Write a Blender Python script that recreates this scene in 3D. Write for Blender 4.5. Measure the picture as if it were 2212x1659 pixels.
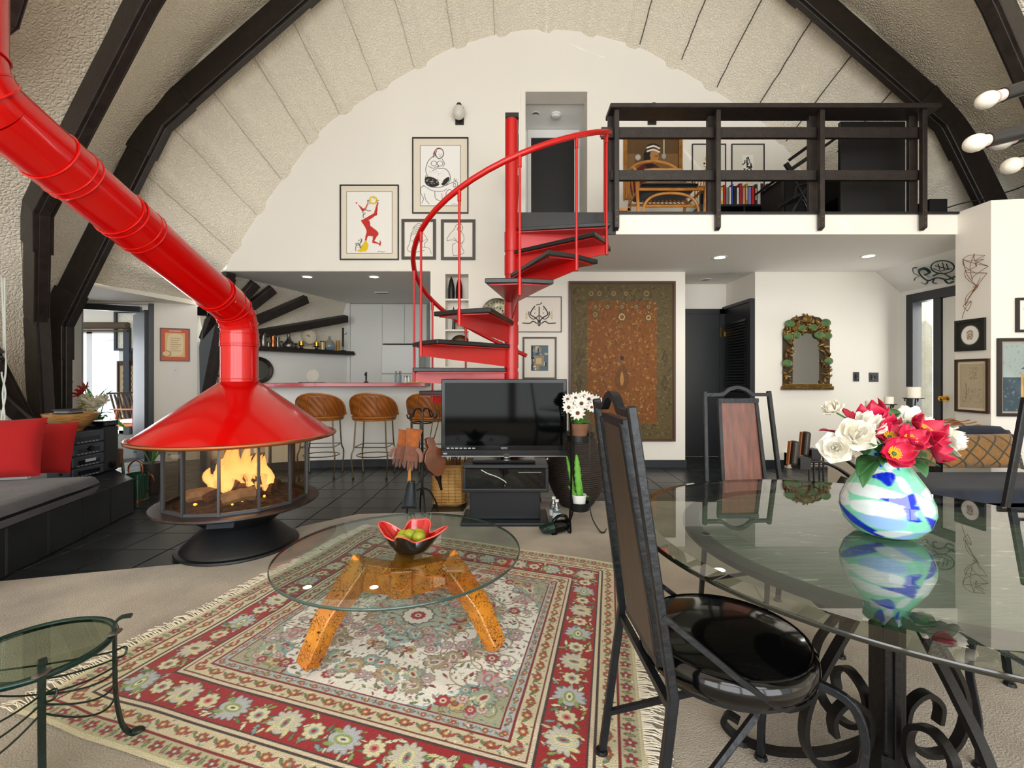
import bpy, bmesh, math, random
import numpy as np
from mathutils import Vector, Matrix

for _o in list(bpy.data.objects):
    bpy.data.objects.remove(_o)
scene = bpy.context.scene
C = scene.collection
rnd = random.Random(7)
PI = math.pi

# ------------------------------------------------------------------ camera
F, HX, HY, CH = 983.1, 1106.0, 812.0, 1.18
cam = bpy.data.cameras.new('camera')
cam.sensor_width = 36.0
cam.lens = 36.0 * F / 2212.0
cam.shift_y = -(829.5 - HY) / 2212.0
cam.clip_start = 0.05
cam_o = bpy.data.objects.new('camera', cam)
cam_o.location = (0, 0, CH)
cam_o.rotation_euler = (PI / 2, 0, 0)
C.objects.link(cam_o)
scene.camera = cam_o

# ------------------------------------------------------------------ world, lights, exposure
scene.view_settings.view_transform = 'Standard'
scene.view_settings.look = 'None'
scene.view_settings.gamma = 1.0
scene.view_settings.use_curve_mapping = False
scene.view_settings.exposure = -0.14
w = bpy.data.worlds.new('sky')
scene.world = w
w.use_nodes = True
_bg = w.node_tree.nodes['Background']
_bg.inputs[0].default_value = (0.80, 0.90, 1.0, 1)
_bg.inputs[1].default_value = 2.2


def area(name, loc, target, sx, sy, power, col=(1, 1, 1), spread=PI):
    l = bpy.data.lights.new(name, 'AREA')
    l.shape = 'RECTANGLE'
    l.size, l.size_y, l.energy, l.color = sx, sy, power, col
    l.spread = spread
    o = bpy.data.objects.new(name, l)
    o.location = loc
    o.rotation_euler = (Vector(target) - Vector(loc)).to_track_quat('-Z', 'Y').to_euler()
    C.objects.link(o)
    return o


# daylight entering through the glazed gable behind the camera (bays of wall_rear)
for _i, _x in enumerate((-3.62, -1.2, 1.2, 3.62)):
    area('window_rear_offscreen', (_x, -3.93, 1.55), (_x, 3, 1.7), 2.2, 2.75, 105, (1.0, 0.98, 0.95))
area('window_gable_offscreen', (0.45, -3.93, 4.0), (0.45, 4, 3.0), 5.2, 1.5, 150, (1.0, 0.98, 0.95))
# daylight at the sliding glass door of the sunroom and at the entry sidelight (both in the photograph)
area('sunroom_door_daylight', (-9.2, 9.45, 1.06), (-9.2, 5.0, 1.06), 2.6, 1.9, 150, (1.0, 1.0, 1.0))
area('entry_sidelight_daylight', (5.16, 5.52, 1.10), (3.0, 5.52, 1.10), 0.27, 1.9, 14, (1.0, 0.97, 0.9))
sun = bpy.data.lights.new('sun_offscreen', 'SUN')
sun.energy = 9.0
sun.angle = 0.01
sun.color = (1.0, 0.93, 0.82)
sun_o = bpy.data.objects.new('sun_offscreen', sun)
sun_o.rotation_euler = Vector((0.50, 0.62, -0.60)).to_track_quat('-Z', 'Y').to_euler()
sun_o.location = (-6, -8, 9)
C.objects.link(sun_o)


# ------------------------------------------------------------------ helpers
def P(px, py, d):
    return Vector(((px - HX) * d / F, d, CH - (py - HY) * d / F))


def G(px, py, z=0.0):
    d = F * (CH - z) / (py - HY)
    return P(px, py, d)


def PX(px, d):
    return (px - HX) * d / F


def PZ(py, d):
    return CH - (py - HY) * d / F


def lin(h):
    if not isinstance(h, str):
        return tuple(h[:3])
    h = h.lstrip('#')
    if len(h) == 3: h = ''.join(c * 2 for c in h)
    r = []
    for i in (0, 2, 4):
        c = int(h[i:i + 2], 16) / 255
        r.append(c / 12.92 if c <= 0.04045 else ((c + 0.055) / 1.055) ** 2.4)
    return tuple(r)


MATS = {}


def mat(name, col='#888888', rough=0.5, metal=0.0, spec=0.5, bump=None, col2=None, nscale=8.0, coat=0.0, nlo=0.35, nhi=0.65, stretch=None, sheen=0.0):
    """principled material; col2 mixes by noise; bump=(scale, strength)"""
    if name in MATS:
        return MATS[name]
    m = bpy.data.materials.new(name)
    m.use_nodes = True
    nt = m.node_tree
    b = nt.nodes['Principled BSDF']
    b.inputs['Base Color'].default_value = (*lin(col), 1)
    b.inputs['Roughness'].default_value = rough
    b.inputs['Metallic'].default_value = metal
    b.inputs['Specular IOR Level'].default_value = spec
    b.inputs['Coat Weight'].default_value = coat
    b.inputs['Sheen Weight'].default_value = sheen
    m.diffuse_color = (*lin(col), 1)
    tc = None
    if col2 or bump:
        tc = nt.nodes.new('ShaderNodeTexCoord')
        vec = tc.outputs['Object']
        if stretch:
            mp = nt.nodes.new('ShaderNodeMapping')
            mp.inputs['Scale'].default_value = stretch
            nt.links.new(vec, mp.inputs[0])
            vec = mp.outputs[0]
    if col2:
        n = nt.nodes.new('ShaderNodeTexNoise')
        n.inputs['Scale'].default_value = nscale
        n.inputs['Detail'].default_value = 6
        nt.links.new(vec, n.inputs['Vector'])
        r = nt.nodes.new('ShaderNodeValToRGB')
        r.color_ramp.elements[0].position = nlo
        r.color_ramp.elements[1].position = nhi
        r.color_ramp.elements[0].color = (*lin(col), 1)
        r.color_ramp.elements[1].color = (*lin(col2), 1)
        nt.links.new(n.outputs[0], r.inputs[0])
        nt.links.new(r.outputs[0], b.inputs['Base Color'])
    if bump:
        n2 = nt.nodes.new('ShaderNodeTexNoise')
        n2.inputs['Scale'].default_value = bump[0]
        n2.inputs['Detail'].default_value = 4
        nt.links.new(vec, n2.inputs['Vector'])
        bp = nt.nodes.new('ShaderNodeBump')
        bp.inputs['Strength'].default_value = bump[1]
        bp.inputs['Distance'].default_value = 0.02
        nt.links.new(n2.outputs[0], bp.inputs['Height'])
        nt.links.new(bp.outputs[0], b.inputs['Normal'])
    MATS[name] = m
    return m


def glass(name, col='#ffffff', rough=0.0, refl=0.06):
    """thin clear glazing: transparent + fresnel gloss (keeps light passing)"""
    if name in MATS:
        return MATS[name]
    m = bpy.data.materials.new(name)
    m.use_nodes = True
    nt = m.node_tree
    nt.nodes.clear()
    out = nt.nodes.new('ShaderNodeOutputMaterial')
    tr = nt.nodes.new('ShaderNodeBsdfTransparent')
    tr.inputs[0].default_value = (*lin(col), 1)
    gl = nt.nodes.new('ShaderNodeBsdfGlossy')
    gl.inputs['Roughness'].default_value = rough
    lw = nt.nodes.new('ShaderNodeLayerWeight')
    lw.inputs[0].default_value = 0.5
    pw = nt.nodes.new('ShaderNodeMath'); pw.operation = 'POWER'; pw.inputs[1].default_value = 4.0
    ma = nt.nodes.new('ShaderNodeMath'); ma.operation = 'MULTIPLY_ADD'; ma.inputs[1].default_value = 0.9; ma.inputs[2].default_value = refl
    ma.use_clamp = True
    mx = nt.nodes.new('ShaderNodeMixShader')
    nt.links.new(lw.outputs['Facing'], pw.inputs[0])
    nt.links.new(pw.outputs[0], ma.inputs[0])
    nt.links.new(ma.outputs[0], mx.inputs[0])
    nt.links.new(tr.outputs[0], mx.inputs[1])
    nt.links.new(gl.outputs[0], mx.inputs[2])
    nt.links.new(mx.outputs[0], out.inputs[0])
    MATS[name] = m
    return m


def emit(name, col, strength):
    if name in MATS:
        return MATS[name]
    m = bpy.data.materials.new(name)
    m.use_nodes = True
    b = m.node_tree.nodes['Principled BSDF']
    b.inputs['Base Color'].default_value = (*lin(col), 1)
    b.inputs['Emission Color'].default_value = (*lin(col), 1)
    b.inputs['Emission Strength'].default_value = strength
    MATS[name] = m
    return m


def colattr(name='painted', rough=0.6, spec=0.3, bump=None, sheen=0.0):
    if name in MATS:
        return MATS[name]
    m = mat(name, '#ffffff', rough, spec=spec, bump=bump, sheen=sheen)
    nt = m.node_tree
    a = nt.nodes.new('ShaderNodeVertexColor')
    a.layer_name = 'Col'
    nt.links.new(a.outputs[0], nt.nodes['Principled BSDF'].inputs['Base Color'])
    return m


def tag(o, label=None, cat=None, group=None, kind=None):
    if label: o['label'] = label
    if cat: o['category'] = cat
    if group: o['group'] = group
    if kind: o['kind'] = kind
    return o


def thing(name, label, cat, loc=(0, 0, 0), rz=0.0, group=None):
    o = bpy.data.objects.new(name, None)
    o.empty_display_size = 0.1
    C.objects.link(o)
    o.location = loc
    o.rotation_euler = (0, 0, rz)
    return tag(o, label, cat, group)


def woff(p):
    v = Vector((0, 0, 0))
    while p is not None:
        v = v + p.location
        p = p.parent
    return v


def V(*a):
    return Vector(a if len(a) > 1 else a[0])


def smoothpath(pts, n=6, closed=False):
    pts = [Vector(p) for p in pts]
    out = []
    N = len(pts)
    rng = range(N if closed else N - 1)
    for i in rng:
        if closed:
            p0, p1, p2, p3 = pts[(i - 1) % N], pts[i], pts[(i + 1) % N], pts[(i + 2) % N]
        else:
            p0, p1, p2, p3 = pts[max(i - 1, 0)], pts[i], pts[i + 1], pts[min(i + 2, N - 1)]
        for k in range(n):
            t = k / n
            out.append(0.5 * ((2 * p1) + (p2 - p0) * t + (2 * p0 - 5 * p1 + 4 * p2 - p3) * t * t + (3 * p1 - p0 - 3 * p2 + p3) * t ** 3))
    if not closed:
        out.append(pts[-1])
    return out


class MB:
    def __init__(s):
        s.v, s.f = [], []

    def add(s, vs, fs):
        o = len(s.v)
        s.v += [Vector(p) for p in vs]
        s.f += [tuple(i + o for i in f) for f in fs]
        return s

    def bx(s, x0, x1, y0, y1, z0, z1):
        vs = [(x, y, z) for z in (z0, z1) for y in (y0, y1) for x in (x0, x1)]
        return s.add(vs, [(0, 2, 3, 1), (4, 5, 7, 6), (0, 1, 5, 4), (2, 6, 7, 3), (0, 4, 6, 2), (1, 3, 7, 5)])

    def box(s, c, sz, rot=None):
        m = rot if rot is not None else Matrix.Identity(3)
        if isinstance(m, (int, float)):
            m = Matrix.Rotation(m, 3, 'Z')
        c = Vector(c)
        vs = [c + m @ Vector((x * sz[0] / 2, y * sz[1] / 2, z * sz[2] / 2)) for z in (-1, 1) for y in (-1, 1) for x in (-1, 1)]
        return s.add(vs, [(0, 2, 3, 1), (4, 5, 7, 6), (0, 1, 5, 4), (2, 6, 7, 3), (0, 4, 6, 2), (1, 3, 7, 5)])

    def prism(s, pts, vec):
        pts = [Vector(p) for p in pts]
        vec = Vector(vec)
        n = len(pts)
        vs = pts + [p + vec for p in pts]
        fs = [tuple(range(n))[::-1], tuple(range(n, 2 * n))] + [(i, (i + 1) % n, n + (i + 1) % n, n + i) for i in range(n)]
        return s.add(vs, fs)

    def quad(s, a, b, c, d):
        return s.add([a, b, c, d], [(0, 1, 2, 3)])

    def tube(s, path, r, n=8, closed=False, flat=1.0):
        path = [Vector(p) for p in path]
        m = len(path)
        rs = r if isinstance(r, (list, tuple)) else [r] * m
        T = []
        for i in range(m):
            a = path[(i - 1) % m] if (closed or i > 0) else path[i]
            b = path[(i + 1) % m] if (closed or i < m - 1) else path[i]
            t = (b - a)
            T.append(t.normalized() if t.length > 1e-9 else Vector((0, 0, 1)))
        up = Vector((0, 0, 1)) if abs(T[0].z) < 0.9 else Vector((1, 0, 0))
        n1 = (up - T[0] * up.dot(T[0])).normalized()
        vs = []
        for i in range(m):
            if i:
                q = T[i - 1].rotation_difference(T[i])
                n1 = q @ n1
                n1 = (n1 - T[i] * n1.dot(T[i])).normalized()
            n2 = T[i].cross(n1)
            for k in range(n):
                a = 2 * PI * k / n
                vs.append(path[i] + rs[i] * (n1 * math.cos(a) * flat + n2 * math.sin(a)))
        fs = []
        for i in range(m if closed else m - 1):
            j = (i + 1) % m
            for k in range(n):
                l = (k + 1) % n
                fs.append((i * n + k, i * n + l, j * n + l, j * n + k))
        if not closed:
            fs.append(tuple(range(n))[::-1])
            fs.append(tuple(range((m - 1) * n, m * n)))
        return s.add(vs, fs)

    def sweep(s, path, prof, side, closed=False):
        """prof: list of (a along side, b along tangent x side); mitred"""
        path = [Vector(p) for p in path]
        m, n = len(path), len(prof)
        side = Vector(side).normalized()
        vs = []
        for i in range(m):
            t0 = (path[i] - path[i - 1]).normalized() if (i > 0 or closed) else None
            t1 = (path[(i + 1) % m] - path[i]).normalized() if (i < m - 1 or closed) else None
            t0 = t0 or t1
            t1 = t1 or t0
            b0, b1 = t0.cross(side).normalized(), t1.cross(side).normalized()
            b = (b0 + b1).normalized()
            k = 1.0 / max(0.35, b.dot(b0))
            for (pa, pb) in prof:
                vs.append(path[i] + side * pa + b * (pb * k))
        fs = []
        for i in range(m if closed else m - 1):
            j = (i + 1) % m
            for k in range(n):
                l = (k + 1) % n
                fs.append((i * n + k, i * n + l, j * n + l, j * n + k))
        if not closed:
            fs.append(tuple(range(n))[::-1])
            fs.append(tuple(range((m - 1) * n, m * n)))
        return s.add(vs, fs)

    def bar(s, path, wd, ht, side):
        return s.sweep(path, [(-wd / 2, -ht / 2), (wd / 2, -ht / 2), (wd / 2, ht / 2), (-wd / 2, ht / 2)], side)

    def lathe(s, prof, n=32, c=(0, 0, 0), sx=1.0, sy=1.0, a0=0.0, a1=2 * PI, caps=True):
        c = Vector(c)
        full = abs(a1 - a0 - 2 * PI) < 1e-6
        cols = n if full else n + 1
        m = len(prof)
        vs = []
        for i, (r, z) in enumerate(prof):
            for k in range(cols):
                a = a0 + (a1 - a0) * k / n
                vs.append(c + Vector((math.cos(a) * r * sx, math.sin(a) * r * sy, z)))
        fs = []
        for i in range(m - 1):
            for k in range(n):
                l = (k + 1) % cols
                fs.append((i * cols + k, i * cols + l, (i + 1) * cols + l, (i + 1) * cols + k))
        if full and caps:
            if prof[0][0] > 1e-6: fs.append(tuple(range(cols))[::-1])
            if prof[-1][0] > 1e-6: fs.append(tuple(range((m - 1) * cols, m * cols)))
        return s.add(vs, fs)

    def ball(s, c, r, sc=(1, 1, 1), nu=14, nv=9, rot=None):
        c = Vector(c)
        vs, fs = [], []
        for i in range(nv + 1):
            t = PI * i / nv
            for k in range(nu):
                a = 2 * PI * k / nu
                p = Vector((math.sin(t) * math.cos(a) * r * sc[0], math.sin(t) * math.sin(a) * r * sc[1], -math.cos(t) * r * sc[2]))
                vs.append(c + (rot @ p if rot else p))
        for i in range(nv):
            for k in range(nu):
                l = (k + 1) % nu
                fs.append((i * nu + k, i * nu + l, (i + 1) * nu + l, (i + 1) * nu + k))
        return s.add(vs, fs)

    def grid(s, fn, nu, nv):
        vs = [fn(i / nu, j / nv) for j in range(nv + 1) for i in range(nu + 1)]
        fs = [(j * (nu + 1) + i, j * (nu + 1) + i + 1, (j + 1) * (nu + 1) + i + 1, (j + 1) * (nu + 1) + i) for j in range(nv) for i in range(nu)]
        return s.add(vs, fs)

    def xf(s, M):
        s.v = [M @ p for p in s.v]
        return s

    def build(s, name, m, parent=None, smooth=False, bevel=0.0, local=False, ang=40, solid=0.0, subd=0, weld=False, seg=2):
        me = bpy.data.meshes.new(name)
        off = Vector((0, 0, 0)) if (local or parent is None) else woff(parent)
        me.from_pydata([tuple(p - off) for p in s.v], [], s.f)
        if weld:
            bm = bmesh.new()
            bm.from_mesh(me)
            bmesh.ops.remove_doubles(bm, verts=bm.verts, dist=1e-5)
            bmesh.ops.recalc_face_normals(bm, faces=bm.faces)
            bm.to_mesh(me)
            bm.free()
        me.materials.append(m if not isinstance(m, str) else MATS[m])
        o = bpy.data.objects.new(name, me)
        C.objects.link(o)
        if parent is not None: o.parent = parent
        if solid:
            md = o.modifiers.new('thickness', 'SOLIDIFY')
            md.thickness = solid
            md.offset = 0
        if bevel:
            md = o.modifiers.new('bevel', 'BEVEL')
            md.width = bevel
            md.segments = seg
            md.limit_method = 'ANGLE'
            md.angle_limit = 0.6
        if subd:
            md = o.modifiers.new('subd', 'SUBSURF')
            md.levels = md.render_levels = subd
        if smooth or subd:
            me.polygons.foreach_set('use_smooth', [True] * len(me.polygons))
            if not subd:
                me.set_sharp_from_angle(angle=math.radians(ang))
        me.update()
        return o


def struct(o, label=None):
    o['kind'] = 'structure'
    if label: o['label'] = label
    return o


def copytree(o, parent=None):
    c = o.copy()
    C.objects.link(c)
    c.parent = parent
    for ch in list(o.children):
        copytree(ch, c)
    return c


class CV:
    """little raster canvas turned into a coloured grid mesh (flat print)"""
    def __init__(s, wd, ht, bg='#ffffff'):
        s.w, s.h = wd, ht
        s.a = np.ones((ht, wd, 3)) * np.array(lin(bg))
        ys, xs = np.mgrid[0:ht, 0:wd]
        s.X, s.Y = xs + 0.5, ys + 0.5

    def put(s, msk, col, y0=0, x0=0):
        c = np.array(lin(col))
        sub = s.a[y0:y0 + msk.shape[0], x0:x0 + msk.shape[1]]
        sub += (c - sub) * msk[..., None]

    def _bb(s, xs, ys, pad):
        x0, x1 = max(0, int(min(xs) - pad)), min(s.w, int(max(xs) + pad) + 2)
        y0, y1 = max(0, int(min(ys) - pad)), min(s.h, int(max(ys) + pad) + 2)
        return x0, x1, y0, y1

    def seg(s, p, q, wd, col):
        px, py, qx, qy = p[0] * s.w, p[1] * s.h, q[0] * s.w, q[1] * s.h
        x0, x1, y0, y1 = s._bb((px, qx), (py, qy), wd + 1)
        if x1 <= x0 or y1 <= y0: return
        X, Y = s.X[y0:y1, x0:x1], s.Y[y0:y1, x0:x1]
        dx, dy = qx - px, qy - py
        t = np.clip(((X - px) * dx + (Y - py) * dy) / (dx * dx + dy * dy + 1e-9), 0, 1)
        d = np.hypot(X - px - t * dx, Y - py - t * dy)
        s.put(np.clip(wd / 2 + 0.5 - d, 0, 1), col, y0, x0)

    def line(s, pts, wd=1.5, col='#222222', sm=0, closed=False):
        if sm:
            pts = [(p.x, p.y) for p in smoothpath([(p[0], p[1], 0) for p in pts], sm, closed)]
        if closed: pts = list(pts) + [pts[0]]
        for a, b in zip(pts[:-1], pts[1:]):
            s.seg(a, b, wd, col)
        return s

    def poly(s, pts, col, sm=0, al=1.0):
        if sm:
            pts = [(p.x, p.y) for p in smoothpath([(p[0], p[1], 0) for p in pts], sm, True)]
        xs, ys = [p[0] * s.w for p in pts], [p[1] * s.h for p in pts]
        x0, x1, y0, y1 = s._bb(xs, ys, 1)
        if x1 <= x0 or y1 <= y0: return s
        X, Y = s.X[y0:y1, x0:x1], s.Y[y0:y1, x0:x1]
        ins = np.zeros(X.shape, bool)
        n = len(pts)
        for i in range(n):
            j = (i + 1) % n
            if abs(ys[j] - ys[i]) < 1e-9: continue
            c = ((ys[i] > Y) != (ys[j] > Y)) & (X < (xs[j] - xs[i]) * (Y - ys[i]) / (ys[j] - ys[i]) + xs[i])
            ins ^= c
        s.put(ins * al, col, y0, x0)
        return s

    def ell(s, c, rx, ry, col, rot=0.0, al=1.0, ring=0):
        """rx, ry in fractions of width"""
        cx, cy = c[0] * s.w, c[1] * s.h
        R = max(rx, ry) * s.w
        x0, x1, y0, y1 = s._bb((cx - R, cx + R), (cy - R, cy + R), 2)
        if x1 <= x0 or y1 <= y0: return s
        X, Y = s.X[y0:y1, x0:x1] - cx, s.Y[y0:y1, x0:x1] - cy
        u = X * math.cos(rot) + Y * math.sin(rot)
        v = -X * math.sin(rot) + Y * math.cos(rot)
        e = np.hypot(u / (rx * s.w), v / (ry * s.w))
        k = min(rx, ry) * s.w
        if ring:
            msk = np.clip(ring / 2 + 0.5 - np.abs(e - 1) * k, 0, 1)
        else:
            msk = np.clip((1 - e) * k + 0.5, 0, 1)
        s.put(msk * al, col, y0, x0)
        return s

    def rect(s, x0, y0, x1, y1, col):
        s.a[int(y0 * s.h):max(int(y0 * s.h) + 1, int(round(y1 * s.h))), int(x0 * s.w):max(int(x0 * s.w) + 1, int(round(x1 * s.w)))] = lin(col)
        return s

    def speck(s, n, cols, r=(0.003, 0.01), box=(0, 0, 1, 1), al=0.8):
        for _ in range(n):
            s.ell((rnd.uniform(box[0], box[2]), rnd.uniform(box[1], box[3])), rnd.uniform(*r), rnd.uniform(*r), rnd.choice(cols), rnd.uniform(0, 3), al)
        return s

    def build(s, name, fn, parent=None, m=None):
        """fn(u array, v array) -> (n,3) world positions; u right, v up"""
        nu, nv = s.w, s.h
        u, v = np.meshgrid(np.linspace(0, 1, nu), np.linspace(0, 1, nv))
        pos = fn(u.ravel(), v.ravel())
        off = np.array(woff(parent)) if parent is not None else np.zeros(3)
        pos = np.asarray(pos, dtype=np.float64) - off
        me = bpy.data.meshes.new(name)
        idx = np.arange(nu * nv).reshape(nv, nu)
        q = np.stack([idx[:-1, :-1], idx[:-1, 1:], idx[1:, 1:], idx[1:, :-1]], -1).reshape(-1, 4)
        me.vertices.add(nu * nv)
        me.vertices.foreach_set('co', pos.ravel())
        me.loops.add(q.size)
        me.loops.foreach_set('vertex_index', q.ravel().astype(np.int32))
        me.polygons.add(len(q))
        me.polygons.foreach_set('loop_start', np.arange(0, q.size, 4, dtype=np.int32))
        me.update(calc_edges=True)
        ca = me.color_attributes.new('Col', 'FLOAT_COLOR', 'POINT')
        rgba = np.ones((nu * nv, 4), np.float32)
        rgba[:, :3] = s.a.reshape(-1, 3)
        ca.data.foreach_set('color', rgba.ravel())
        me.materials.append(m or colattr('print_paper'))
        me.polygons.foreach_set('use_smooth', [True] * len(q))
        o = bpy.data.objects.new(name, me)
        C.objects.link(o)
        if parent is not None: o.parent = parent
        return o


def plane_fn(o, u, v):
    o, u, v = np.array(o, float), np.array(u, float), np.array(v, float)
    return lambda a, b: o + a[:, None] * u + b[:, None] * v


# ------------------------------------------------------------------ common materials
WHITE = mat('white_paint', '#EFEAE0', 0.6, spec=0.3)
WHITE2 = mat('cool_white_paint', '#E9E9E4', 0.6, spec=0.3)
CEILP = mat('ceiling_paint', '#EDEBE6', 0.7, spec=0.2)
RED = mat('red_enamel', '#C00202', 0.20, coat=0.25, spec=0.4)
REDP = mat('red_steel_paint', '#B80808', 0.35, coat=0.1)
BLACKW = mat('black_brown_stain', '#1E1815', 0.45, col2='#2B2320', nscale=14, bump=(40, 0.12), stretch=(1, 1, 1))
BLACK = mat('black_paint', '#101012', 0.4)
IRON = mat('wrought_iron', '#0C0C0D', 0.42, metal=0.3, bump=(60, 0.1))
BLUEBLK = mat('slate_blue_black_paint', '#1C2127', 0.5)
# =================================================================== STRUCTURE
from mathutils import noise as mnoise
XC = 0.44          # centre line of the vault

# foam material
FOAM = mat('sprayed_foam', '#F0E8D6', 0.75, spec=0.25)
_nt = FOAM.node_tree
_tc = _nt.nodes.new('ShaderNodeTexCoord')
_ns = _nt.nodes.new('ShaderNodeTexNoise'); _ns.inputs['Scale'].default_value = 9; _ns.inputs['Detail'].default_value = 3
_mx = _nt.nodes.new('ShaderNodeMixRGB'); _mx.inputs[0].default_value = 0.05
_vo = _nt.nodes.new('ShaderNodeTexVoronoi'); _vo.feature = 'DISTANCE_TO_EDGE'; _vo.inputs['Scale'].default_value = 34
_rp = _nt.nodes.new('ShaderNodeValToRGB'); _rp.color_ramp.elements[1].position = 0.28
_n2 = _nt.nodes.new('ShaderNodeTexNoise'); _n2.inputs['Scale'].default_value = 30; _n2.inputs['Detail'].default_value = 3
_ad = _nt.nodes.new('ShaderNodeMixRGB'); _ad.blend_type = 'ADD'; _ad.inputs[0].default_value = 0.9
_bp = _nt.nodes.new('ShaderNodeBump'); _bp.inputs['Strength'].default_value = 0.5; _bp.inputs['Distance'].default_value = 0.014
_L = _nt.links
_L.new(_tc.outputs['Object'], _ns.inputs['Vector'])
_L.new(_tc.outputs['Object'], _mx.inputs[1]); _L.new(_ns.outputs['Color'], _mx.inputs[2])
_L.new(_mx.outputs[0], _vo.inputs['Vector']); _L.new(_vo.outputs['Distance'], _rp.inputs[0])
_L.new(_tc.outputs['Object'], _n2.inputs['Vector'])
_L.new(_rp.outputs[0], _ad.inputs[1]); _L.new(_n2.outputs[0], _ad.inputs[2])
_L.new(_ad.outputs[0], _bp.inputs['Height']); _L.new(_bp.outputs[0], _nt.nodes['Principled BSDF'].inputs['Normal'])

CARPET = mat('beige_carpet', '#93887A', 0.95, spec=0.1, col2='#BBB09E', nscale=2.6, nlo=0.3, nhi=0.7, bump=(160, 0.6), sheen=0.3)
SLATE = mat('black_slate_tile', '#181B1E', 0.30, spec=0.5, col2='#23282B', nscale=3.0, bump=(7, 0.10))
GROUT = mat('dark_grout', '#2B2D2F', 0.9)
GROUTL = mat('pale_grout', '#77797A', 0.9)

# ---------------- floor
m = MB(); m.bx(-12, 8, -5, 12, -0.10, -0.006)
floor = struct(m.build('floor', GROUT), 'black slate tile floor with dark grout joints')
TS = 0.325
tile_me = MB(); tile_me.box((0, 0, -0.003), (TS - 0.008, TS - 0.008, 0.010))
_t0 = tile_me.build('tile', SLATE, floor, bevel=0.0015, seg=1)
_first = True
CB = [(-3.3, 2.50), (-2.87, 2.60), (-2.45, 2.72), (-2.05, 2.83), (-1.62, 3.55), (-1.30, 3.85), (-0.42, 3.92), (-0.40, 4.12), (0.5, 4.25), (7.0, 4.25)]


def carpet_edge(x):
    for (a, b), (c, d) in zip(CB[:-1], CB[1:]):
        if a <= x <= c:
            return b + (d - b) * (x - a) / (c - a)
    return CB[0][1] if x < CB[0][0] else CB[-1][1]


for iy in range(13):
    for ix in range(-16, 14):
        x = 0.11 + ix * TS
        y = 2.60 + iy * TS
        if y + TS / 2 < carpet_edge(min(max(x, -3.29), 6.9)) - 0.02: continue
        if x < -4.0 and y < 4.9: continue
        if x < -3.35 and y < 4.2: continue
        if y > 6.0 and not (2.2 < x < 3.2 or x < -3.9): continue
        if _first:
            t = _t0; _first = False
        else:
            t = _t0.copy(); C.objects.link(t)
        t.location = (x, y, 0)
# carpet
pts = [(a, b, -0.006) for a, b in CB] + [(7.0, -4.0, -0.006), (-7.0, -4.0, -0.006), (-7.0, 2.50, -0.006)]
m = MB(); m.prism(pts[::-1], (0, 0, 0.018))
struct(m.build('carpet', CARPET), 'beige wall to wall carpet')

# ---------------- vault shell (curves run foot -> crown on the left, mirrored on the right)
def resample(pts, n, sm=0):
    pts = [Vector(p) for p in pts]
    if sm: pts = smoothpath(pts, sm)
    L = [0.0]
    for a, b in zip(pts[:-1], pts[1:]): L.append(L[-1] + (b - a).length)
    out = []
    k = 0
    for i in range(n + 1):
        t = L[-1] * i / n
        while k < len(pts) - 2 and L[k + 1] < t: k += 1
        f = (t - L[k]) / max(1e-9, L[k + 1] - L[k])
        out.append(pts[k].lerp(pts[k + 1], f))
    return out, L[-1]


ribB = [(-4.81, 4.8, 0), (-4.81, 4.8, 1.73), (-3.74, 4.8, 3.87), (-1.95, 4.8, 5.45), (0.44, 4.8, 6.15)]
ribA = [(-4.56, 4.45, 0), (-4.62, 4.42, 1.73), (-4.19, 4.02, 2.67), (-2.79, 3.45, 4.03), (-1.35, 2.90, 5.25), (0.44, 2.5, 5.95)]
ribD = [(-4.42, 4.25, 0.55), (-4.24, 3.70, 1.36), (-4.62, 2.95, 2.45), (-3.24, 2.90, 3.50), (-1.6, 2.0, 4.95), (0.44, 1.4, 5.75)]
AOFF = [0, .5, 1.2, 1.6, 1.95, 2.55, 2.9, 3.25, 3.6, 4.05, 4.19]
AZ = [5.64, 5.60, 5.40, 5.18, 4.98, 4.60, 4.33, 3.88, 3.42, 2.70, 2.53]


def arch_z(x):
    return float(np.interp(abs(x - XC), AOFF, AZ))


def off_out(pts, d, cz=1.8):
    out = []
    for p in pts:
        p = Vector(p)
        r = Vector((p.x - XC, 0, p.z - cz))
        if p.z < cz: r = Vector((p.x - XC, 0, 0))
        out.append(p + r.normalized() * d)
    return out


def mirror(pts):
    return [Vector((2 * XC - p[0], p[1], p[2])) for p in pts]


def shell(name, cA, cB, n, nd, ridge=None, amp=0.02, sag=0.0, sides=(0, 1)):
    mb = MB()
    a, la = resample(cA, n, 3)
    b, lb = resample(cB, n, 3)
    for sd in sides:
        A_, B_ = (a, b) if sd == 0 else (mirror(a), mirror(b))

        def fn(u, v):
            i = min(n, int(round(u * n)))
            p = A_[i].lerp(B_[i], v)
            c = Vector((XC, p.y, min(p.z, 2.2)))
            nrm = (p - c)
            nrm.normalize()
            s = mnoise.noise(p * 2.3 + Vector((sd * 7, 0, 0))) * amp + mnoise.noise(p * 6.0) * amp * 0.3
            s += sag * math.sin(PI * v)
            if ridge:
                arc = (1 - u) * la
                k = (arc + ridge * 0.0) / ridge
                dd = abs(k - round(k)) * ridge
                s -= 0.042 * max(0.0, min(1.0, (0.095 - dd) / 0.035)) * (0.9 + 0.3 * mnoise.noise(p * 3)) * min(1.0, max(0.0, v - 0.12) * 7)
            return p + nrm * s
        mb.grid(fn, n, nd)
    return struct(mb.build(name, FOAM, smooth=True, ang=60, weld=True))


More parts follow.
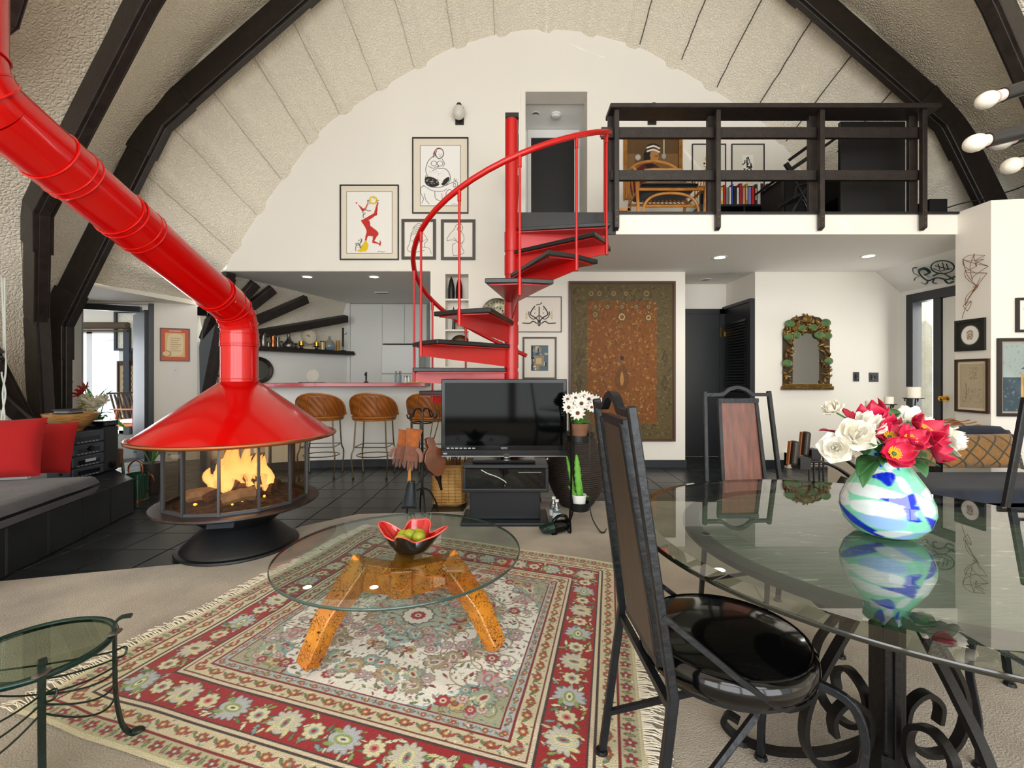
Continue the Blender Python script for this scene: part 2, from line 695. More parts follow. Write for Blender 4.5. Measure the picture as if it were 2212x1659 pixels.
backc = [(-4.52, 6.47, 2.20), (-4.2, 6.15, 2.36), (-3.75, 5.87, 2.53)] + [(XC - o, 5.87, z) for o, z in list(zip(AOFF, AZ))[::-1][1:]]
bstart = [(-4.66, 5.0, 2.22)] + [p + Vector((0, 0.0, 0)) for p in off_out(ribB, 0.11)[2:]]
vault = shell('ceiling_vault', bstart, backc, 170, 14, ridge=0.60, amp=0.006)
vault['label'] = 'cream sprayed foam barrel vault with joist ridges'
shell('ceiling_lobe_rear', off_out(ribA, 0.10), [p + Vector((0, 0.07, 0)) for p in off_out(ribB, 0.10)], 90, 16, amp=0.03, sag=0.08)['label'] = 'cream sprayed foam lobe between the dark ribs'
shell('ceiling_lobe_front', off_out(ribD, 0.10), [p + Vector((0, 0.04, 0)) for p in off_out(ribA, 0.10)], 90, 14, amp=0.03, sag=0.08)['label'] = 'cream sprayed foam lobe beside the flue'
rear = [(-6.2, -4.0, 0), (-6.2, -4.0, 2.2), (-4.6, -4.0, 4.0), (-2.2, -4.0, 5.3), (0.44, -4.0, 5.8)]
frontc = [p + Vector((0, 0.03, 0)) for p in off_out(ribD, 0.10)]
shell('ceiling_front', rear, frontc, 90, 20, amp=0.03)['label'] = 'cream sprayed foam vault running back over the glazed gable'
# dark cracks along the joist ridges on the right half
_a, la = resample(bstart, 340, 3); _b, _ = resample(backc, 340, 3)
_al, _bl = _a, _b
_ar, _br = mirror(_a), mirror(_b)
for k, t0, t1, sd_ in [(a_, b_, c_, 1) for a_, b_, c_ in ((2, 0, .95), (3, 0, .9), (4, 0.0, .95), (5, 0.05, .98), (6, .1, .95), (7, .1, .7))] + [(k_, .02, .97, 0) for k_ in range(1, 11)]:
    _a, _b = (_ar, _br) if sd_ else (_al, _bl)
    u = 1 - (k * 0.6 + 0.10) / la
    i = int(u * 340)
    pts = []
    for q in range(13):
        v = t0 + (t1 - t0) * q / 12
        p = _a[i].lerp(_b[i], v)
        c = Vector((XC, p.y, 2.2)); nn = (p - c).normalized()
        pts.append(p - nn * 0.012 + Vector((0.012 * mnoise.noise(p * 9), 0, 0.012 * mnoise.noise(p * 8 + Vector((5, 0, 0))))))
    MB().tube(pts, 0.006 if sd_ else 0.0045, 5).build('crack', mat('crack_gap', '#4A4238', 0.9) if sd_ else mat('pale_seam', '#C4B99F', 0.9), vault)

# ---------------- ribs
def rib_pieces(name, path, side, label, wd=0.115, ht=0.235, right=False, plates=(1, 2, 3), upto=None):
    path = [Vector(p) for p in path]
    if right: path = mirror(path)
    t = struct(thing(name, label, None, path[0]))
    for a, b in zip(path[:-1], path[1:]):
        sd = Vector(side)
        tt = (b - a).normalized()
        sd = (sd - tt * sd.dot(tt)).normalized()
        q = MB().bar([a - tt * 0.02, b + tt * 0.02], wd, ht, sd).build('rib_segment', BLACKW, t, bevel=0.006, seg=1)
        nn = tt.cross(sd)
        inner = -1 if nn.dot(Vector((XC, path[0].y, 2)) - (a + b) / 2) < 0 else 1
        MB().bar([a + nn * inner * (ht / 2 + 0.012), b + nn * inner * (ht / 2 + 0.012)], wd * 0.62, 0.028, sd).build('trim_strip', BLACKW, q, bevel=0.004, seg=1)
    for k in plates:
        if k >= len(path) - 1: continue
        p = path[k]
        a = p + (path[k - 1] - p).normalized() * 0.38
        b = p + (path[k + 1] - p).normalized() * 0.38
        MB().bar([a, p, b], wd + 0.03, ht + 0.025, side).build('splice_plate', BLACKW, t, bevel=0.005, seg=1)
    return t


for rt in (False, True):
    s = 'right' if rt else 'left'
    rib_pieces('arched_rib', ribB, (0, 1, 0), 'dark stained kinked rib rising %s' % ('beyond the loft railing end' if rt else 'past the middle of the red flue'), right=rt)
    sd = Vector((0.38, 0.92, 0)) if not rt else Vector((-0.38, 0.92, 0))
    rib_pieces('arched_rib', ribA, sd, 'dark stained kinked rib %s' % ('behind the bare bulb lamp arms' if rt else 'crossing under the red flue above the stereo'), right=rt, plates=(2, 4))
    sd = Vector((0.5, 0.86, 0)) if not rt else Vector((-0.5, 0.86, 0))
    if not rt:
        rib_pieces('arched_rib', ribD, sd, 'dark stained diagonal rib leaning out over the cushioned bench', plates=(2,))
# second diagonal strut by the bench
t = struct(thing('diagonal_strut', 'short black diagonal strut behind the red pillows', None, (-4.3, 4.1, 0.3)))
MB().bar([P(95, 945, 4.15), P(-70, 790, 3.5)], 0.10, 0.16, (0.6, 0.8, 0)).build('rib_segment', BLACKW, t, bevel=0.005, seg=1)

# ---------------- back wall
YB, TH = 5.86, 0.25
DX0, DX1, DZ0, DZ1 = 0.173, 0.966, 2.72, 4.83
m = MB()
def upper(xa, xb, z0):
    xs = sorted(set([xa, xb] + [x for x in [XC + s * o for s in (-1, 1) for o in AOFF] if xa < x < xb]))
    m.prism([(x, YB, z0) for x in (xa, xb)] + [(x, YB, arch_z(x) + 0.06) for x in xs[::-1]], (0, TH, 0))
upper(XC - 4.19, DX0, 2.53); upper(DX1, XC + 4.19, 2.53); upper(DX0, DX1, DZ1)
m.bx(DX0, DX1, YB, YB + TH, 2.53, DZ0)
NX0, NX1, NZ0, NZ1 = -0.858, -0.56, 1.30, 2.49
m.bx(-1.05, NX0, YB, YB + TH, 0, 2.53); m.bx(NX1, 2.23, YB, YB + TH, 0, 2.53)
m.bx(NX0, NX1, YB, YB + TH, NZ1, 2.53); m.bx(NX0, NX1, YB, YB + TH, 0, NZ0)
m.bx(NX0, NX1, YB + 0.21, YB + TH, NZ0, NZ1)
# hall return, hall end, louvre-door side, right part
m.bx(2.11, 2.23, YB + TH, 6.65, 0, 2.53)
m.bx(2.11, 3.26, 6.65, 6.80, 0, 2.53)
m.bx(3.13, 3.26, YB + 0.12, 6.65, 0, 2.53)
m.bx(3.13, 5.15, YB, YB + 0.12, 0, 2.53)
wall_back = struct(m.build('wall_back', WHITE), 'white back wall with arched top')
for x0, x1, y0, y1 in ((-0.7, 2.24, YB - 0.018, YB), (2.23, 2.248, YB, 6.65), (3.14, 3.42, YB - 0.018, YB)):
    pass
m = MB(); m.bx(-1.05, 2.245, YB - 0.016, YB, 0, 0.10); m.bx(3.12, 3.50, YB - 0.016, YB, 0, 0.10); m.bx(2.23, 2.245, YB, 6.65, 0, .1)
struct(m.build('baseboard_back', BLUEBLK, bevel=0.003, seg=1))

# loft slab + ceiling below
m = MB(); m.bx(0.05, 5.7, 4.31, YB, 2.54, 2.70)
m.bx(0.978, 4.30, 4.29, 4.31, 2.515, 2.70)
struct(m.build('loft_floor', WHITE), 'white loft slab with deep fascia')
m = MB(); m.bx(0.05, 5.0, 4.30, YB, 2.52, 2.54); m.bx(2.2, 3.2, YB, 6.7, 2.52, 2.54)
struct(m.build('ceiling_under_loft', CEILP))
m = MB(); m.bx(0.05, 0.978, 4.285, 4.31, 2.515, 2.72); m.bx(0.978, 4.30, 4.27, 4.33, 2.70, 2.722); m.bx(0.05, 5.6, 4.33, YB, 2.70, 2.72)
struct(m.build('trim_1', BLACK), 'black nosing along the loft edge')
# hall floor void above hall ceiling / behind upper door: small hallway
m = MB()
m.bx(DX0 - 0.25, DX0 - 0.08, YB + TH, 6.7, 2.53, 5.1); m.bx(DX1 + 0.02, DX1 + 0.12, YB + TH, 6.7, 2.53, 5.1)
m.bx(DX0 - 0.25, DX1 + 0.12, 6.7, 6.82, 2.53, 5.1); m.bx(DX0 - 0.25, DX1 + 0.12, YB + TH, 6.7, 2.55, 2.72)
struct(m.build('wall_upper_hall', CEILP))
m = MB(); m.add([(DX0 - 0.25, YB + TH, 4.86), (DX1 + .12, YB + TH, 4.86), (DX1 + .12, 6.75, 4.785), (DX0 - 0.25, 6.75, 4.785)], [(0, 1, 2, 3)]); m.bx(DX0-.25, DX1+.12, YB+TH, 6.8, 5.0, 5.05)
struct(m.build('ceiling_upper_hall', CEILP))
m = MB()
for x0, x1, z0, z1 in ((DX0 - 0.06, DX0, DZ0, DZ1 + 0.06), (DX1, DX1 + 0.06, DZ0, DZ1 + 0.06), (DX0, DX1, DZ1, DZ1 + 0.06)):
    m.bx(x0, x1, YB - 0.015, YB, z0, z1)
struct(m.build('trim_2', WHITE), 'white casing of the upper doorway')

# kitchen
m = MB(); m.bx(-4.0, -0.9, YB + 0.02, 9.0, 2.528, 2.60); 
struct(m.build('ceiling_kitchen', CEILP))
m = MB(); m.bx(-3.6, -0.9, 8.95, 9.05, 0, 2.6); m.bx(-1.05, -0.93, YB + TH, 9.0, 0, 2.6)
m.prism([(-4.26, 6.35, 0), (-3.04, 8.5, 0), (-3.04, 9.0, 0), (-3.25, 9.0, 0), (-4.42, 6.42, 0)], (0, 0, 1.66))
struct(m.build('wall_kitchen', WHITE2))
m = MB()
lo = [Vector((-4.26, 6.35, 1.60)), Vector((-3.04, 8.50, 1.60))]
hi = [Vector((-3.78, 5.93, 2.55)), Vector((-3.04, 8.50, 2.55))]
def kf(u, v):
    p = lo[0].lerp(lo[1], u).lerp(hi[0].lerp(hi[1], u), v)
    return p + Vector((-0.8, 0.5, 0.2)) * (0.10 * math.sin(PI * v) + 0.02 * mnoise.noise(p * 3))
m.grid(kf, 24, 10)
m.add([(-4.26, 6.35, 1.55), (-3.78, 5.93, 2.55), (-4.5, 6.5, 2.2)], [(0, 1, 2)])
struct(m.build('wall_kitchen_slope', FOAM, smooth=True))

# bar front
m = MB(); 
barp = [(-3.05, 5.62), (-2.6, 5.80), (-2.0, 5.90), (-1.3, 5.90), (-0.55, 5.80)]
bp = smoothpath([(x, y, 0) for x, y in barp], 5)
m.prism([p for p in bp] + [Vector((p.x, p.y + 0.12, 0)) for p in bp[::-1]], (0, 0, 1.045))
barw = struct(m.build('wall_bar', WHITE2, smooth=True), 'white curved bar front')
m = MB(); m.prism([p - Vector((0, 0.014, 0)) for p in bp] + [p for p in bp[::-1]], (0, 0, 0.10))
struct(m.build('baseboard_bar', BLUEBLK))

# ---------------- right side
XR = 5.0
m = MB()
m.bx(XR, XR + 0.12, 5.755, 5.90, 0, 2.53); m.bx(XR, XR + 0.12, 3.9, 5.755, 2.20, 2.53)
wr = struct(m.build('wall_right', WHITE2))
m = MB(); m.prism([(4.66, YB, 2.535), (5.02, YB, 2.235), (5.02, 4.25, 2.235), (4.66, 4.25, 2.535)], (0, 0, 0.02))
struct(m.build('ceiling_slope', WHITE2), 'white sloping soffit over the entry door')
m = MB(); m.prism([(4.20, 4.31, 0), (4.20, 3.99, 0), (6.4, 3.70, 0), (6.4, 4.31, 0)], (0, 0, 2.72))
struct(m.build('wall_partition', WHITE), 'white partition wall hung with pictures')
m = MB(); m.bx(6.3, 6.4, 6.93, 7.6, -0.05, 3.2)
struct(m.build('wall_porch', mat('cream_stucco', '#E9DDBF', 0.9, col2='#D8C9A5', nscale=6, bump=(30, 0.6))), 'cream stucco porch wall outside')

# entry door and sidelight
DARKF = mat('dark_slate_trim', '#23272D', 0.45)
w1 = struct(MB().bx(XR - 0.02, XR + 0.10, 5.66, 5.755, 0, 2.20).bx(XR - 0.02, XR + 0.10, 4.35, 5.66, 2.09, 2.20)
            .bx(XR - 0.02, XR + 0.10, 5.29, 5.385, 0, 2.09).bx(XR - 0.02, XR + .1, 5.385, 5.66, 0, 0.12).build('window_1', DARKF, bevel=0.004, seg=1), 'dark framed narrow sidelight window')
MB().bx(XR + 0.04, XR + 0.046, 5.385, 5.66, 0.12, 2.09).build('pane', glass('window_glass'), w1)
d1 = struct(MB().bx(XR, XR + 0.045, 4.37, 5.285, 0.01, 2.085).build('door_1', WHITE2, bevel=0.003, seg=1), 'white entry door with brass knob')
MB().lathe([(0.001, 0), (0.033, 0.0), (0.033, 0.008), (0.013, 0.014), (0.012, 0.035), (0.022, 0.045), (0.031, 0.06), (0.030, 0.075), (0.018, 0.086), (0.001, 0.088)], 20).xf(Matrix.Translation((XR, 5.235, 0.92)) @ Matrix.Rotation(-PI / 2, 4, 'Y')).build('door_knob', mat('polished_brass', '#D9A441', 0.15, metal=1.0), d1, smooth=True)

# ---------------- left vestibule and sunroom
m = MB()
m.prism([(-4.87, 4.93, 0), (-5.78, 6.12, 0), (-5.92, 6.05, 0), (-5.0, 4.85, 0)], (0, 0, 2.25))
m.prism([(-4.87, 6.19, 0), (-4.44, 6.42, 0), (-4.40, 6.6, 0), (-4.95, 6.34, 0)], (0, 0, 2.25))
m.prism([(-5.85, 6.10, 2.16), (-4.87, 6.19, 2.16), (-4.9, 6.3, 2.16), (-5.9, 6.2, 2.16)], (0, 0, 0.1))
wl = struct(m.build('wall_left', WHITE))
m = MB(); m.prism([(-4.70, 4.9, 2.18), (-4.44, 6.5, 2.18), (-6.1, 7.0, 2.18), (-6.1, 5.3, 2.18)], (0, 0, 0.10))
struct(m.build('trim_3', WHITE), 'white soffit over the left doorway')
m = MB(); m.prism([(-5.82, 6.10, 2.08), (-5.25, 6.42, 2.08), (-5.28, 6.5, 2.08), (-5.85, 6.18, 2.08)], (0, 0, 0.08)); m.prism([(-5.80, 6.13, 0), (-5.76, 6.10, 0), (-5.82, 6.18, 0), (-5.84, 6.16, 0)], (0, 0, 2.1))
m.prism([(-4.90, 6.14, 0), (-4.86, 6.17, 0), (-4.92, 6.30, 0), (-4.99, 6.24, 0)], (0, 0, 2.16))
struct(m.build('trim_4', DARKF), 'dark slate frame of the left doorway')
m = MB(); m.prism([(-4.97, 6.22, 0.01), (-5.60, 6.78, 0.01), (-5.62, 6.75, 0.01), (-5.0, 6.19, 0.01)], (0, 0, 2.07))
d2 = struct(m.build('door_2', DARKF), 'dark slate door standing open')
m = MB()
m.bx(-6.9, -5.0, 9.3, 9.4, 0, 2.7); m.bx(-7.75, -6.9, 9.3, 9.4, 0, 2.7); m.bx(-11.4, -7.75, 9.3, 9.4, 2.15, 2.7)
m.bx(-5.0, -4.9, 6.4, 9.4, 0, 2.7)
struct(m.build('wall_sunroom', WHITE))
m = MB(); m.bx(-11.4, -4.9, 6.95, 9.4, 2.62, 2.7)
struct(m.build('ceiling_sunroom', WHITE))
# sliding door
FRW = mat('white_aluminium', '#E8E8E6', 0.4)
m = MB()
for x0, x1 in ((-9.35, -9.27), (-8.68, -8.56), (-8.02, -7.88)):
    m.bx(x0, x1, 9.28, 9.36, 0, 2.12)
m.bx(-11.4, -7.88, 9.28, 9.36, 2.04, 2.15); m.bx(-11.4, -7.88, 9.28, 9.36, 0, 0.07)
w2 = struct(m.build('window_2', FRW, bevel=0.004, seg=1), 'white sliding glass door of the sunroom')
for x0, x1 in ((-11.3, -9.35), (-9.27, -8.68), (-8.56, -8.02)):
    MB().bx(x0, x1, 9.32, 9.326, 0.07, 2.04).build('pane', glass('window_glass'), w2)
MB().bx(-7.88, -7.76, 9.22, 9.34, 0, 2.16).build('door_post', DARKF, w2)

# ---------------- glazed wall behind the camera
m = MB()
for x in (-6.2, -4.85, -2.4, 0.0, 2.4, 4.85, 7.0):
    m.bx(x - 0.09, x + 0.09, -4.05, -3.95, 0, 3.0)
m.bx(-6.3, 7.2, -4.05, -3.95, 2.95, 3.25); m.bx(-6.3, 7.2, -4.05, -3.95, -0.1, 0.12)
m.bx(-6.3, -2.3, -4.05, -3.98, 3.2, 6.0); m.bx(3.2, 7.2, -4.05, -3.98, 3.2, 6.0)
m.bx(-2.3, 3.2, -4.05, -3.98, 4.8, 6.0)
wre = struct(m.build('wall_rear', WHITE), 'glazed gable wall')
# =================================================================== LARGE OBJECTS
COPPER = mat('copper_trim', '#B5704A', 0.25, metal=0.9)
# ---------------- suspended cone fireplace
FX, FY = -1.885, 3.15
fp = thing('cone_fireplace', 'round red enamel cone fireplace with glass panes and burning logs', 'fireplace', (FX, FY, 0.012))
SOOT = mat('satin_black_steel', '#15171B', 0.42, metal=0.2, bump=(30, 0.05))
MB().lathe([(0.0, 0.012), (0.365, 0.012), (0.375, 0.02), (0.37, 0.03), (0.345, 0.034), (0.335, 0.05), (0.205, 0.175), (0.0, 0.18)], 64, (FX, FY, 0)).build('base_cone', SOOT, fp, smooth=True)
bowl_o = MB().lathe([(0.0, 0.17), (0.205, 0.172), (0.37, 0.298), (0.40, 0.305), (0.40, 0.31), (0, 0.31)], 64, (FX, FY, 0)).build('fire_bowl', SOOT, fp, smooth=True)
MB().lathe([(0.36, 0.300), (0.495, 0.308), (0.508, 0.318), (0.503, 0.330), (0.44, 0.336), (0.10, 0.325), (0.0, 0.325)], 72, (FX, FY, 0)).build('hearth_rim', mat('rusty_brown_steel', '#3A2C28', 0.4, metal=0.3, col2='#231D1C', nscale=12), fp, smooth=True)
pl = MB().box((0, 0, 0), (0.155, 0.004, 0.05)); a = math.radians(-78)
pl.xf(Matrix.Translation((FX + 0.315 * math.cos(a), FY + 0.315 * math.sin(a), 0.252)) @ Matrix.Rotation(a + PI / 2, 4, 'Z') @ Matrix.Rotation(math.radians(-37), 4, 'X'))
pl.build('rating_plate', mat('zinc_plate', '#4C545C', 0.4, metal=0.5), bowl_o)
NP = 13
RG = 0.435
FGL = glass('smoked_fire_glass', '#E6DCCB')
MULL = mat('grey_mullion', '#4A4D52', 0.35, metal=0.4)
for k in range(NP):
    a0, a1 = 2 * PI * (k + 0.35) / NP, 2 * PI * (k + 1.35) / NP
    p0 = Vector((FX + RG * math.cos(a0), FY + RG * math.sin(a0), 0))
    p1 = Vector((FX + RG * math.cos(a1), FY + RG * math.sin(a1), 0))
    MB().quad(p0 + V(0, 0, .345), p1 + V(0, 0, .345), p1 + V(0, 0, .80), p0 + V(0, 0, .80)).build('pane', FGL, fp)
    MB().box(p0 + V(0, 0, 0.57), (0.022, 0.014, 0.48), a0).build('mullion', MULL, fp)
    t = (p1 - p0).normalized()
    MB().bar([p0 + V(0, 0, 0.342), p1 + V(0, 0, 0.342)], 0.02, 0.018, (0, 0, 1)).build('pane_rail', MULL, fp)
hood = MB().lathe([(0.605, 0.772), (0.590, 0.785), (0.118, 1.142), (0.116, 1.142), (0.585, 0.776)], 96, (FX, FY, 0), caps=False).build('hood', RED, fp, smooth=True, ang=50)
MB().tube([(FX + 0.612 * math.cos(2 * PI * k / 96), FY + 0.612 * math.sin(2 * PI * k / 96), 0.770) for k in range(96)], 0.013, 8, closed=True).build('copper_lip', COPPER, hood, smooth=True)
# ash bed, logs, flames
MB().lathe([(0.0, 0.352), (0.2, 0.35), (0.36, 0.338), (0.40, 0.328), (0, 0.326)], 48, (FX, FY, 0)).build('ash_bed', mat('ash', '#5A4636', 0.95, col2='#2A211B', nscale=22, bump=(50, 1.0)), fp, smooth=True)
LOGM = mat('charred_log', '#2B1A12', 0.8, col2='#6B3B1F', nscale=10, bump=(26, 0.9), stretch=(1, 1, 1))
LOGP = mat('pale_split_wood', '#A98A6A', 0.8, col2='#7C5C3F', nscale=12, bump=(30, 0.5))
for (x0, y0, z0, x1, y1, z1, r, mm) in ((-.22, -.05, .385, .22, .02, .39, .045, LOGM), (-.18, .10, .40, .2, .13, .39, .05, LOGM), (-.15, .06, .46, .18, -.02, .47, .04, LOGM),
                                  (-.1, -.2, .38, .02, .1, .44, .038, LOGM), (-.25, -.16, .385, -.09, -.13, .395, .042, LOGP), (.02, -.22, .38, .17, -.12, .40, .045, LOGP), (-.12, -.05, .44, .0, -.10, .45, .04, LOGP)):
    q = smoothpath([(FX + x0, FY + y0, z0), (FX + (x0 + x1) / 2 + rnd.uniform(-.02, .02), FY + (y0 + y1) / 2, (z0 + z1) / 2 + .012), (FX + x1, FY + y1, z1)], 4)
    MB().tube(q, [r * rnd.uniform(.85, 1.1) for _ in q], 7).build('log', mm, fp, smooth=True, ang=30)
FL = bpy.data.materials.new('flame'); FL.use_nodes = True
_nt = FL.node_tree; _nt.nodes.clear()
_o = _nt.nodes.new('ShaderNodeOutputMaterial'); _e = _nt.nodes.new('ShaderNodeEmission'); _t = _nt.nodes.new('ShaderNodeBsdfTransparent'); _m = _nt.nodes.new('ShaderNodeMixShader')
_g = _nt.nodes.new('ShaderNodeNewGeometry'); _s = _nt.nodes.new('ShaderNodeSeparateXYZ'); _mr = _nt.nodes.new('ShaderNodeMapRange'); _r = _nt.nodes.new('ShaderNodeValToRGB')
_mr.inputs[1].default_value = 0.38; _mr.inputs[2].default_value = 0.70
_r.color_ramp.elements[0].color = (1.0, 0.62, 0.22, 1); _r.color_ramp.elements[1].color = (1.0, 0.30, 0.05, 1)
_e.inputs[1].default_value = 2.6
_lw = _nt.nodes.new('ShaderNodeLayerWeight'); _lw.inputs[0].default_value = 0.35
_r2 = _nt.nodes.new('ShaderNodeValToRGB'); _r2.color_ramp.elements[0].color = (0.75, .75, .75, 1); _r2.color_ramp.elements[1].color = (0, 0, 0, 1); _r2.color_ramp.elements[1].position = 0.8
for a, b in ((_g.outputs['Position'], _s.inputs[0]), (_s.outputs[2], _mr.inputs[0]), (_mr.outputs[0], _r.inputs[0]), (_r.outputs[0], _e.inputs[0]), (_lw.outputs['Facing'], _r2.inputs[0]), (_r2.outputs[0], _m.inputs[0]), (_t.outputs[0], _m.inputs[1]), (_e.outputs[0], _m.inputs[2]), (_m.outputs[0], _o.inputs[0])):
    _nt.links.new(a, b)
MATS['flame'] = FL
for k in range(22):
    x, y = rnd.uniform(-.17, .17), rnd.uniform(-.12, .12)
    h = rnd.uniform(.15, .32) * (1.15 - abs(x) * 2.2)
    q = smoothpath([(FX + x + rnd.uniform(-.03, .03), FY + y, .39), (FX + x + .02, FY + y, .39 + h * .35), (FX + x - rnd.uniform(-.02, .03), FY + y, .39 + h * .7), (FX + x + rnd.uniform(-.01, .05), FY + y, .39 + h)], 4)
    n = len(q)
    MB().tube(q, [max(.001, .035 * math.sin(PI * (0.12 + .88 * i / (n - 1))) * rnd.uniform(.9, 1.1)) for i in range(n)], 8).build('flame', FL, fp, smooth=True)
EMB = emit('glowing_ember', '#FF8A2A', 5.0)
for k in range(16):
    MB().ball((FX + rnd.uniform(-.22, .22), FY - rnd.uniform(.02, .26), .362), rnd.uniform(.004, .010), nu=7, nv=5).build('ember', EMB, fp)
fl = bpy.data.lights.new('fire_glow', 'POINT'); fl.energy = 6; fl.color = (1, .55, .2); fl.shadow_soft_size = .12
flo = bpy.data.objects.new('fire_glow', fl); flo.location = (FX, FY, .58); C.objects.link(flo)

# flue
RF = 0.115
flue = thing('stove_flue', 'shiny red sheet metal flue pipe bending up from the fireplace hood', 'flue pipe', (FX, FY, 1.142))
def yz(y, z): return Vector((FX, y, z))
sl = math.atan(0.361)
arc = []
R0 = 0.20
for i in range(13):
    a = (PI / 2 - sl) * i / 12
    arc.append(yz(FY - R0 * (1 - math.cos(a)), 1.47 + R0 * math.sin(a)))
e0 = arc[-1]
dirv = Vector((0, -math.cos(sl), math.sin(sl)))
e1 = e0 + dirv * ((e0.y - 1.66) / math.cos(sl))
R1 = 0.16
arc2 = []
for i in range(11):
    b = (PI / 2 - sl) * i / 10
    nrm = Vector((0, math.sin(sl), math.cos(sl)))
    arc2.append(e1 + dirv * (R1 * math.sin(b)) + nrm * (R1 * (1 - math.cos(b))))
def pipe(name, path, r=RF): return MB().tube(path, r, 40).build(name, RED, flue, smooth=True, ang=50)
pipe('pipe_section', [yz(FY, 1.142), yz(FY, 1.385)])
pipe('pipe_collar', [yz(FY, 1.385), yz(FY, 1.47)], RF + 0.004)
for k in range(4): pipe('elbow_gore', arc[k * 3:k * 3 + 4], RF + 0.002 * (k % 2))
L01 = (e1 - e0).length
for a, b, dr in ((0, .12, .004), (.12, .74, 0), (.74, .86, .005), (.86, 1.12, 0), (1.12, 1.24, .004), (1.24, L01, 0)):
    pipe('pipe_section', [e0 + dirv * a, e0 + dirv * min(b, L01)], RF + dr)
for k in range(3): pipe('elbow_gore', arc2[k * 3:k * 3 + 5 if k == 2 else k * 3 + 4], RF + 0.003 * (k % 2))
top = arc2[-1]
pipe('pipe_section', [top, Vector((FX, top.y, 4.6))])
def ring(c, ax, r):
    q = Vector((0, 0, 1)).rotation_difference(ax)
    return [c + q @ Vector((r * math.cos(2 * PI * k / 40), r * math.sin(2 * PI * k / 40), 0)) for k in range(40)]
for c, ax in [(yz(FY, 1.16), V(0, 0, 1)), (yz(FY, 1.385), V(0, 0, 1)), (yz(FY, 1.40), V(0, 0, 1)), (yz(FY, 1.47), V(0, 0, 1))] + [(arc[i], (arc[i + 1] - arc[i - 1]).normalized()) for i in (3, 6, 9)] + [(e0 + dirv * a, dirv) for a in (.0, .12, .15, .74, .77, .86, .89, 1.12, 1.15, 1.24)] + [(arc2[i], (arc2[i + 1] - arc2[i - 1]).normalized()) for i in (3, 6)] + [(top, V(0, 0, 1))]:
    MB().tube(ring(c, ax, RF + 0.0035), 0.0042, 6, closed=True).build('seam_bead', RED, flue, smooth=True)
SCREW = mat('screw_brass', '#C9A36A', 0.3, metal=1)
for a, th in ((.80, 0.6), (1.18, 0.7), (.06, .4), (.83, -1.0), (1.21, -.9)):
    nrm = Vector((math.sin(th), math.cos(th) * math.sin(sl) * -1, -math.cos(th) * math.cos(sl))) if th < 0 else Vector((math.cos(th), -math.sin(th) * 0.9, -0.2)).normalized()
    MB().ball(e0 + dirv * a + nrm * (RF + .006), .006, nu=8, nv=5).build('screw', SCREW, flue, smooth=True)

# ---------------- spiral stair
SX, SY = -0.005, 4.0
st = thing('spiral_stair', 'red steel spiral staircase with black treads', 'staircase', (SX, SY, 0))
TREAD = mat('black_rubber_tread', '#17191A', 0.35, bump=(30, .1))
MB().tube([(SX, SY, 0), (SX, SY, 3.42)], 0.056, 32).build('centre_pole', REDP, st, smooth=True)
MB().lathe([(0, 3.42), (.052, 3.42), (.045, 3.432), (0, 3.436)], 32, (SX, SY, 0)).build('pole_cap', REDP, st, smooth=True)
RS = 0.845
RISE, Z0, TH0, DTH = 0.204, 2.47, math.radians(4), math.radians(30)
def pol(r, a, z): return Vector((SX + r * math.cos(a), SY + r * math.sin(a), z))
def hand(k):  # handrail centre at fractional tread index
    return pol(RS + 0.0, TH0 - DTH * k, Z0 - RISE * k + 0.86)
for k in range(11):
    a, z = TH0 - DTH * k, Z0 - RISE * k
    ha = math.radians(16.5)
    top_pts = [pol(0.055, a - .9, z - .03), pol(0.055, a + .9, z - .03)]
    outl = [pol(.07, a - 0.75, z - .032), pol(RS / math.cos(ha) * .97, a - ha, z - .032), pol(RS, a, z - .032), pol(RS / math.cos(ha) * .97, a + ha, z - .032), pol(.07, a + 0.75, z - .032)]
    MB().prism(outl, (0, 0, .034)).build('tread', TREAD, st, bevel=.005, seg=1)
    inl = [pol(.06, a - 0.7, z - .040), pol(RS * .97, a - ha * .9, z - .040), pol(RS * .985, a, z - .04), pol(RS * .97, a + ha * .9, z - .040), pol(.06, a + 0.7, z - .040)]
    tp = MB().prism(inl, (0, 0, .007)).build('tread_plate', REDP, st)
    # tapered bracket web
    n = Vector((-math.sin(a), math.cos(a), 0)) * .004
    p0, p1 = pol(.05, a, z - .04), pol(RS * .985, a, z - .04)
    web = [p0, p1, p1 - V(0, 0, .075), p0 - V(0, 0, .15)]
    MB().prism([q - n for q in web], n * 2).build('bracket', REDP, st)
    # collar on the pole
    MB().tube([(SX, SY, z - .20), (SX, SY, z - .03)], .062, 28).build('collar', REDP, st, smooth=True)
    # baluster with thicker sleeve ends
    b0 = pol(RS, a, z - .12)
    hr = hand(k)
    if k <= 9:
        bl = MB().tube([b0, V(b0.x, b0.y, hr.z)], .0095, 10).build('baluster', REDP, st, smooth=True)
        MB().tube([b0, b0 + V(0, 0, .125)], .0135, 10).build('baluster_sleeve', REDP, bl, smooth=True)
        MB().tube([V(b0.x, b0.y, hr.z - .09), V(b0.x, b0.y, hr.z)], .0135, 10).build('baluster_sleeve', REDP, bl, smooth=True)
MB().tube([pol(RS, TH0 + .05, 2.36), pol(RS, TH0 + .05, 3.31)], .0095, 10).build('baluster', REDP, st, smooth=True)
MB().tube([hand(k * .25) for k in range(-1, 39)], .021, 14).build('handrail', REDP, st, smooth=True)

